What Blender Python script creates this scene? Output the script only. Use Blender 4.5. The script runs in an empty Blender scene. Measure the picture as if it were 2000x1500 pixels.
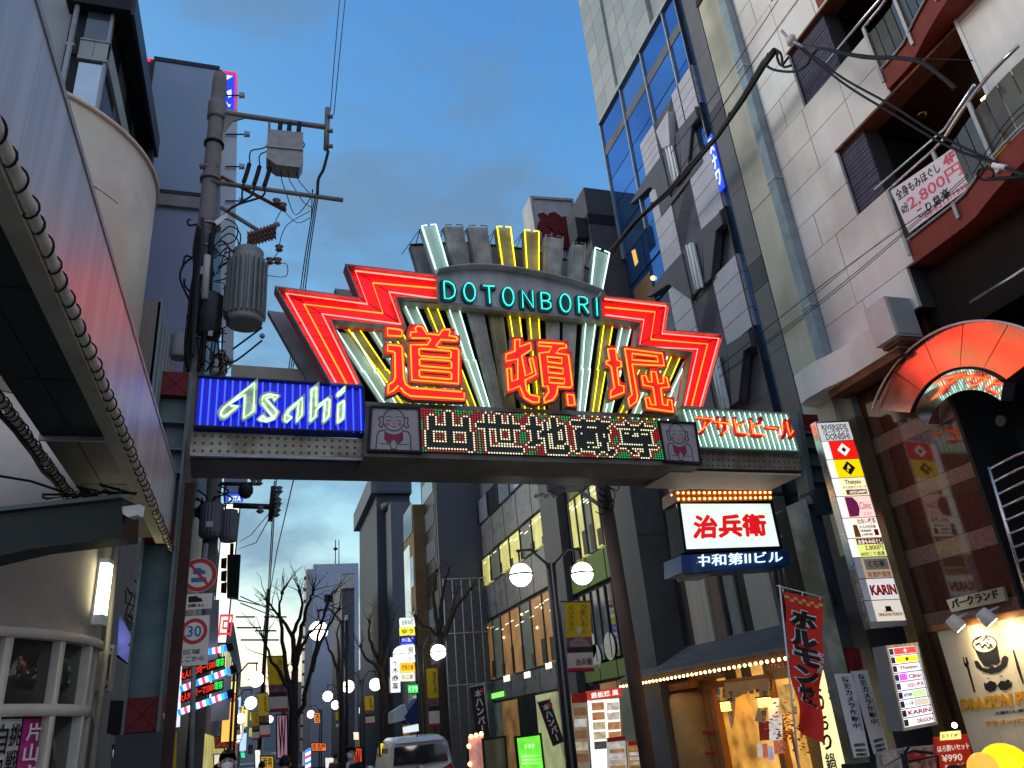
import bpy, bmesh, math, random
from mathutils import Vector, Matrix
random.seed(7)
S = bpy.context.scene
COL = S.collection
# ---------------------------------------------------------------- camera
EYE = Vector((0, 0, 1.6))
RIGHT = Vector((0.95381161, 0.04185424, 0.29747544))   # rows: world X, Y, Z seen in camera axes (x right, y down, z forward)
STREET = Vector((-0.28783986, 0.41073578, 0.86512677))
UPV = Vector((-0.08597458, -0.91079325, 0.40381187))
FPX = 1503.0
cam = bpy.data.cameras.new("camera")
cam.sensor_width = 36.0
cam.lens = FPX / 2000 * 36.0
cam.clip_start = 0.05
cam.clip_end = 3000
co = bpy.data.objects.new("camera", cam)
COL.objects.link(co)
cx = Vector((RIGHT[0], STREET[0], UPV[0])); cy = -Vector((RIGHT[1], STREET[1], UPV[1])); cz = -Vector((RIGHT[2], STREET[2], UPV[2]))
m = Matrix((cx, cy, cz)).transposed().to_4x4(); m.translation = EYE
co.matrix_world = m
S.camera = co
# ---------------------------------------------------------------- dusk sky
SUN_EL, SUN_AZ = math.radians(5.0), math.radians(-62)     # afterglow at the far end of the street
w = bpy.data.worlds.new("World"); S.world = w; w.use_nodes = True
nt = w.node_tree; nt.nodes.clear()
out = nt.nodes.new("ShaderNodeOutputWorld"); bg = nt.nodes.new("ShaderNodeBackground")
sky = nt.nodes.new("ShaderNodeTexSky"); sky.sky_type = 'NISHITA'; sky.sun_disc = False
sky.sun_elevation = SUN_EL; sky.sun_rotation = SUN_AZ
sky.air_density = 1.0; sky.dust_density = 0.6; sky.ozone_density = 3.2; sky.altitude = 0
tc = nt.nodes.new("ShaderNodeTexCoord"); mp = nt.nodes.new("ShaderNodeMapping"); mp.inputs["Scale"].default_value = (1.6, 1.6, 3.6); mp.inputs["Location"].default_value = (5.35, 5, 9)
nz = nt.nodes.new("ShaderNodeTexNoise"); nz.inputs["Scale"].default_value = 2.3; nz.inputs["Detail"].default_value = 6; nz.inputs["Roughness"].default_value = 0.55
rp = nt.nodes.new("ShaderNodeValToRGB"); rp.color_ramp.elements[0].position = 0.43; rp.color_ramp.elements[1].position = 0.60
rp.color_ramp.elements[1].color = (0.76, 0.76, 0.76, 1)
mixc = nt.nodes.new("ShaderNodeMixRGB"); mixc.inputs[2].default_value = (0.95, 1.65, 2.6, 1)
L = nt.links.new
L(tc.outputs["Generated"], mp.inputs["Vector"]); L(mp.outputs[0], nz.inputs["Vector"]); L(nz.outputs[0], rp.inputs[0])
# dusk grading of the sky: the phone's tone curve lifts the zenith, channel by channel
sc0 = nt.nodes.new("ShaderNodeVectorMath"); sc0.operation = 'SCALE'; sc0.inputs["Scale"].default_value = 0.15; L(sky.outputs[0], sc0.inputs[0])
sp = nt.nodes.new("ShaderNodeSeparateXYZ"); cb = nt.nodes.new("ShaderNodeCombineXYZ"); L(sc0.outputs[0], sp.inputs[0])
for i, (g_, k_) in enumerate(((1.40, 12.8), (0.986, 3.75), (0.43, 1.40))):
    pw = nt.nodes.new("ShaderNodeMath"); pw.operation = 'POWER'; pw.inputs[1].default_value = g_; L(sp.outputs[i], pw.inputs[0])
    mu = nt.nodes.new("ShaderNodeMath"); mu.operation = 'MULTIPLY'; mu.inputs[1].default_value = k_ / 0.15; L(pw.outputs[0], mu.inputs[0]); mi = nt.nodes.new("ShaderNodeMath"); mi.operation = 'MINIMUM'; mi.inputs[1].default_value = (2.1, 2.0, 1.75)[i] / 0.15; L(mu.outputs[0], mi.inputs[0]); L(mi.outputs[0], cb.inputs[i])
# pale glow added to the sky behind the camera to light camera-facing surfaces
sg = nt.nodes.new("ShaderNodeSeparateXYZ"); L(tc.outputs["Generated"], sg.inputs[0])
er = nt.nodes.new("ShaderNodeMapRange"); er.interpolation_type = 'SMOOTHSTEP'; er.inputs[1].default_value = 0.15; er.inputs[2].default_value = -0.75; L(sg.outputs[1], er.inputs[0])
em_ = nt.nodes.new("ShaderNodeMixRGB"); em_.inputs[2].default_value = (0.58 / 0.15, 0.62 / 0.15, 0.76 / 0.15, 1); L(er.outputs[0], em_.inputs[0]); L(cb.outputs[0], em_.inputs[1])
L(rp.outputs[0], mixc.inputs[0]); L(em_.outputs[0], mixc.inputs[1])
L(mixc.outputs[0], bg.inputs["Color"]); L(bg.outputs[0], out.inputs[0])
bg.inputs["Strength"].default_value = 0.15
sun = bpy.data.lights.new("sun", 'SUN'); sun.energy = 1.1; sun.angle = math.radians(24); sun.color = (1, 0.95, 0.92)   # broad afterglow of a sun that has just set
so = bpy.data.objects.new("sun", sun); COL.objects.link(so)
LAMP_AZ = SUN_AZ - math.radians(14)
sd = Vector((math.sin(LAMP_AZ) * math.cos(SUN_EL), math.cos(LAMP_AZ) * math.cos(SUN_EL), math.sin(math.radians(27))))
so.rotation_euler = sd.to_track_quat('Z', 'Y').to_euler()
S.view_settings.view_transform = 'Standard'; S.view_settings.look = 'None'; S.view_settings.exposure = 0.18; S.view_settings.gamma = 1.0
S.view_settings.use_curve_mapping = False
S.render.engine = 'CYCLES'
S.cycles.use_denoising = True
S.cycles.max_bounces = 6; S.cycles.diffuse_bounces = 3; S.cycles.glossy_bounces = 4
S.cycles.caustics_reflective = False; S.cycles.caustics_refractive = False
S.cycles.sample_clamp_indirect = 4.0
# ---------------------------------------------------------------- measuring helpers: a pixel of the photograph -> a point on a real plane
def ray(px, py):
    c = Vector((px - 1000, py - 750, FPX))
    return Vector((RIGHT.dot(c), STREET.dot(c), UPV.dot(c)))
def onX(px, py, X): d = ray(px, py); return EYE + d * (X / d.x)
def onY(px, py, Y): d = ray(px, py); return EYE + d * (Y / d.y)
def onZ(px, py, Z): d = ray(px, py); return EYE + d * ((Z - EYE.z) / d.z)
class Fr:
    """an upright plane: origin, U along it, V up, N out of it"""
    def __init__(s, O, U, N=None):
        s.O = Vector(O); s.U = Vector(U).normalized(); s.V = Vector((0, 0, 1)); s.N = s.U.cross(s.V)
    def pt(s, u, v, d=0.0): return s.O + s.U * u + s.V * v + s.N * d
    def uv(s, px, py, d=0.0):
        r = ray(px, py); o = s.O + s.N * d
        t = (o - EYE).dot(s.N) / r.dot(s.N)
        p = EYE + r * t - o
        return (p.dot(s.U), p.z)
    def px(s, pts, d=0.0): return [s.uv(a, b, d) for a, b in pts]
def FX(X): return Fr((X, 0, 0), (0, -1, 0))     # right-hand facades, facing -X; u = -Y
def FXL(X): return Fr((X, 0, 0), (0, 1, 0))     # left-hand facades, facing +X; u = Y
def FY(Y): return Fr((0, Y, 0), (1, 0, 0))      # facing the camera; u = X
# ---------------------------------------------------------------- mesh builder
class MB:
    def __init__(s): s.v = []; s.f = []; s.sm = []
    def _add(s, vs, fs, smooth=False):
        k = len(s.v); s.v += [Vector(p) for p in vs]; s.f += [tuple(i + k for i in f) for f in fs]; s.sm += [smooth] * len(fs); return s
    def prism(s, fr, uv, d0, d1):
        n = len(uv)
        a = sum(uv[i][0] * uv[(i + 1) % n][1] - uv[(i + 1) % n][0] * uv[i][1] for i in range(n))
        if a < 0: uv = uv[::-1]
        vs = [fr.pt(u, v, d1) for u, v in uv] + [fr.pt(u, v, d0) for u, v in uv]
        fs = [tuple(range(n)), tuple(range(2 * n - 1, n - 1, -1))] + [(i, i + n, (i + 1) % n + n, (i + 1) % n) for i in range(n)]
        return s._add(vs, fs)
    def quad(s, a, b, c, d): return s._add([a, b, c, d], [(0, 1, 2, 3)])
    def rect(s, fr, u0, u1, v0, v1, d0, d1): return s.prism(fr, [(u0, v0), (u1, v0), (u1, v1), (u0, v1)], d0, d1)
    def box(s, x0, x1, y0, y1, z0, z1):
        if x0 > x1: x0, x1 = x1, x0
        if y0 > y1: y0, y1 = y1, y0
        if z0 > z1: z0, z1 = z1, z0
        vs = [(x, y, z) for z in (z0, z1) for y in (y0, y1) for x in (x0, x1)]
        return s._add(vs, [(0, 2, 3, 1), (4, 5, 7, 6), (0, 1, 5, 4), (2, 6, 7, 3), (0, 4, 6, 2), (1, 3, 7, 5)])
    def tube(s, pts, r, n=6, closed=False, r1=None, caps=True):
        pts = [Vector(p) for p in pts]; m_ = len(pts)
        if m_ < 2: return s
        k = len(s.v); prev = None
        for i, p in enumerate(pts):
            if closed: t = pts[(i + 1) % m_] - pts[i - 1]
            else: t = pts[min(i + 1, m_ - 1)] - pts[max(i - 1, 0)]
            if t.length < 1e-9: t = Vector((0, 0, 1))
            t.normalize()
            if prev is None:
                a = Vector((0, 0, 1)) if abs(t.z) < 0.9 else Vector((1, 0, 0)); x = t.cross(a).normalized()
            else:
                x = prev - t * prev.dot(t)
                if x.length < 1e-6: x = t.orthogonal()
                x.normalize()
            prev = x; y = t.cross(x)
            rr = r if r1 is None else r + (r1 - r) * i / (m_ - 1)
            for j in range(n):
                a = 2 * math.pi * j / n; s.v.append(p + (x * math.cos(a) + y * math.sin(a)) * rr)
        for i in range(m_ if closed else m_ - 1):
            b = (i + 1) % m_
            for j in range(n):
                s.f.append((k + i * n + j, k + i * n + (j + 1) % n, k + b * n + (j + 1) % n, k + b * n + j)); s.sm.append(n > 4)
        if not closed and caps:
            s.f.append(tuple(k + j for j in range(n - 1, -1, -1))); s.f.append(tuple(k + (m_ - 1) * n + j for j in range(n))); s.sm += [False, False]
        return s
    def sphere(s, c, r, n=10, m_=6, sz=1.0):
        c = Vector(c); vs = [c + Vector((0, 0, r * sz))]
        for i in range(1, m_):
            a = math.pi * i / m_
            vs += [c + Vector((r * math.sin(a) * math.cos(2 * math.pi * j / n), r * math.sin(a) * math.sin(2 * math.pi * j / n), r * sz * math.cos(a))) for j in range(n)]
        vs.append(c - Vector((0, 0, r * sz)))
        fs = [(0, 1 + j, 1 + (j + 1) % n) for j in range(n)]
        for i in range(m_ - 2):
            b = 1 + i * n
            fs += [(b + j, b + n + j, b + n + (j + 1) % n, b + (j + 1) % n) for j in range(n)]
        b = 1 + (m_ - 2) * n
        fs += [(b + (j + 1) % n, b + j, len(vs) - 1) for j in range(n)]
        return s._add(vs, fs, True)
    def lathe(s, c, prof, n=16, axis=Vector((0, 0, 1)), smooth=True, ribs=0.0):
        c = Vector(c); axis = axis.normalized(); x = axis.orthogonal().normalized(); y = axis.cross(x); k = len(s.v)
        for h, r in prof:
            for j in range(n):
                a = 2 * math.pi * j / n; rr = r * (1 + (ribs if j % 2 else 0)); s.v.append(c + axis * h + (x * math.cos(a) + y * math.sin(a)) * rr)
        for i in range(len(prof) - 1):
            for j in range(n):
                s.f.append((k + i * n + j, k + i * n + (j + 1) % n, k + (i + 1) * n + (j + 1) % n, k + (i + 1) * n + j)); s.sm.append(smooth)
        s.f.append(tuple(k + j for j in range(n - 1, -1, -1))); s.f.append(tuple(k + (len(prof) - 1) * n + j for j in range(n))); s.sm += [False, False]
        return s
    def mesh(s, name, off, mat):
        me = bpy.data.meshes.new(name); me.from_pydata([p - off for p in s.v], [], s.f)
        me.polygons.foreach_set("use_smooth", s.sm); me.materials.append(mat); me.update(); return me
def root_loc(o):
    while o.parent is not None: o = o.parent
    return Vector(o.location)
def tag(o, label=None, cat=None, group=None, kind=None):
    if label: o["label"] = label
    if cat: o["category"] = cat
    if group: o["group"] = group
    if kind: o["kind"] = kind
    return o
def obj(name, mb, mat, parent=None, loc=None, **kw):
    if parent is not None: off = root_loc(parent)
    elif loc is not None: off = Vector(loc)
    else:
        xs = [p.x for p in mb.v]; ys = [p.y for p in mb.v]; off = Vector(((min(xs) + max(xs)) / 2, (min(ys) + max(ys)) / 2, min(p.z for p in mb.v)))
    o = bpy.data.objects.new(name, mb.mesh(name, off, mat)); COL.objects.link(o)
    if parent is not None: o.parent = parent
    else: o.location = off
    return tag(o, **kw)
def struct(name, mb, mat): return obj(name, mb, mat, loc=(0, 0, 0), kind='structure')
def thing(name, label, cat, loc, group=None):
    o = bpy.data.objects.new(name, None); COL.objects.link(o); o.location = loc; o.empty_display_size = 0.2
    return tag(o, label, cat, group)
def copy_tree(o, loc=None, rz=0.0, sc=None, label=None, parent=None):
    c = o.copy(); COL.objects.link(c); c.parent = parent
    if loc is not None: c.location = loc; c.rotation_euler = (0, 0, rz)
    if sc: c.scale = (sc, sc, sc)
    if label: c["label"] = label
    for ch in o.children: copy_tree(ch, parent=c)
    return c
def P(name, mb, mat, parent, **kw): return obj(name, mb, mat, parent, **kw)
# ---------------------------------------------------------------- text: outlines turned into thin solid lettering
_tc = {}
def text_mesh(s, bold, thick):
    if any('\u4e00' <= c <= '\u9fff' for c in s): bold = min(bold, 0.012)   # dense characters clog when thickened
    key = (s, bold, thick)
    if key in _tc: return _tc[key]
    c = bpy.data.curves.new("lettering", 'FONT'); c.body = s; c.size = 1.0; c.offset = bold; c.extrude = thick / 2; c.resolution_u = 2; c.align_x = 'LEFT'
    o = bpy.data.objects.new("lettering", c); COL.objects.link(o)
    dg = bpy.context.evaluated_depsgraph_get(); me = bpy.data.meshes.new_from_object(o.evaluated_get(dg))
    COL.objects.unlink(o); bpy.data.objects.remove(o); bpy.data.curves.remove(c)
    vs = [v.co.copy() for v in me.vertices]; fs = [tuple(p.vertices) for p in me.polygons]
    bpy.data.meshes.remove(me); _tc[key] = (vs, fs); return vs, fs
def txt(s, fr, corners, d, mat, parent, name="lettering", bold=0.0, thick=0.02, mb=None, **kw):
    """lettering fitted into the quad corners (uv: bottom-left, bottom-right, top-right, top-left) on frame fr at depth d"""
    vs, fs = text_mesh(s, bold, thick)
    if not vs: return None
    x0 = min(v.x for v in vs); x1 = max(v.x for v in vs); y0 = min(v.y for v in vs); y1 = max(v.y for v in vs)
    own = mb is None
    if own: mb = MB()
    bl, br, tr, tl = [Vector((a, b, 0)) for a, b in corners]
    o = []
    for v in vs:
        a = (v.x - x0) / max(x1 - x0, 1e-6); b = (v.y - y0) / max(y1 - y0, 1e-6)
        q = (bl * (1 - a) + br * a) * (1 - b) + (tl * (1 - a) + tr * a) * b
        o.append(fr.pt(q.x, q.y, d + v.z + thick / 2))
    mb._add(o, fs)
    return obj(name, mb, mat, parent, **kw) if own else None
def fatpx(s, fr, px, d, mat, parent, fat=.02, name="lettering", thick=.004, uv=None):
    """heavy brush lettering: the outline laid down several times, each a hair in front of the last"""
    mb = MB(); q = uv or fr.px(px, d)
    for i, (a, b) in enumerate([(0, 0)] + [(math.cos(k * .785), math.sin(k * .785)) for k in range(8)]):
        txt(s, fr, [(u + a * fat, v + b * fat) for u, v in q], d + i * .0007, mat, None, mb=mb, thick=thick)
    return obj(name, mb, mat, parent)
def curve(pts, n=4):
    """Catmull-Rom curve through the points"""
    if len(pts) < 3: return pts
    pts = [Vector(p) for p in pts]; o = []
    for i in range(len(pts) - 1):
        p0, p1, p2, p3 = pts[max(i - 1, 0)], pts[i], pts[i + 1], pts[min(i + 2, len(pts) - 1)]
        for k in range(n):
            t = k / n; o.append(.5 * ((2 * p1) + (p2 - p0) * t + (2 * p0 - 5 * p1 + 4 * p2 - p3) * t * t + (3 * p1 - p0 - 3 * p2 + p3) * t ** 3))
    return o + [pts[-1]]
def txtpx(s, fr, px, d, mat, parent, **kw):
    """px: photo pixels of bottom-left, bottom-right, top-right, top-left"""
    return txt(s, fr, fr.px(px, d), d, mat, parent, **kw)
def vtxt(s, fr, quad, d, mat, parent, fill=0.86, **kw):
    """vertical lettering, one character under the other, in the quad (uv bl, br, tr, tl)"""
    bl, br, tr, tl = [Vector((a, b, 0)) for a, b in quad]; n = len(s); mb = MB()
    for i, ch in enumerate(s):
        if ch == ' ': continue
        a0 = i / n; a1 = a0 + fill / n
        def q(x, y): v = (tl * (1 - x) + tr * x) * (1 - y) + (bl * (1 - x) + br * x) * y; return (v.x, v.y)
        if ch in 'ー｜': c = [q(.42, a1), q(.58, a1), q(.58, a0), q(.42, a0)]; mb.prism(fr, c, d, d + 0.005); continue
        txt(ch, fr, [q(0, a1), q(1, a1), q(1, a0), q(0, a0)], d, mat, None, mb=mb, **kw)
    return obj(kw.pop('name', 'lettering'), mb, mat, parent)
def inset(uv, t):
    """polygon moved inwards by t"""
    n = len(uv); a = sum(uv[i][0] * uv[(i + 1) % n][1] - uv[(i + 1) % n][0] * uv[i][1] for i in range(n)); sg = 1 if a > 0 else -1
    r = []
    for i in range(n):
        p0, p1, p2 = Vector(uv[i - 1]), Vector(uv[i]), Vector(uv[(i + 1) % n])
        e0 = (p1 - p0).normalized(); e1 = (p2 - p1).normalized()
        n0 = Vector((-e0.y, e0.x)) * sg; n1 = Vector((-e1.y, e1.x)) * sg
        b = n0 + n1; k = max(1 + n0.dot(n1), 0.35); q = p1 + b * (t / k); r.append((q.x, q.y))
    return r
# ---------------------------------------------------------------- procedural materials
def mat(name, col, rough=0.6, metal=0.0, var=0.15, scale=2.0, streak=0.0, bump=0.0, spec=None, tint=None, dirt=0.0):
    col = tuple(min(c * 1.28, 0.86) for c in col)
    m_ = bpy.data.materials.new(name); m_.use_nodes = True; t = m_.node_tree; b = t.nodes["Principled BSDF"]
    b.inputs["Roughness"].default_value = rough; b.inputs["Metallic"].default_value = metal
    if spec is None and rough >= .45 and metal == 0: spec = 0.22
    if spec is not None: b.inputs["Specular IOR Level"].default_value = spec
    g = t.nodes.new("ShaderNodeNewGeometry"); n1 = t.nodes.new("ShaderNodeTexNoise")
    n1.inputs["Scale"].default_value = scale; n1.inputs["Detail"].default_value = 7; n1.inputs["Roughness"].default_value = 0.6
    if streak:
        mpn = t.nodes.new("ShaderNodeMapping"); mpn.inputs["Scale"].default_value = (1, 1, 0.07 if streak < 1 else 0.03); t.links.new(g.outputs["Position"], mpn.inputs[0]); t.links.new(mpn.outputs[0], n1.inputs["Vector"])
    else: t.links.new(g.outputs["Position"], n1.inputs["Vector"])
    rm = t.nodes.new("ShaderNodeMapRange"); rm.inputs[1].default_value = 0.3; rm.inputs[2].default_value = 0.7
    rm.inputs[3].default_value = 1 - var; rm.inputs[4].default_value = 1 + var * 0.6
    t.links.new(n1.outputs[0], rm.inputs[0])
    mx = t.nodes.new("ShaderNodeVectorMath"); mx.operation = 'SCALE'; mx.inputs[0].default_value = col; t.links.new(rm.outputs[0], mx.inputs["Scale"])
    last = mx.outputs[0]
    if tint:
        n2 = t.nodes.new("ShaderNodeTexNoise"); n2.inputs["Scale"].default_value = scale * 0.45; n2.inputs["Detail"].default_value = 8; t.links.new(g.outputs["Position"], n2.inputs["Vector"])
        r2 = t.nodes.new("ShaderNodeValToRGB"); r2.color_ramp.elements[0].position = 0.43; r2.color_ramp.elements[1].position = 0.60; t.links.new(n2.outputs[0], r2.inputs[0])
        ml = t.nodes.new("ShaderNodeMath"); ml.operation = 'MULTIPLY'; ml.inputs[1].default_value = dirt or 0.6; t.links.new(r2.outputs[0], ml.inputs[0])
        m2 = t.nodes.new("ShaderNodeMixRGB"); m2.inputs[2].default_value = (*tint, 1); t.links.new(ml.outputs[0], m2.inputs[0]); t.links.new(last, m2.inputs[1]); last = m2.outputs[0]
    t.links.new(last, b.inputs["Base Color"])
    rr = t.nodes.new("ShaderNodeMapRange"); rr.inputs[3].default_value = max(rough - 0.12 * (rough > .1), 0.0); rr.inputs[4].default_value = min(rough + 0.12 * (rough > .1), 1); t.links.new(n1.outputs[0], rr.inputs[0]); t.links.new(rr.outputs[0], b.inputs["Roughness"])
    if bump:
        n3 = t.nodes.new("ShaderNodeTexNoise"); n3.inputs["Scale"].default_value = scale * 14; n3.inputs["Detail"].default_value = 4; t.links.new(g.outputs["Position"], n3.inputs["Vector"])
        bp = t.nodes.new("ShaderNodeBump"); bp.inputs["Strength"].default_value = bump; bp.inputs["Distance"].default_value = 0.02; t.links.new(n3.outputs[0], bp.inputs["Height"]); t.links.new(bp.outputs[0], b.inputs["Normal"])
    return m_
def em(name, col, st=1.0, base=None, var=0.0, scale=1.2):
    m_ = bpy.data.materials.new(name); m_.use_nodes = True; t = m_.node_tree; b = t.nodes["Principled BSDF"]
    b.inputs["Base Color"].default_value = (*(base or [min(c, .8) for c in col]), 1); b.inputs["Roughness"].default_value = 0.4
    b.inputs["Emission Color"].default_value = (*col, 1); b.inputs["Emission Strength"].default_value = st
    if var:
        g = t.nodes.new("ShaderNodeNewGeometry"); n1 = t.nodes.new("ShaderNodeTexNoise"); n1.inputs["Scale"].default_value = scale; n1.inputs["Detail"].default_value = 3
        rm = t.nodes.new("ShaderNodeMapRange"); rm.inputs[1].default_value = 0.3; rm.inputs[2].default_value = 0.7; rm.inputs[3].default_value = st * (1 - var); rm.inputs[4].default_value = st * (1 + var * .4)
        t.links.new(g.outputs["Position"], n1.inputs["Vector"]); t.links.new(n1.outputs[0], rm.inputs[0]); t.links.new(rm.outputs[0], b.inputs["Emission Strength"])
    return m_
def srgb(r, g, b): return tuple(((c / 255) / 12.92 if c / 255 <= 0.04045 else ((c / 255 + 0.055) / 1.055) ** 2.4) for c in (r, g, b))
BLACK = mat("black_paint", (0.012, 0.012, 0.013), 0.5, var=.3)
DARK = mat("dark_metal", (0.03, 0.032, 0.036), 0.45, var=.3)
STEEL = mat("stainless_steel", (0.55, 0.56, 0.58), 0.28, 1.0, var=.15)
GALV = mat("galvanised_steel", (0.30, 0.31, 0.32), 0.5, 0.3, var=.25, scale=6)
CONC = mat("grey_concrete", (0.27, 0.26, 0.25), 0.85, var=.25, streak=.5, bump=.2)
WHITE = mat("white_paint", (0.72, 0.72, 0.70), 0.5, var=.12, scale=4)
CREAM = mat("cream_paint", (0.62, 0.57, 0.46), 0.6, var=.15, scale=4)
RED = mat("red_paint", (0.5, 0.03, 0.025), 0.45, var=.15)
INK = mat("black_ink", (0.015, 0.015, 0.017), 0.6, var=.1)
REDINK = mat("red_ink", (0.62, 0.02, 0.025), 0.5, var=.1)
GLASSD = mat("dark_window_glass", (0.015, 0.018, 0.022), 0.06, 0.0, var=.2, spec=0.9)
RUST = mat("rusty_steel", (0.16, 0.07, 0.04), 0.8, var=.4, scale=5)
# ================================================================= ground
rd = MB()
def gz(y): return 0.0 if y < 9 else (-0.45 if y > 24 else -0.45 * (y - 9) / 15)
ys = [-30, 0, 5, 9, 12, 16, 20, 24, 60, 120, 400]
for a, b in zip(ys, ys[1:]): rd.quad((0.9, a, gz(a)), (6.6, a, gz(a)), (6.6, b, gz(b)), (0.9, b, gz(b)))
ASPH = mat("asphalt", (0.05, 0.05, 0.052), 0.85, var=.3, scale=8, bump=.3)
PAVE = mat("paving_stone", (0.2, 0.19, 0.18), 0.8, var=.25, scale=3)
struct("road", rd, ASPH)
for x0, x1 in ((-3.2, 0.9), (6.6, 14.0)):
    pv = MB()
    for a, b in zip(ys, ys[1:]):
        h = .12
        pv.quad((x0, a, gz(a) + h), (x1, a, gz(a) + h), (x1, b, gz(b) + h), (x0, b, gz(b) + h))
        xk = 0.9 if x1 < 1 else 6.6
        pv.quad((xk, a, gz(a)), (xk, b, gz(b)), (xk, b, gz(b) + h), (xk, a, gz(a) + h))
    struct("pavement", pv, PAVE)
gd = MB(); gd.quad((-900, -300, -0.6), (900, -300, -0.6), (900, 1500, -0.6), (-900, 1500, -0.6))
struct("ground", gd, ASPH)
# ================================================================= the neon gate across the street
A = Fr((0, 11.05, 0), (1, 0.048, 0))
TEAL = mat("teal_grey_paint", (0.11, 0.17, 0.18), 0.5, var=.3, scale=3, tint=(0.10, 0.10, 0.07), dirt=.5)
XRED = mat("dull_red_plate", (0.12, 0.012, 0.014), 0.6, var=.3, scale=4)
gate = thing("street_gate", "tall teal steel gate spanning the street and carrying the neon signs", "gate", (-1.2, 11.05, 0))
# --- left column
def ribbed(xs_red, zs_stiff, u0, u1, z0, z1, d0, par, name="column"):
    fl = MB(); fl.rect(A, u0, u0 + .035, z0, z1, d0 - .3, d0); fl.rect(A, u1 - .035, u1, z0, z1, d0 - .3, d0)
    c = P(name, fl, TEAL, par)
    P("web", MB().rect(A, u0 + .035, u1 - .035, z0, z1, d0 - .2, d0 - .16), TEAL, c)
    for z in zs_stiff: P("stiffener", MB().rect(A, u0 + .035, u1 - .035, z - .015, z + .015, d0 - .16, d0 - .01), TEAL, c)
    for a, b in xs_red:
        r = MB().rect(A, u0 + .035, u1 - .035, a, b, d0 - .16, d0 - .02)
        ins = .02
        for s_ in ((u0 + .05, a + ins, u1 - .05, b - ins), (u0 + .05, b - ins, u1 - .05, a + ins)):
            r.tube([A.pt(s_[0], s_[1], d0 - .02), A.pt(s_[2], s_[3], d0 - .02)], .008, 4)
        P("red_plate", r, XRED, c)
    return c
ul = A.uv(309, 770)[0]; ur = A.uv(374, 745)[0]; zt = A.uv(345, 731)[1]
zz = lambda x, y: A.uv(x, y)[1]
ribbed([(zz(345, 776), zt), (zz(310, 1062), zz(310, 1015)), (zz(282, 1430), zz(290, 1362))], [zz(340, 828), zz(338, 880), zz(335, 925)], ul, ur, zz(282, 1432), zt, .1, gate)
P("column_base", MB().rect(A, ul - .05, ur + .04, 0.1, zz(282, 1432), -.32, .13), mat("charcoal_paint", (.035, .037, .042), .6, var=.3), gate)
# a rusty brown post standing just behind the column
P("rear_post", MB().rect(A, ur + .02, ur + .16, 0.1, zz(360, 930), -.45, -.3), mat("brown_paint", (.06, .03, .025), .6, var=.3, scale=3), gate)
# --- right column, raked: built from its traced outline
rc = MB(); rc.prism(A, A.px([(1552, 806), (1561, 805), (1592, 985), (1580, 985)]), -.25, .06)
colr = P("column", rc, TEAL, gate)
P("web", MB().prism(A, A.px([(1561, 806), (1597, 812), (1636, 1000), (1592, 985)]), -.25, -.1), TEAL, colr)
for y in (845, 874, 908, 940):
    x = 1561 + (y - 805) * .172
    P("stiffener", MB().prism(A, A.px([(x, y - 2), (x + 40, y + 2), (x + 40, y + 5), (x, y + 1)]), -.1, .04), TEAL, colr)
def xplate(q, par):
    r = MB().prism(A, A.px(q), -.09, .03); c = [A.uv(*p) for p in q]
    for i, j in ((0, 2), (1, 3)): r.tube([A.pt(*c[i], .03), A.pt(*c[j], .03)], .007, 4)
    return P("red_plate", r, XRED, par)
xplate([(1562, 810), (1594, 811), (1601, 841), (1568, 842)], colr)
P("bracket", MB().prism(A, A.px([(1574, 963), (1622, 958), (1636, 998), (1600, 1006)]), -.2, .16), mat("dark_teal_paint", (.03, .045, .05), .5), colr)
PALE = mat("pale_stained_paint", (.27, .30, .26), .6, var=.35, scale=3, tint=(.13, .12, .05), dirt=.8)
P("leg", MB().prism(A, A.px([(1549, 984), (1574, 974), (1702, 1500), (1670, 1502)]), -.2, .0), PALE, gate)
P("leg_web", MB().prism(A, A.px([(1574, 978), (1612, 1004), (1737, 1500), (1702, 1500)]), -.2, -.1), mat("dark_blue_paint", (.03, .05, .065), .5, var=.3), gate)
xplate([(1650, 1264), (1676, 1267), (1684, 1307), (1658, 1312)], gate)
P("leg_foot", MB().rect(A, A.uv(1670, 1500)[0] - .05, A.uv(1737, 1500)[0] + .05, 0.05, A.uv(1660, 1496)[1] + .02, -.25, .02), DARK, gate)
for y0, y1, dx in ((1105, 1140, 0), ):
    P("handle", MB().tube([A.pt(*A.uv(1631, 1148), -.05), A.pt(*A.uv(1637, 1180), -.05)], .02), BLACK, gate)
# --- beam behind the signs with its soffit
ub0 = A.uv(371, 888)[0]; ub1 = A.uv(1566, 918)[0]; zb = A.uv(371, 889)[1]
UL1 = A.uv(716, 893)[0]; UR0 = A.uv(1368, 915)[0]
NAVY = mat("navy_soffit", (.05, .05, .08), .45, var=.25)
bm = MB(); bm.rect(A, ub0, ub1, zb, zb + .35, -1.05, -.16)
P("beam", bm, NAVY, gate)
P("beam_lip", MB().rect(A, ub0, UL1, zb - .012, zb + .03, -.02, .02), GALV, gate)
P("soffit_panel", MB().rect(A, UR0 - .6, ub1, zb - .05, zb - .012, -1.0, -.05), mat("cream_soffit", (.5, .45, .36), .5, var=.2), gate)
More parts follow.
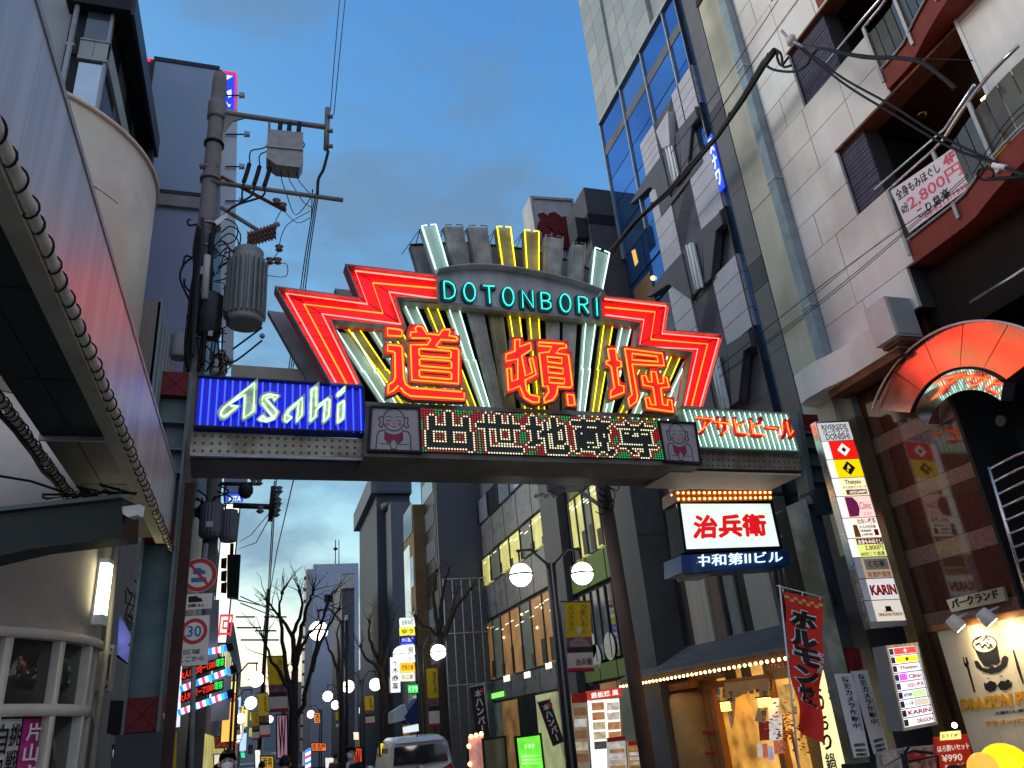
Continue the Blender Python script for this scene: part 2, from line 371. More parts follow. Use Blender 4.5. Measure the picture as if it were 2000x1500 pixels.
# --- studded panels with dead bulbs
STUD = mat("weathered_cream_panel", (.42, .39, .30), .7, var=.2, scale=4, tint=(.13, .055, .02), dirt=.55)
BULB = mat("dead_bulb", (.12, .10, .07), .35, var=.3)
def bulb_panel(q, cols, rows, par, m_):
    c = [Vector((*A.uv(*p), 0)) for p in q]      # tl tr br bl
    P("bulb_panel", MB().prism(A, [(p.x, p.y) for p in c], -.16, -.01), m_, par)
    mb = MB()
    for j in range(rows):
        for i in range(cols):
            a = (i + .5) / cols; b = (j + .5) / rows
            p = (c[0] * (1 - a) + c[1] * a) * (1 - b) + (c[3] * (1 - a) + c[2] * a) * b
            mb.sphere(A.pt(p.x, p.y, .0), .019, 6, 4)
    P("dead_bulb", mb, BULB, par, kind="stuff")
bulb_panel([(374, 842), (715, 857), (714, 892), (370, 887)], 22, 3, gate, STUD)
bulb_panel([(1368, 880), (1561, 888), (1568, 918), (1366, 914)], 20, 3, gate, mat("brown_studded_panel", (.25, .22, .16), .7, var=.2, scale=4, tint=(.1, .05, .03), dirt=.5))
# ================================================================= neon
NRED = em("neon_red", (1.0, .085, .015), 9); NORG = em("neon_orange", (1.0, .07, .004), 8); NPNK = em("neon_pink", (1.0, .06, .045), 9)
NYEL = em("neon_yellow", (1.0, .74, .008), 2.3); NWHT = em("neon_white_green", (.60, 1.0, .80), 2.2); NTEAL = em("neon_teal", (.03, .85, .70), 1.7); NBLUE = em("neon_blue", (.02, .05, 1.0), 3.2)
NLIME = em("neon_lime", (.58, 1.0, .45), 2.1); NAMB = em("neon_amber", (1.0, .11, .006), 5)
OFFT = mat("unlit_tube", (.38, .36, .28), .25, var=.3, scale=5)
REDP = mat("red_sign_enamel", (.75, .012, .03), .4, var=.1, scale=3)
SIDE = mat("grey_sign_side", (.22, .22, .23), .5, .2, var=.3, scale=4, tint=(.1, .05, .03), dirt=.35)
def tubepx(pts, fr, d, r=.014, closed=False, mb=None):
    mb = mb or MB(); return mb.tube([fr.pt(*fr.uv(x, y, d), d) for x, y in pts], r, 6, closed)
fan = thing("neon_sign", "great neon sign with red stepped borders, fan of light strips and three red characters", "neon sign", A.pt(4.2, zb, 0))
SEAMS = ([((537, 558), (649, 625)), ((700, 580), (795, 640)), ((674, 515), (775, 581))], [((1310, 591), (1249, 631)), ((1302, 644), (1243, 674)), ((1414, 651), (1351, 689))])
def zig(outer, tubes):
    o = A.px(outer, .2)
    z = P("stepped_border", MB().prism(A, o, -.06, 0.03), REDP, fan)
    rim = MB(); n = len(o); inn = inset(o, .022)
    for i in range(n):
        j = (i + 1) % n
        rim.prism(A, [o[i], o[j], inn[j], inn[i]], .03, .2)
    P("rim", rim, SIDE, z)
    cp = MB()
    for pts, m_ in tubes:
        P("neon_tube", tubepx(pts, A, .13, .013), m_, z); uvs = [Vector(A.uv(x, y, .13)) for x, y in pts]
        for a, b in zip(uvs, uvs[1:]):
            for k in range(max(1, int((b - a).length / .3))): q = a.lerp(b, (k + .5) / max(1, int((b - a).length / .3))); cp.tube([A.pt(q.x, q.y, .03), A.pt(q.x, q.y, .128)], .007, 4)
    P("tube_support", cp, GALV, z, kind="stuff")
    for i, j in SEAMS[len(outer) and (0 if outer[0][0] < 800 else 1)]: P("seam", MB().tube([A.pt(*A.uv(*i, .031), .033), A.pt(*A.uv(*j, .031), .033)], .006, 4), XRED, z)
    for k in range(7):
        a = Vector(o[0]).lerp(Vector(o[-1]), (k + .5) / 7.5); b = Vector(o[-3]).lerp(Vector(o[-2]), (k + .5) / 7.5); P("seam", MB().tube([A.pt(*a, .033), A.pt(a.x * .35 + b.x * .65, a.y, .033)], .004, 4), XRED, z)
    bk = [(u - .06 if u < 4 else u + .03, v) for u, v in A.px(outer, .2)]
    P("rear_panel", MB().prism(A, bk, -.75, -.6), SIDE, fan)
zig([(537, 558), (700, 580), (674.5, 515), (855, 536), (857, 585), (775, 581), (795, 640), (649, 625), (708, 753), (646, 749)],
    [([(657, 749), (559, 573), (718, 594), (694, 529), (849, 547)], NPNK), ([(677, 750), (593.6, 594), (748, 612), (727.6, 552.4), (850, 563)], NORG), ([(697.6, 751), (629, 613), (783, 633), (760, 570), (852, 583)], NPNK)])
zig([(1172.8, 576), (1310, 591), (1302.5, 644), (1414.5, 651.5), (1375, 796), (1331, 794), (1351, 689), (1242.8, 674), (1249.3, 631), (1174.7, 620.7)],
    [([(1181, 584), (1301, 598), (1293, 651.5), (1404, 661), (1367, 794)], NPNK), ([(1182, 600), (1279.5, 609.5), (1271, 662.7), (1382, 672), (1351, 793)], NORG), ([(1183, 615), (1258, 624.4), (1249, 676.6), (1362.8, 682), (1338, 792)], NPNK)])
# --- fan of strips
SLAT = {'w': mat("strip_grey_green", (.44, .52, .48), .5, .0, var=.3, scale=3, streak=.5), 'y': mat("strip_olive", (.32, .30, .15), .5, 0, var=.4, scale=3, tint=(.08, .06, .03), dirt=.5), 'o': mat("strip_dull_grey", (.42, .42, .41), .5, 0, var=.4, scale=3, tint=(.10, .07, .04), dirt=.5)}
NT = {'w': NWHT, 'y': NYEL, 'o': OFFT}
def strip(t1, t2, b1, b2, k, lit=True, d=-.12, grow=.24, name="light_strip"):
    T1, T2, B1, B2 = [Vector(A.uv(*p)) for p in (t1, t2, b1, b2)]
    a = (T2 - T1) * grow; b = (B2 - B1) * grow
    e = Vector((0, .0))
    s_ = P(name, MB().prism(A, [tuple(T1 - a), tuple(T2 + a), tuple(B2 + b), tuple(B1 - b)], d - .05, d), SLAT[k], fan)
    for p, q in ((T1, B1), (T2, B2)):
        for i in range(2):                        # each line is two lengths of tube butted together
            f0, f1 = (0.0, .495) if i == 0 else (.505, 1)
            x = p.lerp(q, f0); y = p.lerp(q, f1); o = .008 if i else -.008
            P("neon_tube", MB().tube([A.pt(x.x + o, x.y, d + .02), A.pt(x.x + o, x.y, d + .06), A.pt(y.x + o, y.y, d + .06), A.pt(y.x + o, y.y, d + .02)], .0095, 5), NT[k] if lit else OFFT, s_)
        for f in (.03, .25, .47, .53, .75, .97):
            pass
strips = [((659, 641), (690, 646), (762, 800), (783, 800), 'w', 1), ((677, 632), (701, 635), (797, 800), (813, 801), 'y', 1), ((728, 639), (750, 640), (829, 801), (845, 802), 'w', 1),
          ((760, 632), (781, 634), (862, 802), (877, 803), 'y', 1), ((790, 586), (812, 588), (893, 803), (909, 804), 'w', 1), ((835, 591), (854, 592), (922, 804), (936, 805), 'y', 1),
          ((878, 595), (898, 597), (951, 805), (962, 806), 'w', 1), ((921, 599), (943, 601), (973, 806), (987, 807), 'o', 0), ((962, 603), (982, 606), (994, 807), (1010, 808), 'y', 0),
          ((998, 608), (1017, 610), (1029, 809), (1041, 809), 'y', 1), ((1037, 611), (1055, 613), (1055, 810), (1066, 810), 'y', 1), ((1076, 614), (1094, 616), (1082, 812), (1094, 812), 'o', 0),
          ((1110, 617), (1128, 619), (1106, 813), (1118, 813), 'o', 0), ((1148, 622), (1167, 624), (1133, 815), (1142, 816), 'w', 1), ((1184, 626), (1201, 628), (1158, 817), (1168, 818), 'y', 1),
          ((1220, 631), (1237, 633), (1182, 818), (1192, 819), 'w', 1), ((1268, 686), (1286, 687), (1207, 820), (1217, 820), 'y', 1), ((1290, 688), (1310, 689), (1235, 821), (1246, 822), 'w', 1),
          ((1317, 690), (1334, 691), (1263, 823), (1277, 823), 'y', 1), ((1346, 700), (1360, 702), (1287, 824), (1304, 825), 'w', 1)]
for t1, t2, b1, b2, k, l in strips: strip(t1, t2, b1, b2, k, bool(l))
P("backing_panel", MB().prism(A, A.px([(640, 600), (720, 600), (800, 560), (1230, 600), (1245, 660), (1365, 670), (1335, 830), (700, 800), (660, 720)], -.5), -.55, -.5), BLACK, fan)
P("lower_rail", MB().prism(A, A.px([(712, 788), (1330, 815), (1330, 822), (712, 796)], -.1), -.25, -.02), SIDE, fan)
# --- name board with teal letters
arc = [(853, 536), (880, 530.5), (909, 527), (937, 526.5), (964, 528), (1000, 532), (1033, 537.5), (1068, 544.5), (1102, 553), (1136, 563), (1169, 575)]
bd = arc + [(1176, 621), (856, 588)]
BOARD = mat("name_board_grey", (.38, .37, .38), .5, .1, var=.25, scale=3, streak=.6)
brd = P("name_board", MB().prism(A, A.px(bd, .06), -.1, .06), BOARD, fan)
hood = MB(); au = A.px(arc, .06)
for i in range(len(au) - 1): hood.prism(A, [au[i], au[i + 1], (au[i + 1][0], au[i + 1][1] + .02), (au[i][0], au[i][1] + .02)], -.1, .24)
P("hood", hood, BOARD, brd)
P("bottom_rail", MB().prism(A, A.px([(770, 581), (857, 588), (1176, 621), (1240, 628), (1240, 634), (1176, 627), (857, 594), (770, 587)], .1), -.1, .1), SIDE, brd)
GL = {  # letter strokes in a 0..1 box (x right, y down)
 'D': [[(.1, .02), (.1, .98), (.5, .98), (.85, .8), (.95, .5), (.85, .2), (.5, .02), (.1, .02)]],
 'O': [[(.5 + .42 * math.cos(a * math.pi / 8), .5 + .5 * math.sin(a * math.pi / 8)) for a in range(17)]],
 'T': [[(.02, .03), (.98, .03)], [(.5, .03), (.5, 1)]],
 'N': [[(.1, 1), (.1, .02), (.9, .98), (.9, 0)]],
 'B': [[(.1, .02), (.1, .98), (.6, .98), (.9, .85), (.9, .62), (.6, .5), (.1, .5)], [(.6, .5), (.85, .38), (.85, .14), (.6, .02), (.1, .02)]],
 'R': [[(.1, 1), (.1, .02), (.6, .02), (.88, .14), (.88, .38), (.6, .5), (.1, .5)], [(.5, .5), (.92, 1)]],
 'I': [[(.5, 0), (.5, 1)]]}
chan = mat("letter_channel", (.03, .06, .06), .5, var=.2)
for ch, x0, x1, y0, y1 in [('D', 864, 889, 549, 585), ('O', 903, 929, 552, 589), ('T', 943, 966, 557, 593), ('O', 979, 1004, 561, 598), ('N', 1017, 1042, 567, 602), ('B', 1054, 1076, 571, 605), ('O', 1091, 1115, 574, 610), ('R', 1127, 1149, 579, 612), ('I', 1158, 1171, 582, 617)]:
    c = [Vector(A.uv(*p, .15)) for p in ((x0, y0), (x1, y0 + (x1 - x0) * .07), (x1 + 2, y1), (x0 + 2, y1 - (x1 - x0) * .05))]
    def q(a, b): v = (c[0] * (1 - a) + c[1] * a) * (1 - b) + (c[3] * (1 - a) + c[2] * a) * b; return (v.x, v.y)
    cm = MB()
    if ch == 'O':
        ou = [q(.5 + .56 * math.cos(k * math.pi / 10), .5 + .6 * math.sin(k * math.pi / 10)) for k in range(20)]; cm.prism(A, ou, .06, .13)
    else:
        for st in GL[ch]:
            for (ax, ay), (bx, by) in zip(st, st[1:]):
                p0 = Vector(q(ax, ay)); p1 = Vector(q(bx, by)); e = (p1 - p0).normalized(); nn = Vector((-e.y, e.x)) * .045
                p0 = p0 - e * .03; p1 = p1 + e * .03
                cm.prism(A, [tuple(p0 - nn), tuple(p1 - nn), tuple(p1 + nn), tuple(p0 + nn)], .06, .125 + random.random() * .006)
    let = P("letter", cm, chan, fan)
    for st in GL[ch]: P("neon_tube", MB().tube([A.pt(*q(*p), .16) for p in st], .011, 6), NTEAL, let)
# --- crown of short strips above the board, with a grey board behind
back = [(801, 477.5), (865, 474.5), (915, 474), (964, 478.6), (1019, 485), (1056, 494), (1109, 508), (1165, 530), (1185, 580), (1140, 575), (1000, 545), (900, 540), (818, 534)]
P("crown_board", MB().prism(A, A.px(back, -.45), -.6, -.45), SIDE, fan)
rl = MB(); tp = A.px(back[:8], -.43)
rl.tube([A.pt(u, v, -.43) for u, v in tp], .015, 5); P("crown_rail", rl, BLACK, fan)
crown = [((824, 441), (851, 438), (851, 525), (875, 521), 'w', 1), ((870, 439), (903, 439), (892, 519), (917, 519), 'o', 0), ((916, 440), (951, 441), (932, 519), (962, 519), 'o', 0), ((971, 442), (997, 443), (982, 519), (1006.5, 521), 'y', 1),
         ((1025, 448), (1052.5, 452), (1029.5, 526), (1052.5, 527), 'y', 1), ((1066, 458), (1100, 462.5), (1067.5, 535), (1095, 539.6), 'o', 0), ((1120, 473), (1143, 475), (1111, 544), (1137.6, 549), 'o', 0), ((1163, 483), (1190.5, 493.6), (1155, 558), (1176.7, 565), 'w', 1)]
for t1, t2, b1, b2, k, l in crown:
    T1, T2, B1, B2 = [Vector(A.uv(*p)) for p in (t1, t2, b1, b2)]
    g = .03
    ax = (T2 - T1) * g; bx = (B2 - B1) * g
    dn = (B1 - T1) * .2
    mbx = MB().prism(A, [tuple(T1 - ax), tuple(T2 + ax), tuple(B2 + bx + (B2 - T2) * .25), tuple(B1 - bx + (B1 - T1) * .25)], -.1, -.06)
    for p, q_ in ((T1 - ax, B1 - bx), (T2 + ax, B2 + bx)):
        e = (q_ - p).normalized(); nn = Vector((-e.y, e.x)) * .006
        mbx.prism(A, [tuple(p - nn), tuple(p + nn), tuple(q_ + nn), tuple(q_ - nn)], -.17, -.1)
    cs = P("crown_strip", mbx, SLAT[k], fan)
    M1 = T1.lerp(T2, .36); M2 = T1.lerp(T2, .64); dd = -.0
    for pts in ([T1 + (M1 - T1) * 1.0, T1, B1], [T1 + (M2 - T1) * 1.0, T2, B2]):
        P("neon_tube", MB().tube([A.pt(p.x, p.y, dd) for p in pts], .0125, 6), NT[k] if l else OFFT, cs)
    bt = MB()
    p = T1 - ax; bt.tube([A.pt(p.x, p.y, -.1), A.pt(p.x - .02, p.y - .18, -.55)], .008, 4); bt.tube([A.pt(p.x, p.y, -.1), A.pt(p.x - .26, p.y - .32, -.5)], .008, 4)
    P("brace", bt, BLACK, cs)
# --- the three characters
def C3(pts): return [(730 + x / 7.5, 620 + y / 7.5) for x, y in pts]
def C4(pts): return [(960 + x / 5.263, 640 + y / 5.263) for x, y in pts]
def char(panels, tubes, cut=(), shrink=0):
    uv = [A.px(p, .34) for p in panels]
    zc = min(v for q in uv for u, v in q)
    ch = None
    mbp = MB()
    for q in uv: mbp.prism(A, q, .2, .33)
    ch = P("character", mbp, SIDE, fan)
    fc = MB()
    for q in uv: fc.prism(A, inset(q, .006), .325, .337)
    P("face", fc, REDP, ch)
    for t_, cl in tubes: P("neon_tube", tubepx(t_, A, .375, .0125, cl), NAMB, ch)
    for c_ in cut: P("slot", MB().prism(A, A.px(c_, .337), .3, .340), DARK, ch)
char([C3(p) for p in ([(145, 105), (440, 135), (435, 290), (150, 300)],
      [(150, 360), (455, 385), (465, 880), (490, 955), (570, 1010), (1360, 1055), (1360, 1235), (560, 1205), (440, 1150), (375, 1085), (310, 1120), (178, 1165), (185, 960), (265, 905), (270, 540), (150, 545)],
      [(490, 190), (530, 90), (735, 95), (790, 205), (950, 212), (1000, 150), (1190, 160), (1180, 235), (1265, 262), (1275, 375), (1010, 362), (1000, 400), (1283, 418), (1305, 1000), (525, 945), (508, 352), (760, 350), (770, 330), (500, 315)])],
     [(C3([(200, 155), (390, 180), (415, 200), (410, 275), (205, 265)]), True),
      (C3([(360, 1000), (290, 1070), (210, 1110), (215, 985), (290, 940), (315, 880), (310, 520), (285, 500), (205, 490), (205, 400), (390, 415), (415, 440), (440, 900), (470, 980), (540, 1030), (1285, 1090)]), False),
      (C3([(395, 1030), (450, 1100), (540, 1150), (1325, 1200), (1325, 1105)]), False),
      (C3([(535, 275), (545, 215), (630, 210), (605, 160), (640, 125), (710, 135), (775, 240), (960, 255), (1010, 180), (1110, 175), (1115, 215), (1100, 265), (1210, 285), (1230, 320), (1205, 340), (980, 325), (910, 420)]), False),
      (C3([(550, 300), (820, 305), (835, 325), (785, 400), (540, 400), (560, 915), (1240, 970), (1245, 480), (1215, 455), (930, 435)]), False),
      (C3([(660, 465), (690, 455), (1115, 490), (1135, 510), (1130, 585), (1110, 595), (690, 565), (665, 545)]), True),
      (C3([(670, 615), (700, 605), (1110, 635), (1140, 655), (1140, 740), (1115, 745), (690, 710), (670, 690)]), True),
      (C3([(665, 775), (690, 765), (1115, 800), (1140, 820), (1140, 900), (1115, 905), (690, 870), (668, 850)]), True)],
     [C3(p) for p in ([(705, 485), (1085, 515), (1080, 540), (705, 512)], [(715, 640), (1095, 668), (1090, 692), (715, 664)], [(715, 805), (1095, 832), (1090, 856), (715, 828)])])
char([C4(p) for p in ([(205, 90), (325, 92), (335, 145), (430, 108), (442, 215), (345, 262), (345, 300), (440, 285), (470, 300), (490, 510), (365, 575), (370, 640), (405, 680), (500, 682), (505, 785), (440, 795), (370, 770), (290, 700), (270, 640), (160, 682), (122, 262), (210, 215)],
      [(450, 108), (795, 135), (800, 225), (825, 245), (852, 640), (690, 632), (690, 690), (660, 750), (530, 792), (535, 690), (570, 640), (525, 605), (468, 205)], [(750, 655), (860, 660), (885, 820), (770, 806)])],
     [(C4([(240, 240), (240, 125), (290, 120), (290, 195), (400, 155), (410, 225), (310, 290), (350, 495), (420, 460), (390, 320), (420, 310), (460, 480), (345, 540), (360, 640), (400, 690), (490, 710), (485, 765), (420, 765), (340, 720), (290, 600), (175, 645), (160, 420), (200, 415), (210, 550), (270, 530), (270, 320), (150, 345), (150, 275)]), True),
      (C4([(765, 175), (770, 205), (700, 215), (660, 260), (790, 280), (830, 590), (810, 615), (680, 605), (670, 680), (630, 740), (545, 770), (540, 730), (590, 660), (580, 600), (530, 605), (490, 260), (590, 250), (620, 195), (485, 185), (485, 150), (745, 165)]), False),
      (C4([(570, 297), (725, 312), (720, 370), (577, 350)]), True), (C4([(577, 398), (738, 420), (735, 475), (585, 460)]), True), (C4([(590, 510), (752, 525), (748, 575), (597, 565)]), True), (C4([(775, 685), (840, 690), (858, 790), (790, 800)]), True)],
     [C4(p) for p in ([(600, 315), (695, 322), (695, 333), (600, 327)], [(605, 422), (705, 428), (705, 440), (605, 434)], [(625, 525), (720, 530), (720, 542), (625, 537)], [(205, 370), (235, 365), (245, 480), (230, 490), (220, 400)], [(360, 310), (375, 305), (390, 400), (375, 410)])])
char([C4(p) for p in ([(1185, 175), (1280, 185), (1305, 290), (1345, 330), (1345, 420), (1312, 432), (1332, 550), (1388, 572), (1390, 680), (1210, 752), (1203, 630), (1235, 600), (1215, 420), (1165, 410), (1165, 330), (1205, 318)],
      [(1350, 180), (1790, 240), (1808, 412), (1490, 395), (1532, 700), (1500, 790), (1410, 837), (1393, 710), (1430, 650)],
      [(1525, 470), (1585, 462), (1620, 510), (1632, 412), (1722, 420), (1748, 500), (1832, 490), (1852, 652), (1770, 650), (1785, 712), (1880, 710), (1892, 885), (1590, 850), (1570, 700), (1640, 700), (1648, 640), (1543, 622)])],
     [(C4([(1195, 220), (1275, 215), (1290, 330), (1330, 350), (1335, 400), (1290, 410), (1310, 590), (1360, 600), (1360, 665), (1220, 720), (1230, 650), (1265, 620), (1230, 400), (1180, 370), (1180, 345), (1215, 335)]), True),
      (C4([(1370, 215), (1755, 265), (1775, 390), (1445, 375), (1500, 700), (1490, 760), (1420, 810), (1405, 730), (1445, 690)]), True), (C4([(1445, 265), (1700, 295), (1715, 350), (1445, 330)]), True),
      (C4([(1545, 495), (1585, 490), (1610, 555), (1650, 560), (1640, 450), (1690, 455), (1715, 575), (1770, 570), (1765, 510), (1800, 510), (1825, 610), (1740, 620), (1760, 790), (1810, 800), (1810, 740), (1850, 745), (1870, 865), (1600, 825), (1580, 720), (1620, 720), (1640, 790), (1690, 795), (1660, 610), (1560, 590)]), True)],
     [C4([(1480, 290), (1685, 315), (1685, 332), (1480, 310)])])
# ================================================================= beer sign, left
def C6(pts): return [(350 + x / 4.878, 700 + y / 4.878) for x, y in pts]
BL = mat("deep_blue_enamel", (.012, .014, .36), .35, var=.15, scale=5)
asahi = thing("neon_sign", "deep blue neon sign reading Asahi in pale green outlined letters", "neon sign", A.pt(*A.uv(545, 838), 0))
fq = [(170, 165), (1755, 265), (1780, 715), (135, 655)]
fuv = A.px(C6(fq), .1)
P("face", MB().prism(A, fuv, -.12, .1), BL, asahi)
fr_ = MB(); iv = inset(fuv, .02)
for i in range(4):
    j = (i + 1) % 4; fr_.prism(A, [fuv[i], fuv[j], iv[j], iv[i]], .1, .15)
P("frame", fr_, DARK, asahi)
for k in range(22):
    t_ = k / 21; x0 = 228 + t_ * 1495; y0 = 195 + t_ * 95; x1 = 195 + t_ * 1540; y1 = 645 + t_ * 62
    P("neon_tube", MB().tube([A.pt(*A.uv(*C6([(x0, y0)])[0], .13), .13), A.pt(*A.uv(*C6([(x1, y1)])[0], .13), .13)], .011, 5), NBLUE, asahi)
LP = mat("pale_green_letter", (.62, .70, .60), .45, var=.25, scale=9, tint=(.12, .15, .12), dirt=.4)
def aletter(polys, tubes=None):
    mbx = MB()
    for q_ in polys: mbx.prism(A, A.px(C6(q_), .19), .15, .2)
    l_ = P("letter", mbx, LP, asahi)
    if tubes is None:
        for q_ in polys: P("neon_tube", MB().tube([A.pt(u, v, .215) for u, v in inset(A.px(C6(q_), .2), .03)], .0085, 5, True), NLIME, l_)
    else:
        for q_, cl in tubes: P("neon_tube", tubepx(C6(q_), A, .215, .0085, cl), NLIME, l_)
aletter([[(365, 540), (362, 500), (400, 450), (560, 340), (752, 185), (738, 520), (606, 607), (588, 580), (605, 455), (610, 360), (500, 432), (520, 440), (592, 452), (545, 500), (430, 595), (390, 592)]],
        [([(395, 540), (400, 505), (430, 465), (718, 232), (710, 500), (615, 570), (628, 345), (480, 432), (500, 455), (560, 455), (500, 500), (425, 560)], True)])
aletter([[(755, 400), (775, 350), (820, 322), (880, 316), (975, 352), (905, 432), (880, 388), (850, 388), (966, 512), (930, 580), (850, 615), (770, 610), (728, 582), (812, 508), (838, 560), (872, 556), (762, 440)]],
        [([(790, 400), (800, 360), (860, 340), (945, 355), (905, 400), (890, 360), (820, 380), (935, 510), (900, 575), (830, 600), (760, 582), (800, 545), (830, 585), (895, 560), (790, 420)], False)])
aletter([[(972, 585), (975, 550), (1010, 490), (1198, 333), (1195, 540), (1118, 632), (1100, 612), (1112, 470), (1060, 520), (1075, 575), (1020, 627), (985, 612)]],
        [([(1005, 590), (1010, 540), (1040, 495), (1175, 372), (1170, 535), (1120, 600), (1140, 415), (1040, 500), (1030, 540), (1075, 560), (1025, 605)], True)])
aletter([[(1238, 290), (1335, 222), (1330, 430), (1440, 345), (1458, 360), (1450, 562), (1370, 642), (1352, 622), (1368, 440), (1328, 480), (1325, 560), (1240, 637), (1226, 612)]],
        [([(1262, 300), (1308, 270), (1305, 460), (1420, 380), (1435, 395), (1425, 550), (1375, 605), (1392, 420), (1305, 490), (1300, 550), (1250, 600)], True)])
aletter([[(1490, 335), (1592, 243), (1590, 322), (1508, 388), (1488, 370)], [(1498, 430), (1590, 368), (1582, 580), (1502, 644), (1488, 622)]])
# ================================================================= beer sign, right
def C8(pts): return [(1060 + x / 3.7037, 760 + y / 3.7037) for x, y in pts]
kat = thing("neon_sign", "pale green neon sign with red katakana above the studded panel", "neon sign", A.pt(*A.uv(1445, 880), 0))
kq = A.px([(1326, 797), (1538, 807.5), (1559.5, 884), (1352, 876)], .1)
P("face", MB().prism(A, kq, -.15, .1), mat("mint_enamel", (.30, .50, .42), .4, var=.15, scale=4, tint=(.10, .16, .14), dirt=.3), kat)
fr_ = MB(); iv = inset(kq, .018)
for i in range(4):
    j = (i + 1) % 4; fr_.prism(A, [kq[i], kq[j], iv[j], iv[i]], .1, .14)
P("frame", fr_, GALV, kat)
c = [Vector((*p, 0)) for p in kq]
for k in range(20):
    t_ = (k + .6) / 20.2; a = c[0].lerp(c[1], t_); b = c[3].lerp(c[2], t_)
    p = a.lerp(b, .05); q_ = a.lerp(b, .95)
    P("neon_tube", MB().tube([A.pt(p.x, p.y, .13), A.pt(q_.x, q_.y, .13)], .0075, 5), NWHT, kat)
kl = fatpx("アサヒビール", A, [(1363, 850), (1552, 861), (1551, 818), (1358, 812)], .16, REDP, kat, fat=.014, thick=.05)
tb = MB()
def KB(x, y): return (1060 + x / 3.7037, 760 + y / 3.7037)
for st in ([(1105, 205), (1235, 215), (1190, 265)], [(1175, 240), (1165, 285), (1125, 310)], [(1240, 235), (1370, 250)], [(1275, 215), (1285, 280)], [(1345, 220), (1350, 285), (1305, 320)], [(1385, 215), (1405, 310), (1500, 325)], [(1395, 265), (1480, 240)], [(1505, 225), (1520, 320), (1620, 330)], [(1510, 270), (1590, 255)], [(1620, 275), (1700, 285)], [(1730, 235), (1735, 300), (1700, 335)], [(1765, 235), (1790, 335), (1815, 300)]):
    P("neon_tube", tubepx([KB(*p) for p in st], A, .235, .008), NAMB, kat)
# ================================================================= bulb message board and the two picture panels
led = thing("message_board", "dot matrix bulb board showing five large characters in white, red and green", "message board", A.pt(4.2, A.uv(1040, 900)[1], .3))
HB = mat("weathered_grey_box", (.16, .15, .13), .6, var=.3, scale=3, tint=(.07, .05, .03), dirt=.5)
lq = A.px([(820, 797), (1283, 823), (1298, 898), (823, 882)], .3)
P("housing", MB().prism(A, A.px([(716, 793), (1356, 824), (1370, 911), (712, 891)], .26), -.5, .26), HB, led)
P("face", MB().prism(A, lq, .26, .3), mat("led_black", (.012, .018, .012), .4), led)
chars = "出世地蔵尊"; ROWS = 18; CW = 18; COLS = CW * 5 + 2
from mathutils.bvhtree import BVHTree
grid = [[0] * COLS for _ in range(ROWS)]
for ci, chx in enumerate(chars):
    vs, fs = text_mesh(chx, .012, .02); bv = BVHTree.FromPolygons(vs, fs)
    x0 = min(v.x for v in vs); x1 = max(v.x for v in vs); y0 = min(v.y for v in vs); y1 = max(v.y for v in vs)
    for r in range(1, ROWS - 1):
        for k in range(1, CW - 1):
            h = 0
            for sx in (.3, .5, .7):
                for sy in (.3, .5, .7):
                    p = Vector((x0 + (x1 - x0) * (k - 1 + sx) / (CW - 2), y1 - (y1 - y0) * (r - 1 + sy) / (ROWS - 2), 1))
                    h += bv.ray_cast(p, Vector((0, 0, -1)))[0] is not None
            if h >= 5: grid[r][1 + ci * CW + k] = 1
def near(r, k, R):
    return any(0 <= r + a < ROWS and 0 <= k + b < COLS and grid[r + a][k + b] for a in range(-R, R + 1) for b in range(-R, R + 1) if abs(a) + abs(b) <= R)
lay = {'bulb_white': MB(), 'bulb_red': MB(), 'bulb_green': MB(), 'bulb_unlit': MB()}
c = [Vector((*p, 0)) for p in lq]
for r in range(ROWS):
    for k in range(COLS):
        t_ = (k + .5) / COLS; b_ = (r + .5) / ROWS
        p = (c[0] * (1 - t_) + c[1] * t_) * (1 - b_) + (c[3] * (1 - t_) + c[2] * t_) * b_
        if grid[r][k]: key = 'bulb_unlit'
        elif near(r, k, 1): key = 'bulb_white'
        elif near(r, k, 2) or (r + k) % 19 < 5: key = 'bulb_red'
        else: key = 'bulb_green'
        o_ = A.pt(p.x, p.y, .3); R_ = .0145 if key != 'bulb_red' else .0135
        ring = [A.U * (R_ * math.cos(j * math.pi / 3)) + Vector((0, 0, R_ * math.sin(j * math.pi / 3))) for j in range(6)]
        lay[key]._add([o_ + v for v in ring] + [o_ + v * .6 + A.N * .012 for v in ring], [(6, 7, 8, 9, 10, 11)] + [(j, (j + 1) % 6, (j + 1) % 6 + 6, j + 6) for j in range(6)])
for key, m_ in (('bulb_white', em("bulb_warm_white", (1.0, .92, .55), 1.15)), ('bulb_red', em("bulb_red", (.75, .012, .02), .6)), ('bulb_green', em("bulb_green", (.015, .55, .12), .65)), ('bulb_unlit', mat("unlit_bulb", (.035, .04, .03), .3))):
    P(key, lay[key], m_, led, kind="stuff")
PAPER = mat("grey_picture_panel", (.36, .34, .35), .5, var=.12, scale=3, tint=(.25, .17, .13), dirt=.25)
LINE = mat("drawn_line", (.05, .045, .05), .6); BIB = mat("plum_paint", (.23, .03, .07), .6); CHEEK = mat("pink_cheek", (.42, .14, .17), .6)
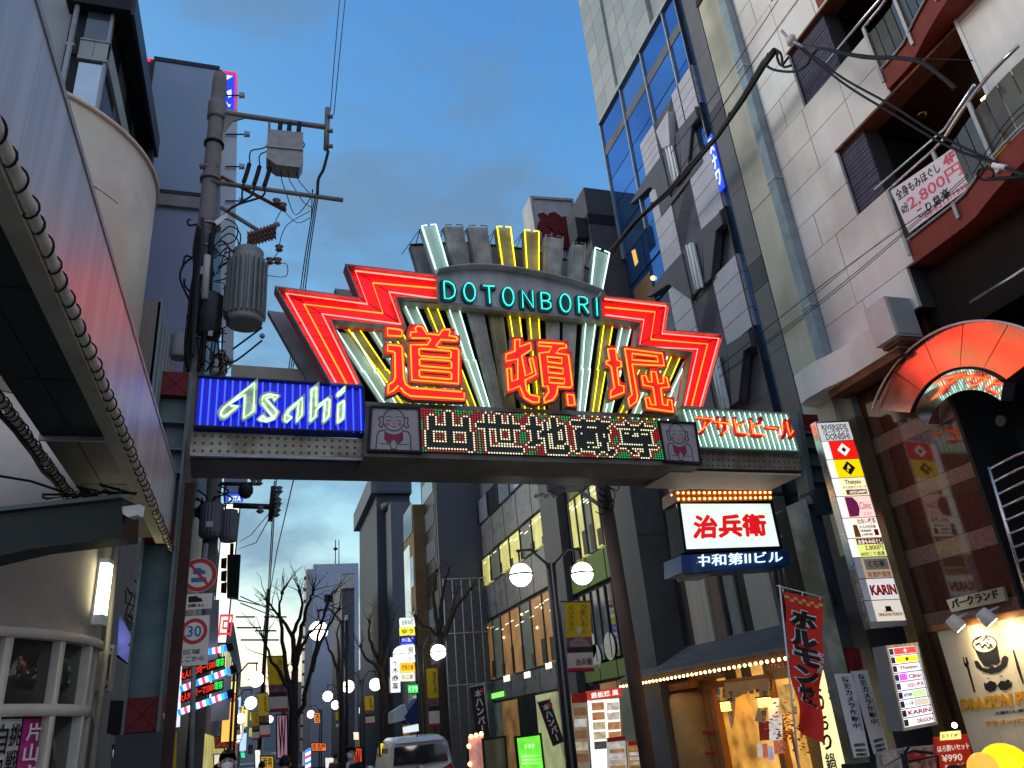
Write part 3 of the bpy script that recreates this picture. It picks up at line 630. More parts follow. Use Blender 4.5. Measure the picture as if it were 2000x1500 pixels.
def picture(q, label):
    quv = A.px(q, .3); t = thing("picture_panel", label, "picture panel", A.pt((quv[2][0] + quv[3][0]) / 2, min(p[1] for p in quv), .28))
    P("panel", MB().prism(A, quv, .262, .3), PAPER, t)
    f_ = MB(); ou = inset(quv, -.035)
    for i in range(4):
        j = (i + 1) % 4; f_.prism(A, [ou[i], ou[j], quv[j], quv[i]], .262, .33)
    P("frame", f_, BLACK, t)
    c = [Vector((*p, 0)) for p in quv]
    def g(a, b): v = (c[0] * (1 - a) + c[1] * a) * (1 - b) + (c[3] * (1 - a) + c[2] * a) * b; return v
    def ell(ax, ay, rx, ry, n=22, a0=0, a1=360): return [(ax + rx * math.cos(math.radians(a0 + (a1 - a0) * k / n)), ay + ry * math.sin(math.radians(a0 + (a1 - a0) * k / n))) for k in range(n + 1)]
    ln = MB()
    def dr(pts, wd=.008):
        for p, r in zip(pts, pts[1:]):
            P0, P1 = g(*p), g(*r); e = P1 - P0
            if e.length < 1e-6: continue
            e.normalize(); nn = Vector((-e.y, e.x, 0)) * wd; P0 = P0 - e * wd * .5; P1 = P1 + e * wd * .5
            ln.prism(A, [(v.x, v.y) for v in (P0 - nn, P1 - nn, P1 + nn, P0 + nn)], .3, .303 + random.random() * .001)
    dr(ell(.47, .27, .23, .27)); dr([(.24, .22), (.17, .2), (.15, .27), (.19, .34), (.16, .42), (.22, .47), (.25, .38)]); dr([(.70, .22), (.76, .2), (.78, .27), (.75, .34), (.79, .42), (.73, .47), (.69, .38)])
    dr(ell(.36, .32, .055, .035, 8, 200, 340), .005); dr(ell(.58, .32, .055, .035, 8, 200, 340), .005); dr(ell(.36, .25, .09, .06, 8, 215, 325), .004); dr(ell(.58, .25, .09, .06, 8, 215, 325), .004)
    dr(ell(.47, .42, .05, .025, 8, 20, 160), .005); dr([(.46, .36), (.47, .38), (.48, .36)], .004)
    dr([(.12, .99), (.13, .65), (.17, .55), (.3, .52)]); dr([(.82, .99), (.82, .65), (.77, .55), (.64, .52)]); dr([(.2, .85), (.4, .86)], .005); dr([(.55, .86), (.78, .85)], .005)
    P("bib", MB().prism(A, [(g(*p).x, g(*p).y) for p in ((.28, .54), (.36, .6), (.47, .63), (.58, .6), (.66, .54), (.67, .75), (.57, .86), (.47, .72), (.37, .86), (.28, .75))], .3, .3015), BIB, t)
    for ax in (.34, .60): P("cheek", MB().prism(A, [(g(*p).x, g(*p).y) for p in ell(ax, .38, .045, .05, 12)[:-1]], .3, .3012), CHEEK, t)
    P("hands", MB().prism(A, [(g(*p).x, g(*p).y) for p in ((.47, .74), (.53, .85), (.51, .96), (.43, .96), (.41, .85))], .3, .3045), PAPER, t)
    dr([(.47, .74), (.47, .97)], .004); dr([(.47, .73), (.54, .85), (.52, .97), (.42, .97), (.4, .85), (.47, .73)], .005)
    P("drawing", ln, LINE, t, kind="stuff")
picture([(727, 797), (816, 800), (820, 881), (722, 878)], "grey panel with a bald praying figure, left of the bulb message board")
picture([(1288, 826), (1355, 829), (1366, 903), (1300, 899)], "grey panel with a bald praying figure, right of the bulb message board")
# ================================================================= right side of the street
F = FX(10.5)
def q4(fr, px, d=0.0): return fr.px(px, d)
def piece(name, fr, px, d0, d1, m_, par): return P(name, MB().prism(fr, fr.px(px, d1), d0, d1), m_, par)
def prect(name, fr, u0, u1, v0, v1, d0, d1, m_, par): return P(name, MB().rect(fr, u0, u1, v0, v1, d0, d1), m_, par)
def yrect(name, fr, y0, y1, z0, z1, d0, d1, m_, par): return prect(name, fr, -y1, -y0, z0, z1, d0, d1, m_, par)
PINK = [mat("beige_facade_panel_%s" % n, c, .7, var=.13, scale=1.3, streak=.5, tint=(.30, .25, .20), dirt=.3) for n, c in (("warm", (.71, .65, .61)), ("pale", (.74, .68, .64)), ("grey", (.68, .63, .60)))]
BRICK = mat("purple_brick", (.07, .065, .095), .7, var=.35, scale=9)
CORE = mat("dark_joint", (.05, .045, .045), .9)
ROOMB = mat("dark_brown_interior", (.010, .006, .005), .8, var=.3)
OXBL = mat("oxblood_paint", (.19, .035, .022), .55, var=.2, scale=3)
park = thing("building", "beige panelled building with open loggias and curved red brown balconies on the right", "building", (12, 8.5, 0))
zr = [7.52, 8.30, 9.08, 9.88, 10.66, 11.44, 12.21, 12.98, 13.76, 14.53, 15.32, 16.11, 16.9, 17.68, 18.5, 19.3, 20.1, 20.9]
def loggia_rows(i):
    z = zr[i]
    if abs(z - 9.88) < .9 and z >= 9.8: return 9.47
    if 12.9 < z < 14.4: return 9.9
    if 16 < z < 17.6: return 9.9
    return None
cb_ = MB()
for i in range(len(zr) - 1):
    z0, z1 = zr[i], zr[i + 1]; lg = loggia_rows(i)
    if lg: cols = [(lg, 10.5), (10.5, 11.05)] if i % 2 else [(lg, 11.05)]
    else:
        cols = [(8.82, 9.95 - .3 * (i % 2)), (9.95 - .3 * (i % 2), 11.05)]
        if z0 < 11.4 and z0 > 7.9: cols = [(8.61, 10.1)] + [(10.1, 11.05)]
        if z0 < 8.2: cols = [(8.82, 9.95), (9.95, 11.05)]
        if 11.4 < z0 < 12.9 or 14.5 < z0 < 16: cols = [(7.94, 8.9)] + [(8.9, 9.98), (9.98, 11.05)]
    for a, b in cols: yrect("facade_panel", F, a + .008, b - .008, z0 + .008, z1 - .008, -.06, random.uniform(-.002, .004), random.choice(PINK), park)
    a = min(c[0] for c in cols); cb_.rect(F, -11.05, -a, z0, z1, -.5, -.06)
P("wall_core", cb_, CORE, park)
# purple brick reveals at the back of each loggia's left end, courses as real ridges
for z0, z1, y1 in ((9.88, 11.44, 9.47), (12.98, 14.53, 9.9), (16.11, 17.68, 9.9)):
    bk = MB(); n = 17
    for k in range(n): bk.rect(F, -y1, -8.82, z0 + (z1 - z0) * k / n + .006, z0 + (z1 - z0) * (k + 1) / n - .006, -.16, -.10 + random.random() * .01)
    P("brick_courses", bk, BRICK, park, kind="stuff")
    yrect("wall_core", F, 8.82, y1, z0, z1, -.5, -.17, CORE, park)
    yrect("lintel", F, 6.4, y1 + .03, z1 - .03, z1 + .02, -.4, .015, RUST, park)
    # open room behind
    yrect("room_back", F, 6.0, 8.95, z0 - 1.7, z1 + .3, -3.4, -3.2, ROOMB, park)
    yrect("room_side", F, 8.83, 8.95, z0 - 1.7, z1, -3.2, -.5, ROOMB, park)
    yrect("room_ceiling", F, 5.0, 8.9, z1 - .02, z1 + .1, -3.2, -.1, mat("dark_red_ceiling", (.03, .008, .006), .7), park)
    cl_ = F.pt(-8.2, z1 - .05, -.9)
    P("downlight", MB().lathe(cl_, [(0, .09), (-.05, .09), (-.05, .06)], 14, Vector((0, 0, 1))), STEEL, park)
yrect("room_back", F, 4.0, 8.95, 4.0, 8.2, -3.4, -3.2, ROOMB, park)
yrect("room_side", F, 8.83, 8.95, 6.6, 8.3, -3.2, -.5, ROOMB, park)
# balconies: straight stretch, then a bow front; oxblood slab edge, glass, steel rail
BGLASS = mat("bronze_balcony_glass", (.10, .085, .06), .12, 0.3, var=.3, scale=2)
def balcony(zf, y_out):
    pts = []
    for k in range(13):
        y = y_out - (y_out - 5.4) * k / 12
        b = max(0.0, (7.35 - y)); bow = 0.0 if y > 7.35 else .5 * math.sin(min(b / 1.9, 1) * math.pi * .5)
        pts.append((10.44 - bow, y))
    sl = MB()
    for (x0, y0), (x1, y1) in zip(pts, pts[1:]):
        k = len(sl.v)
        sl._add([(x0, y0, zf), (x1, y1, zf), (x1, y1, zf - .42), (x0, y0, zf - .42), (12.5, y0, zf), (12.5, y1, zf), (12.5, y1, zf - .42), (12.5, y0, zf - .42)], [(0, 3, 2, 1), (0, 1, 5, 4), (3, 7, 6, 2)])
    sl._add([(pts[0][0], y_out, zf), (12.5, y_out, zf), (12.5, y_out, zf - .42), (pts[0][0], y_out, zf - .42)], [(0, 1, 2, 3)])
    P("balcony_slab", sl, OXBL, park)
    for (x0, y0), (x1, y1) in zip(pts, pts[1:]):
        P("balcony_pane", MB()._add([(x0, y0 - .01, zf + .06), (x1, y1 + .01, zf + .06), (x1, y1 + .01, zf + .92), (x0, y0 - .01, zf + .92), (x0 + .015, y0 - .01, zf + .06), (x1 + .015, y1 + .01, zf + .06), (x1 + .015, y1 + .01, zf + .92), (x0 + .015, y0 - .01, zf + .92)], [(0, 3, 2, 1), (4, 5, 6, 7), (0, 1, 5, 4), (3, 7, 6, 2), (0, 4, 7, 3), (1, 2, 6, 5)]), BGLASS, park)
    P("handrail", MB().tube([(x - .03, y, zf + 1.12) for x, y in pts], .03, 8), STEEL, park)
    P("lower_rail", MB().tube([(x - .03, y, zf + .03) for x, y in pts], .025, 6), GALV, park)
    for k in (0, 4, 8): P("rail_post", MB().box(pts[k][0] - .05, pts[k][0] - .01, pts[k][1] - .03, pts[k][1] + .03, zf - .25, zf + 1.12), GALV, park)
balcony(11.95, 7.93); balcony(8.65, 8.6)
P("balcony_slab", MB().box(10.5, 12.5, 5.2, 8.8, 14.6, 15.1), OXBL, park)
P("handrail", MB().tube([(10.42, 8.95, 13.25), (10.42, 7.9, 13.25), (10.42, 6.4, 13.2)], .03, 8), STEEL, park)
P("handrail", MB().tube([(10.42, 8.85, 10.0), (10.42, 7.2, 9.95), (10.1, 6.3, 9.95)], .028, 8), STEEL, park)
P("handrail", MB().tube([(10.46, 7.9, 7.05), (10.46, 5.5, 7.05)], .03, 8), STEEL, park)
P("column", MB().lathe((11.5, 6.9, 8.7), [(0, .14), (6.2, .14)], 12), OXBL, park)
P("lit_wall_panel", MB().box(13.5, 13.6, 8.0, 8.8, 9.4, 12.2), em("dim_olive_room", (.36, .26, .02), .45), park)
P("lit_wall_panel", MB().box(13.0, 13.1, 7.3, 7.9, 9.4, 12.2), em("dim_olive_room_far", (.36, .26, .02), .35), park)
P("tube_lamp", MB().tube([(12.2, 7.2, 11.3), (12.2, 7.6, 11.3)], .03), em("tube_lamp", (1, .9, .5), 2.5), park)
# end wall, nearest to the camera
for i in range(3, len(zr) - 1, 2): yrect("facade_panel", F, 3.0, 6.38, zr[i] + .008, zr[i + 1 + (i + 2 < len(zr))] - .008, -.3, .03, PINK[1], park)
yrect("wall_edge", F, 6.36, 6.42, 8.0, 21, -.5, .05, WHITE, park)
# ledge below the panels with a rounded end, and its brown underside
lg = MB(); prof = [(-11.9, 0), (-11.86, .28), (-11.75, .45), (-11.5, .5), (-11.0, .48), (-10.75, .40), (-10.4, .34), (-9.2, .34), (-9.2, 0)]
vsn = [(10.5 - d, -u, z) for z in (6.92, 7.52) for u, d in prof]; n = len(prof)
lg._add(vsn, [tuple(range(n)), tuple(range(2 * n - 1, n - 1, -1))] + [(i, i + n, (i + 1) % n + n, (i + 1) % n) for i in range(n)])
P("ledge", lg, PINK[1], park)
P("ledge_underside", MB().box(10.2, 10.62, 9.25, 11.1, 6.78, 6.915), RUST, park)
# white cabinet on the wall
cbx = thing("utility_cabinet", "pale grey square cabinet fixed to the panelled wall above the red arch", "cabinet", (10.2, 9.2, 6.95))
P("body", MB().box(9.93, 10.49, 8.95, 9.45, 7.0, 7.75), mat("pale_grey_cabinet", (.5, .48, .47), .5, var=.1), cbx)
P("door", MB().box(9.97, 10.45, 8.925, 8.945, 7.03, 7.72), mat("mid_grey_cabinet_door", (.33, .33, .33), .5, var=.1), cbx)
P("bracket", MB().box(10.05, 10.49, 8.98, 9.42, 6.93, 6.99), RUST, cbx)
# ---- downpipe and pilaster
pil = thing("pilaster", "stained pale concrete pilaster between the panelled building and the grey tower", "pilaster", (10.8, 11.8, 0))
yrect("shaft", F, 11.42, 12.3, 4.0, 18.75, -.6, -.02, mat("stained_pale_concrete", (.47, .46, .38), .8, var=.25, scale=1.2, streak=.5, tint=(.2, .19, .14), dirt=.45), pil)
yrect("cap", F, 11.35, 12.33, 18.76, 18.95, -.6, .02, BLACK, pil)
yrect("shaft_recess", F, 11.05, 11.42, 6.0, 18.7, -.6, -.12, mat("grey_green_concrete", (.26, .27, .24), .85, var=.3, streak=.5), pil)
for z in (8.8, 12.0, 15.3): yrect("joint", F, 11.42, 12.3, z, z + .012, -.02, -.014, DARK, pil)
dp = thing("downpipe", "tall blue grey square downpipe beside the beige panels", "downpipe", (10.38, 11.15, 7.4))
P("pipe", MB().box(10.28, 10.48, 11.04, 11.28, 7.5, 19.5), mat("blue_grey_paint", (.22, .28, .31), .5, var=.25, scale=3), dp)
for z in (8.8, 12.0, 15.3, 18.4): P("clamp", MB().box(10.265, 10.5, 11.02, 11.30, z, z + .06), GALV, dp)
# ================================================================= grey tower with hexagonal frames
hexb = thing("building", "dark grey tower with hexagonal frames, lattice strips and blue mirror glass", "building", (12, 15.5, 0))
STONE = mat("grey_stone_cladding", (.12, .12, .125), .45, var=.2, scale=1.5)
STONE2 = mat("dark_stone_band", (.05, .052, .058), .45, var=.2)
LGREY = mat("light_grey_panel", (.40, .40, .44), .5, var=.1, scale=2)
FRAME = mat("charcoal_frame", (.085, .085, .10), .5, var=.2)
LATT = mat("purple_lattice", (.13, .125, .16), .6, var=.2, scale=6)
BROWN = mat("brown_metal_trim", (.05, .038, .03), .5, var=.2)
MIRROR = [mat("blue_mirror_glass_%s" % n, c, .04, .88, var=.06, scale=.5) for n, c in (("deep", (.07, .20, .50)), ("mid", (.10, .25, .56)), ("soft", (.13, .29, .58)))]
G = FX(10.56)
P("wall_core", MB().box(10.75, 16, 12.4, 18.7, 8.0, 20.3), STONE, hexb)
P("wall_core", MB().box(10.75, 16, 12.4, 18.7, -.6, 8.0), FRAME, hexb)
# stone strip at the right edge, slabs one by one
zc = [6.5, 8.6, 10.2, 10.9, 12.9, 14.9, 15.6, 17.4, 19.2, 20.6]
for i, (a, b) in enumerate(zip(zc, zc[1:])): yrect("stone_slab", G, 12.36, 12.93, a + .006, b - .006, -.2, .02, STONE2 if i in (2, 5) else STONE, hexb)
for i in range(10):
    a = 7.2 + i * 1.35; yrect("window_pane", G, 12.95, 13.2, a, a + 1.32, -.2, -.06, MIRROR[i % 3], hexb)
yrect("mullion", G, 12.93, 12.955, 6.5, 20.6, -.1, .03, DARK, hexb); yrect("mullion", G, 13.19, 13.22, 6.5, 20.6, -.1, .05, DARK, hexb)
# mirror glass
yms = [18.68, 17.0, 15.45, 13.95, 13.24]
zms = [14.9, 15.85, 16.95, 18.0, 19.05, 19.4, 20.45]
for (ya, yb) in zip(yms, yms[1:]):
    for k, (za, zb_) in enumerate(zip(zms, zms[1:])):
        if k == 4: yrect("spandrel", G, yb + .03, ya - .03, za, zb_, -.15, -.02, STONE, hexb)
        else: yrect("window_pane", G, yb + .03, ya - .03, za + .02, zb_ - .02, -.15, -.03 - random.random() * .012, random.choice(MIRROR), hexb)
for y in yms: yrect("mullion", G, y - .025, y + .025, 14.9, 20.5, -.1, .03, GALV, hexb)
yrect("parapet", G, 13.2, 18.72, 20.46, 20.62, -.3, .06, GALV, hexb)
# frames traced once and repeated a storey up and down
def H4(pts): return [(1100 + x / 4, 350 + y / 4) for x, y in pts]
zA = F.uv(1412.5, 437.5)[1]; zB = F.uv(1470, 672.5)[1]; PER = zA - zB
def hexmod(dz, top=99, parts=None):
    def sh(px, d): return [(u, min(v + dz, top)) for u, v in G.px(H4(px), d)]
    def pp(name, px, d0, d1, m_): return P(name, MB().prism(G, sh(px, d1), d0, d1), m_, hexb)
    pp("frame_band", [(650, 920), (785, 730), (925, 578), (1005, 930), (1000, 945), (822, 818), (690, 905)], -.1, .10, FRAME)
    pp("frame_band", [(1078, 392), (1238, 245), (1255, 350), (1195, 405), (1163, 775), (1108, 830), (1088, 500)], -.1, .10, FRAME)
    pp("frame_core", [(920, 580), (985, 490), (1080, 400), (1100, 800), (1010, 920)], -.1, .06, FRAME)
    # light panels in slabs
    for nm, (tl, tr, br, bl), n in (("l", ((815, 850), (905, 895), (1050, 1180), (870, 1175)), 3), ("r", ((1205, 410), (1265, 370), (1452, 1160), (1262, 1290)), 6)):
        pass
    l0 = sh([(672, 112), (832, 140), (922, 580), (790, 722)], .03); r0 = sh([(982, -60), (1192, -100), (1236, 240), (1076, 395)], .03)
    for quad, n in ((l0, 5), (r0, 4)):
        tl, tr, br, bl = [Vector((*p, 0)) for p in quad]
        u0 = min(tl.x, bl.x); u1 = max(tr.x, br.x)
        zt_ = max(tl.y, tr.y); zb2 = min(bl.y, br.y); h = (zt_ - zb2) / n
        for k in range(n): P("light_panel", MB().rect(G, u0 + .012, u1 - .012, zb2 + k * h + .01, zb2 + (k + 1) * h - .01, -.1, .03), LGREY, hexb)
    # lattice strip: crossing bars
    q_ = sh([(838, 125), (985, 0), (1085, 390), (912, 520)], .0); us = [p[0] for p in q_]; vs_ = [p[1] for p in q_]
    u0, u1 = min(us) + .05, max(us) - .02; v0, v1 = min(vs_), max(vs_)
    P("lattice_back", MB().rect(G, u0, u1, v0, v1, -.1, -.02), FRAME, hexb)
    lt = MB(); s_ = .11
    k = v0 - (u1 - u0)
    while k < v1:
        for sg in (1, -1):
            a, b = (u0, k), (u1, k + (u1 - u0))
            if sg < 0: a, b = (u1, k), (u0, k + (u1 - u0))
            if a[1] >= v0 and b[1] <= v1: lt.tube([G.pt(*a, .01 + sg * .006), G.pt(*b, .01 + sg * .006)], .011, 4)
        k += s_
    P("lattice_bars", lt, LATT, hexb, kind="stuff")
    t_ = P("trim", MB().tube([G.pt(u, v, .11) for u, v in sh([(1225, 245), (1252, 350), (1197, 405), (1162, 772), (1000, 925)], .11)], .03, 4), BROWN, hexb)
    lq_ = sh([(945, 522), (1000, 490), (1075, 840), (1020, 866)], .2)
    P("light_fitting", MB().prism(G, lq_, .1, .16), WHITE, hexb)
    a0, a1 = Vector(lq_[0]).lerp(Vector(lq_[1]), .25), Vector(lq_[3]).lerp(Vector(lq_[2]), .25); b0, b1 = Vector(lq_[0]).lerp(Vector(lq_[1]), .75), Vector(lq_[3]).lerp(Vector(lq_[2]), .75)
    for a, b in ((a0, a1), (b0, b1)): P("unlit_tube", MB().tube([G.pt(*a, .19), G.pt(*b, .19)], .025, 6), mat("frosted_tube", (.62, .72, .78), .2, var=.1) if 'FT' not in globals() else FT, hexb)
FT = mat("frosted_tube", (.62, .72, .78), .2, var=.1)
hexmod(0); hexmod(-PER); hexmod(PER, 17.6)
yrect("frame_band", G, 13.6, 16.0, 14.6, 15.6, -.1, .05, FRAME, hexb)
# silver funnel fixture under the glass
piece("funnel", G, [(1281, 256), (1304, 217), (1308, 282), (1293, 290)], -.1, .22, LGREY, hexb)
# left, dark glazing with a dim lit room
for i in range(7):
    z = 6.0 + i * 1.3
    for ya, yb in ((18.6, 17.4), (17.4, 16.2)):
        yrect("window_pane", G, yb + .02, ya - .02, z + .04, z + 1.24, -.2, -.05, GLASSD if i < 5 else MIRROR[0], hexb)
yrect("lit_room", G, 17.3, 18.45, 12.45, 13.6, -.049, -.045, em("dim_room", (.09, .05, .015), .25, var=.5), hexb)
P("ceiling_lamp", MB().sphere(G.pt(-17.15, 13.25, -.02), .07, 8, 5), em("warm_lamp", (1, .75, .25), 3), hexb)
P("lit_strip", MB().prism(G, G.px([(1231, 490), (1238, 486), (1244, 512), (1238, 520)]), -.045, -.04), em("amber_strip", (1, .5, .1), .5), hexb)
# blue banner seen edge-on between the stone and the panels
bn = thing("banner_sign", "narrow blue hanging sign with white lettering on the grey tower", "sign", (10.4, 13.1, 13.4))
yrect("panel", G, 12.97, 13.2, 13.3, 15.0, .04, .07, em("blue_sign", (.01, .07, .75), .8), bn)
vtxt("スナワ", G, [(-13.18, 13.4), (-13.0, 13.4), (-13.0, 14.9), (-13.18, 14.9)], .07, em("white_sign_ink", (.8, .85, .9), .8), bn, bold=.02)
# ---- tiled upper tower
up = thing("building", "pale grey tiled tower rising above the blue mirror glass", "building", (13, 17, 20.7))
TILE = [mat("grey_tile_%s" % n, c, .5, var=.1, scale=1) for n, c in (("a", (.30, .33, .33)), ("b", (.34, .36, .36)), ("c", (.27, .30, .31)))]
P("wall_core", MB().box(10.75, 15, 13.5, 18.7, 20.63, 32), CORE, up)
yy = [18.7, 17.95, 17.2, 16.6, 16.0, 15.4, 14.6, 13.6]
for k in range(14):
    for j, (ya, yb) in enumerate(zip(yy, yy[1:])):
        z = 20.65 + k * .78; d = {0: .0, 1: .0, 2: -.10, 3: -.10, 4: -.1, 5: .0, 6: -.15}[j]
        yrect("tile", G, yb + .008, ya - .008, z + .008, z + .772, -.25, d + .01, random.choice(TILE), up)
# ---- the dark block that stands forward, left of the tower
blk = thing("building", "dark grey block with a black band, left of the hexagonal frames", "building", (10, 19.2, 0))
B = FY(18.75)
x0 = B.uv(1142, 380)[0]; x1 = B.uv(1238, 500)[0] + .6; zt2 = B.uv(1150, 367)[1]
BLK = mat("dark_slate", (.075, .075, .082), .55, var=.2, scale=1.5)
P("wall", MB().box(x0, 12.5, 18.75, 20.4, -.6, zt2), BLK, blk)
P("band", MB().box(x0 - .02, x1, 18.73, 20.42, B.uv(1160, 437)[1], B.uv(1160, 418)[1]), BLACK, blk)
for z in (6, 8.5, 11, 15.2): P("joint", MB().box(x0, 12.5, 18.742, 18.75, z, z + .015), BLACK, blk)
P("duct_box", MB().box(x0 - .4, x0 - .02, 18.9, 19.5, B.uv(1140, 458)[1], B.uv(1140, 420)[1]), DARK, blk)
# ---- white rooftop sign with three dark red curls
ws = thing("rooftop_sign", "grey white rooftop sign box with three dark red curls, behind the neon crown", "sign", onY(1075, 560, 21))
W = FY(21)
P("box", MB().prism(W, W.px([(1034, 384), (1119, 390), (1135, 560), (1060, 560)]), -.9, 0), mat("weathered_white_box", (.42, .42, .44), .6, var=.2, streak=.5, tint=(.2, .18, .17), dirt=.3), ws)
fm = MB(); qq = W.px([(1034, 384), (1119, 390), (1135, 560), (1060, 560)]); iq = inset(qq, .1)
for i in range(4): j = (i + 1) % 4; fm.prism(W, [qq[i], qq[j], iq[j], iq[i]], 0, .06)
P("frame", fm, GALV, ws)
CURL = mat("dark_red_curl", (.13, .012, .015), .5)
for cx_, cy_ in ((1062, 434), (1083, 434), (1103, 444)):
    c0 = [(cx_ - 4, cy_ - 6), (cx_ - 7, cy_ - 14), (cx_ - 1, cy_ - 16), (cx_ + 6, cy_ - 10), (cx_ + 8, cy_ + 4), (cx_ + 6, cy_ + 30), (cx_ - 3, cy_ + 30), (cx_ - 2, cy_ + 12), (cx_ - 8, cy_ + 4), (cx_ - 6, cy_ - 2)]
    c0 = [(cx_ + (x - cx_) * 1.75, cy_ + (y - cy_) * 1.35 + 4) for x, y in c0]; P("curl", MB().prism(W, W.px(c0), 0, .05 + .002 * (cx_ - 1060)), CURL, ws)
# ================================================================= polished brown granite front with the arched hood
GR = FX(10.78)
gran = thing("building", "polished dark brown granite shop front with lighter bands and an arched doorway", "building", (12, 10, 0))
GRD = mat("brown_granite", (.075, .028, .018), .07, var=.35, scale=14, spec=.7); GRL = mat("pale_brown_granite", (.20, .11, .085), .12, var=.3, scale=14)
P("wall_core", MB().box(10.9, 16, 9.05, 11.35, -.3, 7.6), CORE, gran)
zg = [-.3, 1.4, 2.42, 2.72, 3.5, 3.8, 4.58, 4.83, 5.6, 5.9, 6.8, 7.5]
for k, (a, b) in enumerate(zip(zg, zg[1:])):
    lt_ = k in (2, 4, 6, 8)
    ys_ = [11.33, 10.62, 9.86, 9.08] if not lt_ else [11.33, 10.3, 9.6, 9.08]
    for ya, yb in zip(ys_, ys_[1:]): yrect("granite_tile", GR, yb + .003, ya - .003, a + .003, b - .003, -.12, random.uniform(0, .0015), GRL if lt_ else GRD, gran)
P("doorway_wall", MB().box(11.8, 11.9, 4, 9.1, -.3, 7.4), BLACK, gran)
P("doorway_reveal", MB().box(10.72, 11.9, 9.0, 9.06, -.3, 6.2), BLACK, gran)
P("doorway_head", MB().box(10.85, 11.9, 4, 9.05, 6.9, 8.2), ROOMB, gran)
P("downlight", MB().lathe((10.95, 8.5, 5.3), [(0, .09), (.03, .09), (.03, .07)], 14, Vector((1, 0, 0))), DARK, gran)
# hood: an arch-shaped fan of brushed plates with a polished inner band
hood_t = thing("arch_hood", "fan shaped stainless steel hood over the doorway glowing red with reflected neon", "hood", (10.4, 8.86, 5.2))
BRUSH = mat("red_tinted_brushed_steel", (.70, .36, .34), .2, 1.0, var=.08, scale=2); POL = mat("polished_steel", (.78, .76, .73), .035, 1.0, var=.03)  # red put into the plates' base colour to deepen the reflected neon
def ringpt(x, yc, zc, r, a): return Vector((x, yc + r * math.cos(a), zc + r * math.sin(a)))
a0, a1 = math.radians(43.5), math.radians(150)
O0, O1 = (10.40, 8.74, 4.72, 2.16), (10.46, 8.80, 5.10, 1.12)     # outer rim stands a little further out than the inner one
I0, I1 = (10.46, 8.80, 5.10, 1.10), (10.52, 8.80, 5.00, .87)
NSEG = 5
def secs(nm, R0, R1, m_, edge, par):
    for s_ in range(NSEG):
        b0 = a0 + (a1 - a0) * s_ / NSEG + .004; b1 = a0 + (a1 - a0) * (s_ + 1) / NSEG - .004
        mbx = MB(); n = 10
        v = []
        for k in range(n + 1):
            a = b0 + (b1 - b0) * k / n; v += [ringpt(*R0, a), ringpt(*R1, a), ringpt(R0[0] + .25, *R0[1:], a), ringpt(R1[0] + .25, *R1[1:], a)]
        fs = []
        for k in range(n):
            c = 4 * k; fs += [(c, c + 1, c + 5, c + 4), (c + 2, c + 6, c + 7, c + 3), (c, c + 4, c + 6, c + 2), (c + 1, c + 3, c + 7, c + 5)]
        fs += [(0, 2, 3, 1), (4 * n, 4 * n + 1, 4 * n + 3, 4 * n + 2)]
        mbx._add(v, fs); mbx.sm = [False] * len(mbx.f)
        P(nm, mbx, m_, par)
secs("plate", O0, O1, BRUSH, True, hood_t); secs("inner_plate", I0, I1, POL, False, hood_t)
for R_, x in ((O0, 10.32), (O1, 10.43)):
    P("rim", MB().tube([ringpt(x, R_[1], R_[2], R_[3], a0 + (a1 - a0) * k / 30) for k in range(31)], .022, 6), STEEL if R_ is O0 else BLACK, hood_t)
# stair rails in the doorway
rail = thing("stair_rail", "stainless steel stair rail with close bars inside the dark doorway", "railing", (10.6, 8.6, 2.4))
for k in range(9):
    z = 4.55 - k * .2; P("bar", MB().tube([(10.55, 8.62 + .012 * k, z), (10.6, 8.2, z + .06), (10.75, 7.4, z + .1), (10.75, 6.5, z + .1)], .022, 6), STEEL, rail)
P("post", MB().tube([(10.55, 8.63, 4.58), (10.55, 8.75, 2.6)], .028, 6), STEEL, rail)
# ---- brass pillar
bp_ = thing("brass_pillar", "brass clad square pillar rising beside the tall shop directory", "pillar", (10.5, 11.1, -.2))
BRS = mat("brushed_brass", (.20, .145, .08), .32, .85, var=.2, scale=2, streak=1)
Q = FY(10.95)
ua = Q.uv(1781, 1205)[0]
P("shaft", MB().box(ua, ua + .22, 10.95, 11.2, -.2, 6.35), BRS, bp_); P("edge", MB().box(ua + .22, ua + .26, 10.97, 11.2, -.2, 6.35), DARK, bp_)
# ================================================================= left side: canopy over the pavement
can = thing("canopy", "long white metal canopy streaked with grime, running along the left pavement to the gate", "canopy", (-1.5, 7, 4.1))
FASC = mat("streaked_white_metal", (.42, .43, .46), .38, .2, var=.32, scale=5, streak=.5)
FL = FXL(-1.2)
for a, b in ((1.5, 3.4), (3.4, 5.6), (5.6, 7.9), (7.9, 10.0), (10.0, 11.12)):
    P("fascia_panel", MB().box(-1.24, -1.2, a, b - .004, 4.19, 5.07), FASC, can)
P("top_cap", MB().box(-1.95, -1.19, 1.5, 11.14, 5.072, 5.12), GALV, can)
P("end_panel", MB().box(-1.92, -1.24, 11.09, 11.12, 4.25, 5.07), GALV, can)
P("gutter", MB().box(-1.36, -1.245, 1.5, 10.9, 4.16, 4.3), mat("grimy_cream", (.33, .31, .22), .6, var=.25), can)
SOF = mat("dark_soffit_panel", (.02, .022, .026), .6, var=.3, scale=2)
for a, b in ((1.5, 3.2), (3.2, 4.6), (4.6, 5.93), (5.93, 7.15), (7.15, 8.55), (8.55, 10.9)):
    for x0, x1 in ((-1.89, -1.64), (-1.632, -1.365)): P("soffit_panel", MB().box(x0, x1, a + .012, b - .012, 4.24, 4.28), SOF if b < 7.2 else mat("grey_soffit_panel", (.07, .07, .065), .6, var=.2), can)
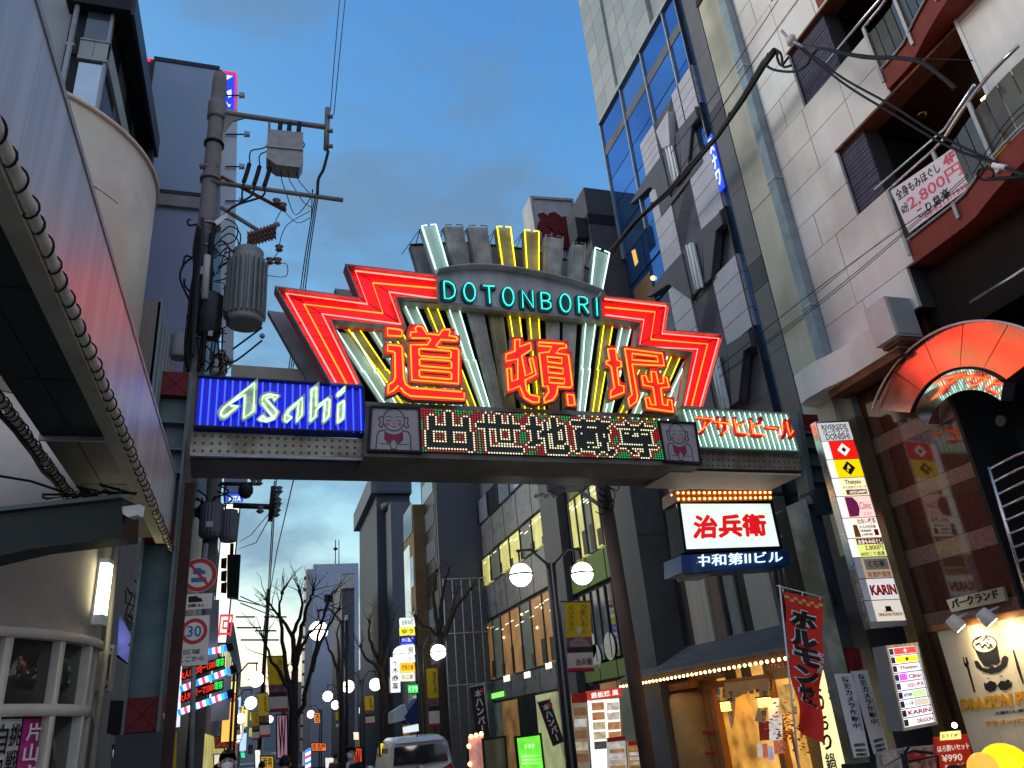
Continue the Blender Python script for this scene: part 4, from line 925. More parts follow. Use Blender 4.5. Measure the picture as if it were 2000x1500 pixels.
P("soffit_rib", MB().box(-1.91, -1.36, 7.14, 7.17, 4.2, 4.27), GALV, can)
ROPE = mat("pale_conduit", (.50, .45, .36), .5, var=.25, scale=8)
def wrapped(name, label, pts, r, turns, seed):
    rnd = random.Random(seed); t = thing(name, label, "conduit", pts[0])
    P("conduit", MB().tube(pts, r, 10), ROPE, t)
    a, b = Vector(pts[0]), Vector(pts[-1]); ax = (b - a).normalized(); x = ax.orthogonal().normalized(); y = ax.cross(x); pp = []
    n = int(turns * 12)
    ph = 0
    for k in range(n + 1):
        ph += 2 * math.pi / 12 * (1 + .25 * math.sin(k * .21))
        p = a.lerp(b, k / n); rr = r * (1.22 + .25 * max(0, math.sin(k * .37)) + .2 * max(0, math.sin(k * .11 + 1))); pp.append(p + (x * math.cos(ph) + y * math.sin(ph)) * rr)
    P("cable", MB().tube(pp, .0065, 5), BLACK, t)
    return t
wrapped("wrapped_conduit", "pale conduit wound with black cable under the outer edge of the canopy", [(-1.17, 1.8, 4.13), (-1.17, 11.05, 4.09)], .028, 52, 3)
wc = wrapped("wrapped_conduit", "pale conduit tangled in black cable along the inner edge of the canopy", [(-1.95, 3.0, 4.17), (-1.95, 8.9, 4.17)], .03, 60, 5)
P("cable", MB().tube([(-1.99 + .01 * math.sin(k), 3 + .2 * k, 4.14 + .008 * math.cos(k * 1.7)) for k in range(30)], .022, 5), BLACK, wc)
# cross beam under the canopy
cb2 = thing("cross_beam", "dark green steel beam crossing under the end of the canopy", "beam", (-2, 8, 3.5))
CBF = Fr((-1.33, 7.8, 0), (0.92, -0.39, 0))
P("web", MB().prism(CBF, CBF.px([(-260, 1030), (0, 1003), (240, 975), (237, 1050), (140, 1062), (60, 1072), (0, 1086), (-260, 1150)]), -.28, 0), mat("dark_green_paint", (.010, .017, .018), .45, .0, var=.3), cb2)
P("top_flange", MB().prism(CBF, CBF.px([(-260, 1018), (0, 993), (242, 967), (242, 974), (0, 1001), (-260, 1028)]), -.3, .05), TEAL, cb2)
P("bracket", MB().prism(CBF, CBF.px([(236, 990), (272, 985), (268, 1006), (250, 1010), (240, 1004)]), -.1, .0), WHITE, cb2)
cl = MB(); rnd = random.Random(4)
for k in range(7):
    a = CBF.pt(*CBF.uv(80 + 20 * k, 985 - 2 * k), -.1); pts = [a + Vector((rnd.uniform(-.1, .25), rnd.uniform(-.1, .1), rnd.uniform(0, .12) + .05)) for _ in range(5)]
    cl.tube(pts, .012, 4)
P("cable_tangle", cl, BLACK, cb2, kind="stuff")
tag(obj("cable", MB().tube([onY(-40, 925, 7.1), onY(0, 930, 7.2), onY(60, 940, 7.3), onY(120, 960, 7.5)], .012, 5), BLACK), "thin black cable dropping from the canopy edge over the cream wall", "cable")
# ================================================================= round-cornered cream building
DC = Vector((-4.07, 11.18, 0)); DR = 2.12
def onC(px, py, r=DR):
    d = ray(px, py); dx, dy = d.x, d.y; ox, oy = -DC.x, -DC.y
    a = dx * dx + dy * dy; b = 2 * (ox * dx + oy * dy); c = ox * ox + oy * oy - r * r; D = max(b * b - 4 * a * c, 0)
    t = (-b - math.sqrt(D)) / (2 * a); p = EYE + d * t
    return math.atan2(p.y - DC.y, p.x - DC.x), p.z
drum = thing("building", "cream rendered building with a rounded corner, curved windows and a tan parapet", "building", (-4, 11, 0))
CRM = mat("cream_render", (.52, .47, .40), .85, var=.12, scale=2, bump=.35)
TAN = mat("tan_render", (.67, .57, .45), .85, var=.14, scale=1.2, bump=.25, tint=(.46, .38, .30), dirt=.35)
def arcwall(nm, a0, a1, z0, z1, r0, r1, m_, par, n=None):
    n = n or max(2, int(abs(a1 - a0) / .09)); v = []; f = []
    for k in range(n + 1):
        a = a0 + (a1 - a0) * k / n; c, s_ = math.cos(a), math.sin(a)
        for r in (r1, r0):
            for z in (z0, z1): v.append((DC.x + r * c, DC.y + r * s_, z))
    for k in range(n):
        b = 4 * k; f += [(b, b + 4, b + 5, b + 1), (b + 2, b + 3, b + 7, b + 6), (b + 1, b + 5, b + 7, b + 3), (b, b + 2, b + 6, b + 4)]
    f += [(0, 1, 3, 2), (4 * n, 4 * n + 2, 4 * n + 3, 4 * n + 1)]
    mb = MB()._add(v, f); mb.sm = [i % 4 < 2 and i < 4 * n for i in range(len(f))]
    return P(nm, mb, m_, par)
aL, aR = math.radians(-100), math.radians(20)
zh = onC(60, 1228)[1]; zs = onC(60, 1375)[1]; z_top = 10.1
arcwall("upper_wall", aL, aR, zh, 5.6, DR - .3, DR, CRM, drum)
arcwall("parapet", aL, aR, 5.61, z_top, DR - .25, DR + .01, TAN, drum)
arcwall("coping", aL, aR, z_top, z_top + .06, DR - .3, DR + .05, TAN, drum)
for z in (7.2, 8.9): arcwall("crack_joint", aL, math.radians(-30), z, z + .012, DR, DR + .013, DARK, drum)
P("wall", MB().box(-12, DC.x + DR * math.cos(aL) + .02, DC.y + DR * math.sin(aL) - .0, 14, -.2, z_top), CRM, drum)
aj = onC(184, 1300)[0]; am = onC(113, 1300)[0]; am2 = onC(8, 1300)[0]
arcwall("window_head", aL, aj + .14, zh - .1, zh, DR - .1, DR + .05, CRM, drum)
arcwall("jamb", aj, aR, -.2, zh - .1, DR - .3, DR, CRM, drum)
arcwall("transom", aL, aj, zs - .12, zs, DR - .12, DR + .04, CREAM, drum)
WG = mat("warm_shop_window", (.035, .033, .028), .07, var=.3, spec=.8)
for b0, b1 in ((aL, am2 - .03), (am2 + .02, am - .022), (am + .022, aj)):
    arcwall("window_pane", b0, b1, zs, zh - .1, DR - .1, DR - .07, WG, drum); arcwall("window_pane", b0, b1, .3, zs - .12, DR - .1, DR - .07, WG, drum)
for a in (am2, am, (am + aj) / 2 + .08): arcwall("mullion", a - .02, a + .02, .2, zh - .1, DR - .12, DR + .03, CREAM, drum)
arcwall("stall_riser", aL, aj, -.2, .3, DR - .2, DR, CRM, drum)
for a in (-55,): arcwall("lit_strip", math.radians(a), math.radians(a + 6), zs + .25, zh - .3, DR - .3, DR - .28, em("orange_glow_sign", (1, .2, .02), .8), drum)
# posters in the lower window
def arcposter(label, a0, a1, z0, z1, m_, word, ink, cols=1):
    p = (a0 + a1) / 2; t = thing("poster", label, "poster", (DC.x + DR * math.cos(p), DC.y + DR * math.sin(p), z0))
    arcwall("sheet", a0, a1, z0, z1, DR - .05, DR - .045, m_, t)
    c = Vector((DC.x + (DR - .03) * math.cos(p), DC.y + (DR - .03) * math.sin(p), 0)); fr = Fr(c, (-math.sin(p), math.cos(p), 0))
    hw = DR * (a1 - a0) / 2 * .9
    for i, w_ in enumerate(word.split("|")):
        n = len(word.split("|")); u1 = hw - 2 * hw * i / n; u0 = hw - 2 * hw * (i + 1) / n
        vtxt(w_, fr, [(u0 + .01, z0 + .05), (u1 - .01, z0 + .05), (u1 - .01, z1 - .05), (u0 + .01, z1 - .05)], .02, ink, t, bold=.03, thick=.006)
pa = onC(0, 1440)[0]; pb = onC(45, 1440)[0]; pc = onC(82, 1440)[0]; zp = onC(40, 1403)[1]
arcposter("white poster with brushed black characters in the cream building's lower window", pa - .03, pb, zp - 1.1, zp, WHITE, "挑戦な保|自民党", INK)
arcposter("magenta poster with white characters beside the brushed white poster", pb + .01, pc, zp - 1.1, zp, mat("magenta_print", (.45, .03, .19), .5), "片山さつき", WHITE)
# fluorescent wall lamp
la = onC(190, 1155)[0]; z0 = onC(182, 1222)[1]; z1 = onC(192, 1090)[1]
lt = thing("wall_lamp", "lit white fluorescent box lamp upright on the cream wall", "lamp", (DC.x + DR * math.cos(la), DC.y + DR * math.sin(la), z0))
LF = Fr((DC.x + (DR + .0) * math.cos(la), DC.y + (DR) * math.sin(la), 0), (-math.sin(la), math.cos(la), 0))
P("diffuser", MB().rect(LF, -.085, .085, z0 + .12, z1 - .06, .03, .12), em("fluorescent_diffuser", (1.0, .92, .60), 10), lt)
P("back_plate", MB().rect(LF, -.11, .11, z0, z1, .002, .03), WHITE, lt)
P("end_cap", MB().rect(LF, -.09, .09, z1 - .06, z1, .03, .125), WHITE, lt); P("end_cap", MB().rect(LF, -.09, .09, z0, z0 + .12, .03, .125), WHITE, lt)
# downpipe, meter boxes and ducts between the cream building and the gate
Y1 = FY(11.6)
dpp = thing("downpipe", "slim cream downpipe beside the fluorescent lamp", "downpipe", (-2.0, 11.6, 0))
P("pipe", MB().tube([Y1.pt(*Y1.uv(228, 1062), 0), Y1.pt(*Y1.uv(206, 1300), 0), Y1.pt(*Y1.uv(160, 1640), 0)], .035, 8), CREAM, dpp)
P("clamp", MB().rect(Y1, Y1.uv(212, 1168)[0] - .05, Y1.uv(212, 1168)[0] + .05, Y1.uv(212, 1168)[1], Y1.uv(212, 1168)[1] + .04, -.05, .05), CREAM, dpp)
wl = thing("building", "grey rendered side wall behind the left gate column", "building", (-2.2, 13, 0))
P("wall", MB().box(-2.6, -2.05, 12.6, 15.9, -.3, 7.2), CONC, wl); P("upper_wall", MB().box(-2.7, -2.0, 13.4, 15.9, 7.2, 9.2), mat("tan_side_wall", (.42, .36, .32), .8, var=.2, streak=.5), wl)
for k in range(6): P("rib", MB().box(-2.04, -1.98, 13.4 + .4 * k, 13.5 + .4 * k, 7.2, 9.25), GALV, wl)
mbx = thing("meter_box", "cream steel service box on the wall left of the gate column", "box", Y1.pt(*Y1.uv(205, 1352), 0))
P("body", MB().prism(Y1, Y1.px([(192, 1259), (224, 1259), (213, 1350), (177, 1349)]), -.25, 0), mat("cream_box", (.46, .44, .37), .5, var=.12, scale=4), mbx)
P("door_edge", MB().prism(Y1, Y1.px([(216, 1266), (219, 1266), (209, 1345), (206, 1345)]), 0, .012), DARK, mbx)
for y in (1275, 1333): P("hinge", MB().prism(Y1, Y1.px([(212 - (y - 1275) * .1, y - 4), (219 - (y - 1275) * .1, y - 4), (218 - (y - 1275) * .1, y + 4), (211 - (y - 1275) * .1, y + 4)]), 0, .02), GALV, mbx)
P("conduit", MB().tube([Y1.pt(*Y1.uv(188, 1351), -.1), Y1.pt(*Y1.uv(180, 1390), -.1), Y1.pt(*Y1.uv(190, 1425), -.1)], .03, 8), CREAM, mbx)
hb = thing("meter_box", "black electrical box hanging beside the left gate column", "box", Y1.pt(*Y1.uv(225, 1435), 0))
P("body", MB().prism(Y1, Y1.px([(216, 1368), (244, 1368), (240, 1430), (228, 1438), (208, 1432)]), -.2, 0), BLACK, hb)
P("side_strip", MB().prism(Y1, Y1.px([(244, 1372), (247, 1372), (245, 1420), (240, 1430)]), -.1, .0), GALV, hb)
vd = thing("lit_poster_case", "small lit poster case low behind the left gate column", "poster case", onY(225, 1500, 13))
Y2 = FY(12.5)
P("case", MB().prism(Y2, Y2.px([(219, 1454), (241, 1454), (238, 1540), (215, 1540)]), -.15, 0), BLACK, vd)
P("poster", MB().prism(Y2, Y2.px([(221, 1464), (236, 1465), (233, 1540), (218, 1540)]), 0, .01), em("poster_glow", (.75, .85, .85), .8, var=.6, scale=6), vd)
cbg = MB(); rnd = random.Random(11)
for (xa, ya) in ((245, 1150), (250, 1200), (262, 1130)):
    for k in range(3):
        p = [Y1.pt(*Y1.uv(xa + rnd.uniform(-6, 22), ya + i * 18 + rnd.uniform(-8, 8)), -.2) for i in range(5)]; cbg.tube(p, .009, 4)
tag(obj("cable_tangle", cbg, BLACK), "loose black cables hanging left of the teal gate column", "cables", kind="stuff")
gs = thing("glass_awning", "small blue lit glass panel seen between the wall and the gate column", "sign", onY(245, 1300, 13.2))
Y3 = FY(13.2)
P("panel", MB().prism(Y3, Y3.px([(233, 1200), (262, 1255), (256, 1300), (229, 1280)]), -.05, 0), em("blue_white_gradient_sign", (.22, .25, .75), .5, var=.7, scale=3), gs)
P("frame", MB().tube([Y3.pt(*Y3.uv(229, 1281), .02), Y3.pt(*Y3.uv(258, 1303), .02), Y3.pt(*Y3.uv(264, 1255), .02)], .02, 5), BLACK, gs)
# ================================================================= glazed upper storeys above the rounded parapet
bay = thing("building", "grey concrete building with projecting glazed bay and dark overhanging eave, upper left", "building", (-4, 12.5, 9))
BY = FY(11.2); xc = BY.uv(208, 118)[0]; xl = BY.uv(150, 118)[0]
WALLG = mat("grey_green_render", (.34, .36, .35), .8, var=.15, scale=1.5, streak=.5)
PANE = mat("pale_reflecting_glass", (.30, .40, .50), .08, .7, var=.15, scale=1.2); PDK = mat("dim_glass", (.10, .13, .16), .08, .5, var=.2)
P("wall", MB().box(-12, xl - .25, 11.35, 16, 8, 18), WALLG, bay)
P("bay_core", MB().box(xl - .25, xc - .03, 11.32, 14.6, 8, 14.1), DARK, bay)
z_ = lambda x, y: BY.uv(x, y)[1]
zz0, zz1, zz2, zz3 = z_(185, 225), z_(200, 122), z_(205, 118), z_(215, 87)
for x0_, x1_ in ((xl, xc),):
    P("window_pane", MB().box(x0_ + .03, x1_ - .05, 11.22, 11.3, 9.5, zz1 - .03), PANE, bay)
    P("window_pane", MB().box(x0_ + .03, x1_ - .05, 11.22, 11.3, zz3 + .04, 13.9), PDK, bay)
    P("spandrel", MB().box(x0_, (x0_ + x1_) / 2 - .004, 11.19, 11.3, zz2, zz3), WALLG, bay); P("spandrel", MB().box((x0_ + x1_) / 2 + .004, x1_, 11.19, 11.3, zz2, zz3), WALLG, bay)
    P("sill", MB().box(x0_, x1_ + .02, 11.17, 11.31, zz1, zz2 - .004), GALV, bay); P("sill", MB().box(x0_, x1_ + .02, 11.17, 11.31, zz3 + .003, zz3 + .035), GALV, bay)
    P("corner_post", MB().box(x1_ - .05, x1_, 11.2, 11.3, 9, 14), GALV, bay)
for k, (ya, yb) in enumerate(((11.35, 12.1), (12.15, 12.9), (12.95, 13.7), (13.75, 14.5))):
    for a, b in ((9.6, zz1 - .05), (zz3 + .05, 13.6)): P("side_pane", MB().box(xc - .02, xc - .005, ya, yb, a, b), PANE if k % 2 else GLASSD, bay)
P("side_spandrel", MB().box(xc - .02, xc + .03, 11.31, 14.6, zz1, zz3), WALLG, bay)
P("eave", MB().box(xl - .3, xc + .34, 11.05, 14.75, 13.75, 14.05), BLACK, bay); P("eave_trim", MB().box(xc + .3, xc + .36, 11.0, 14.8, 13.6, 14.1), DARK, bay)
P("end_fin", MB().box(xc - .02, xc + .3, 14.5, 14.75, 8.5, 13.7), DARK, bay)
dp3 = thing("downpipe", "grey downpipe running up between the concrete wall and the glazed bay", "downpipe", (xl - .12, 11.15, 9))
P("pipe", MB().tube([(xl - .13, 11.15, 9.0), (xl - .13, 11.15, 14.5)], .045, 8), GALV, dp3)
for z in (10.4, 11.6, 12.8): P("clamp", MB().box(xl - .2, xl - .06, 11.12, 11.35, z, z + .05), GALV, dp3)
# ================================================================= tall blue-grey slab building
tb_ = thing("building", "tall plain blue grey building with smooth panels and a dark roof edge", "building", (-2.5, 17, 0))
TF = FY(16.0)
BG = mat("blue_grey_panel", (.25, .33, .46), .5, var=.06, scale=.6)
xa, xb = TF.uv(303, 119)[0], TF.uv(425, 135)[0]; zt3 = TF.uv(360, 127)[1]; zbd = TF.uv(355, 382)[1]; zbd2 = TF.uv(355, 408)[1]
P("upper_panel", MB().box(xa, xb, 16.0, 22, zbd, zt3), BG, tb_)
P("lower_panel", MB().box(xa, xb, 16.0, 22, -.5, zbd2), mat("lilac_grey_panel", (.27, .30, .44), .5, var=.06, scale=.6), tb_)
P("band", MB().box(xa + .1, xb, 15.9, 16.2, zbd2, zbd), CONC, tb_)
P("band_edge", MB().box(xa + .05, xb + .02, 15.88, 16.2, zbd - .05, zbd + .04), DARK, tb_)
P("roof_edge", MB().box(xa - .03, xb + .05, 15.97, 22, zt3, zt3 + .12), DARK, tb_); P("corner_trim", MB().box(xb, xb + .12, 15.97, 22, -.5, zt3), DARK, tb_); P("corner_trim", MB().box(xa - .1, xa, 15.98, 22, -.5, zt3), DARK, tb_)
TS = FY(17.5); x2, x3 = TS.uv(268, 119)[0], TS.uv(305, 122)[0]
P("rear_wall", MB().box(x2, x3 + .3, 17.5, 22, -.5, TS.uv(285, 119)[1]), DARK, tb_)
P("red_edge_light", MB().box(x2, x3 + .3, 17.46, 17.5, TS.uv(285, 119)[1] - .02, TS.uv(285, 115)[1]), em("red_edge", (1, .02, .1), .9), tb_)
ks = thing("vertical_sign", "tall projecting sign, blue with white marks and a red border at its top", "sign", onY(450, 700, 16.5))
KF = FY(16.4)
P("box", MB().prism(KF, KF.px([(430, 142), (463, 147), (463, 215), (455, 700), (432, 700), (430, 210)]), -.4, 0), mat("pale_blue_grey_sign", (.45, .52, .60), .4, var=.1), ks)
P("lit_face", MB().prism(KF, KF.px([(434, 143), (459, 147), (458, 214), (432, 210)]), 0, .02), em("blue_lit_face", (.01, .05, .95), .8), ks)
P("red_border", MB().prism(KF, KF.px([(459, 143), (462.5, 144), (461, 215), (458, 215)]), 0, .03), em("red_border", (1, .01, .08), .9), ks); P("red_border", MB().prism(KF, KF.px([(434, 139), (462, 143), (462, 147), (434, 143)]), 0, .03), em("red_border_b", (1, .01, .08), .9), ks)
for q in ([(443, 148), (455, 150), (443, 157)], [(443, 180), (452, 176), (452, 190), (446, 192)], [(442, 200), (447, 206), (451, 206), (447, 211)]): P("white_mark", MB().prism(KF, KF.px(q), .02, .03), em("white_mark", (.9, .95, 1), .95), ks)
for y, x1_ in ((189, 478), (265, 488), (328, 478), (395, 478)):
    P("arm", MB().tube([KF.pt(*KF.uv(440, y), .05), KF.pt(*KF.uv(x1_ - 10, y), .05)], .02, 5), BLACK, ks); P("lamp_head", MB().prism(KF, KF.px([(x1_ - 11, y - 4), (x1_, y - 3), (x1_, y + 3), (x1_ - 11, y + 3)]), 0, .1), GALV, ks)
# ================================================================= utility pole with switchgear
def pxtube(mb, fr, pts, r, d=0.0, n=6): return mb.tube(curve([fr.pt(*fr.uv(x, y, d), d) for x, y in pts]), r, n)
def utility(fr):
    up_ = thing("utility_pole", "concrete utility pole crowded with cables, switch box and ribbed transformer, behind the blue beer sign", "utility pole", fr.pt(fr.uv(430, 160)[0], -.3))
    PC = mat("pole_concrete", (.21, .19, .18), .8, var=.2, scale=4); ARM = mat("weathered_arm_steel", (.22, .19, .17), .55, .3, var=.3, scale=5)
    u0 = fr.uv(430, 150)[0]; zt_ = fr.uv(430, 143)[1]
    P("shaft", MB().lathe(fr.pt(u0, -.3), [(0, .19), (9.5, .17), (zt_ + .05, .14), (zt_ + .25, .12)], 14), PC, up_)
    P("collar", MB().lathe(fr.pt(u0, fr.uv(425, 235)[1]), [(0, .17), (.08, .18), (.4, .18), (.46, .16)], 14), ARM, up_)
    P("arm", pxtube(MB(), fr, [(412, 213), (448, 222), (640, 249)], .055, .05, 8), ARM, up_)
    P("gusset", MB().prism(fr, fr.px([(437, 222), (485, 232), (455, 240), (437, 262)]), .02, .06), ARM, up_)
    P("arm_post", pxtube(MB(), fr, [(640, 212), (637, 292)], .055, .05, 8), ARM, up_)
    for y in (227, 255, 285): P("insulator", pxtube(MB(), fr, [(640, y), (650, y + 1)], .045, .1, 8), ARM, up_)
    P("cross_arm", pxtube(MB(), fr, [(412, 355), (670, 391)], .045, .12, 8), ARM, up_)
    P("brace", pxtube(MB(), fr, [(432, 345), (558, 412)], .035, .05, 6), RUST, up_)
    P("brace", pxtube(MB(), fr, [(432, 405), (512, 455)], .04, .05, 6), ARM, up_)
    sb = P("switch_box", MB().prism(fr, fr.px([(523, 255), (592, 262), (592, 318), (585, 330), (540, 325), (520, 310)], .2), -.1, .25), mat("grey_switch_box", (.30, .28, .26), .5, .2, var=.25, scale=6), up_)
    P("front_rib", MB().prism(fr, fr.px([(520, 282), (592, 289), (592, 294), (520, 287)], .26), .25, .28), GALV, sb)
    for x in (548, 566, 585): P("bushing", pxtube(MB(), fr, [(x, 240), (x - 3, 268)], .045, .18, 8), BLACK, sb)
    for x in (526, 582): P("hanger", pxtube(MB(), fr, [(x, 238), (x, 262)], .025, .1, 6), ARM, sb)
    for k, x in enumerate((548, 563, 580)): P("lead", pxtube(MB(), fr, [(x, 328), (x + 2, 350), (x + 12 + 8 * k, 380), (x + 30, 420 - 25 * k), (608, 385 + 20 * k)], .009, .1, 4), BLACK, sb)
    for k, (x, y) in enumerate(((487, 320), (507, 325), (527, 328))):
        P("cable_head", pxtube(MB(), fr, [(x, y), (x - 5, y + 18), (x - 11, y + 36)], .042, .14, 8), BLACK, up_)
        P("cable", pxtube(MB(), fr, [(x + 1, y), (x + 3, y - 25), (x + 30 + 18 * k, 288), (548 + 16 * k, 262)], .013, .2, 5), BLACK, up_)
        P("cable", pxtube(MB(), fr, [(x - 11, y + 36), (x - 14, y + 55), (470 - 2 * k, 395 + 2 * k), (445, 412), (425, 440), (412, 500), (405, 600)], .02, .16 + .02 * k, 6), BLACK, up_)
    # ribbed transformer
    tz0, tz1 = fr.uv(480, 640)[1], fr.uv(485, 500)[1]; uc = fr.uv(481, 570)[0]; c = fr.pt(uc, tz0, .1); R_ = (fr.uv(523, 570)[0] - fr.uv(440, 570)[0]) / 2
    TR = mat("transformer_grey", (.21, .22, .22), .5, .2, var=.2, scale=5)
    tr = P("transformer", MB().lathe(c, [(0, R_ * .82), (.12, R_ * .88), (.13, R_ * .8), (tz1 - tz0 - .2, R_ * .8), (tz1 - tz0 - .05, R_ * .74), (tz1 - tz0, R_ * .76), (tz1 - tz0 + .03, R_ * .7)], 24), TR, up_)
    for k in range(22):
        a = 2 * math.pi * k / 22; dx, dy = math.cos(a), math.sin(a)
        p = c + Vector((dx, dy, 0)) * R_ * .78; nrm = Vector((-dy, dx, 0)) * .012; o_ = Vector((dx, dy, 0)) * R_ * .22
        mbx = MB(); lo, hi = Vector((0, 0, .14)), Vector((0, 0, tz1 - tz0 - .22))
        mbx._add([p - nrm + lo, p + nrm + lo, p + nrm + o_ + lo, p - nrm + o_ + lo, p - nrm + hi, p + nrm + hi, p + nrm + o_ * .9 + hi, p - nrm + o_ * .9 + hi], [(0, 3, 2, 1), (4, 5, 6, 7), (0, 1, 5, 4), (1, 2, 6, 5), (2, 3, 7, 6), (3, 0, 4, 7)])
        P("fin", mbx, TR, tr)
    INS = mat("brown_porcelain", (.17, .09, .07), .35, var=.3, scale=9)
    fu = MB(); p0, p1 = Vector(fr.uv(484, 480)), Vector(fr.uv(540, 462))
    for k in range(3):
        off = Vector((0, -.04 + .07 * k)); a, b = p0 + off, p1 + off; d_ = fr.pt(*b, .15) - fr.pt(*a, .15)
        prof = []; Ln = d_.length
        for j in range(9): prof += [(Ln * j / 9, .04), (Ln * (j + .3) / 9, .075), (Ln * (j + .6) / 9, .04)]
        fu.lathe(fr.pt(*a, .1 + .05 * k), prof, 10, d_)
    P("fuse_bank", fu, INS, up_, kind="stuff")
    P("fuse_arm", pxtube(MB(), fr, [(505, 455), (545, 437)], .045, .1, 6), ARM, up_)
    for x, y in ((545, 490), (527, 515), (542, 515), (552, 408), (540, 400)):
        P("pin_insulator", MB().lathe(fr.pt(*fr.uv(x, y), .1), [(-.07, .03), (-.05, .07), (0, .04), (.03, .08), (.06, .03)], 10), INS, up_)
    for pts in ([(545, 490), (527, 515), (515, 535)], [(542, 515), (560, 516), (558, 540), (522, 538)], [(553, 410), (580, 435), (606, 425)], [(545, 480), (560, 440), (606, 412)], [(552, 405), (535, 440), (530, 470)]): P("lead", pxtube(MB(), fr, pts, .008, .1, 4), BLACK, up_)
    # bundle of cables and boxes down the shaft
    rnd = random.Random(21)
    for k in range(9):
        x = 396 + rnd.uniform(-8, 26); pts = [(x + rnd.uniform(-3, 3) - (y - 420) * .09, y) for y in range(420 + int(rnd.uniform(0, 60)), 735, 45)]
        P("cable", pxtube(MB(), fr, pts, rnd.uniform(.015, .035), .2 + .01 * k, 5), random.choice([BLACK, BLACK, DARK, GALV]), up_)
    for k in range(7):
        x, y = 408 + rnd.uniform(0, 25), 440 + 14 * k; w_ = rnd.uniform(25, 45)
        P("cable_loop", pxtube(MB(), fr, [(x, y), (x + w_ * .5, y - 12), (x + w_, y + 2), (x + w_ * .9, y + 30), (x + 8, y + 40)], .013, .2, 5), BLACK, up_)
    for pts in ([(372, 428), (366, 432), (370, 440), (385, 438)], [(388, 496), (360, 515), (352, 545), (372, 590)], [(360, 545), (362, 560), (378, 575)], [(378, 505), (362, 500), (358, 520)]): P("cable_loop", pxtube(MB(), fr, pts, .02, .15, 5), BLACK, up_)
    P("surge_tube", pxtube(MB(), fr, [(405, 500), (400, 585)], .06, .3, 10), mat("pale_tube", (.42, .43, .40), .5, var=.15), up_)
    P("label_plate", MB().prism(fr, fr.px([(418, 432), (442, 415), (446, 422), (424, 440)], .25), .24, .25), WHITE, up_)
    P("step_bracket", pxtube(MB(), fr, [(390, 326), (425, 322)], .05, .1, 8), ARM, up_); P("band", MB().lathe(fr.pt(u0, fr.uv(420, 285)[1]), [(0, .19), (.05, .19)], 14), BLACK, up_); P("band", MB().lathe(fr.pt(u0, fr.uv(410, 355)[1]), [(0, .2), (.07, .2)], 14), ARM, up_)
    for (x0, y0, x1, y1, m_) in ((331, 662, 367, 705, mat("grey_can", (.26, .26, .26), .5, var=.15)), (408, 703, 443, 738, mat("dun_can", (.40, .36, .30), .5, var=.15))):
        cc = fr.pt(fr.uv((x0 + x1) / 2, y1)[0], fr.uv((x0 + x1) / 2, y1)[1], .1); h = fr.uv(x0, y0)[1] - fr.uv(x0, y1)[1]; r = (fr.uv(x1, y1)[0] - fr.uv(x0, y1)[0]) / 2
        P("canister", MB().lathe(cc, [(0, r * .9), (.04, r), (h, r), (h + .05, r * .7)], 18), m_, up_)
    P("side_transformer", MB().lathe(fr.pt(fr.uv(408, 660)[0], fr.uv(408, 665)[1], .12), [(0, .16), (.05, .2), (.8, .2), (.85, .15)], 16), DARK, up_)
    rm = [(415, 650), (430, 660), (420, 690), (400, 680), (440, 700), (460, 695), (415, 720), (395, 705)]
    for k in range(8):
        pts = [(rnd.uniform(385, 450), rnd.uniform(640, 730)) for _ in range(4)]; P("cable", pxtube(MB(), fr, pts, .012, .25, 4), BLACK, up_)
    for k in range(16):
        x, y = rnd.uniform(392, 432), rnd.uniform(430, 700); P("fine_cable", pxtube(MB(), fr, [(x, y), (x + rnd.uniform(4, 22), y + rnd.uniform(4, 16)), (x + rnd.uniform(-8, 26), y + rnd.uniform(20, 42)), (x + rnd.uniform(-10, 8), y + rnd.uniform(40, 66))], rnd.uniform(.006, .012), .28, 4), BLACK, up_)
    for k in range(6): P("strap", MB().lathe(fr.pt(fr.uv(410 - 6 * k, 445 + 45 * k)[0], fr.uv(410, 445 + 45 * k)[1], .0), [(0, .195), (.035, .195)], 14), GALV, up_)
    for k in range(4): x, y = 392 + 5 * k, 520 + 40 * k; P("junction_box", MB().prism(fr, fr.px([(x, y), (x + 9, y + 1), (x + 8, y + 16), (x - 1, y + 15)], .3), .2, .3), GALV, up_)
    for pts in ([(455, 682), (512, 640)], [(440, 705), (460, 705), (512, 665)]): P("stay_rod", pxtube(MB(), fr, pts, .018, .15, 5), BLACK, up_)
    P("stay_end", MB().sphere(fr.pt(*fr.uv(512, 664), .15), .05, 8, 5), GALV, up_)
    P("taped_joint", pxtube(MB(), fr, [(641, 295), (632, 330), (622, 350), (620, 380)], .03, .15, 7), BLACK, up_)
    return up_
PF = FY(12.7)
utility(PF)
# lines running up and away from the arm
for lab, p0, p1 in (("pair of thin power lines rising from the pole arm into the sky", [(645, 218), (652, 130), (668, -60)], [(652, 225), (662, 120), (680, -60)]),):
    t = thing("power_line", lab, "power line", PF.pt(*PF.uv(645, 218)))
    for pts in (p0, p1): P("wire", MB().tube([onY(x, y, 12.7 - .0 * i) for i, (x, y) in enumerate(pts)], .009, 4), BLACK, t)
t = thing("power_line", "three power lines dropping from the taped joint towards the red stepped sign", "power line", PF.pt(*PF.uv(610, 400)))
for k in range(3): P("wire", MB().tube([onY(622 - 3 * k, 378, 12.7), onY(604 - 4 * k, 500, 13.5), onY(592 - 5 * k, 600, 14.3), onY(572 - 4 * k, 720, 15.5)], .011, 4), BLACK, t)
# beige box on the back of the gate beam
P("rear_box", MB().prism(A, A.px([(452, 712), (603, 722), (606, 760), (452, 750)], -.7), -1.0, -.7), mat("stained_beige_box", (.38, .35, .28), .7, var=.15, tint=(.2, .12, .07), dirt=.35), gate)
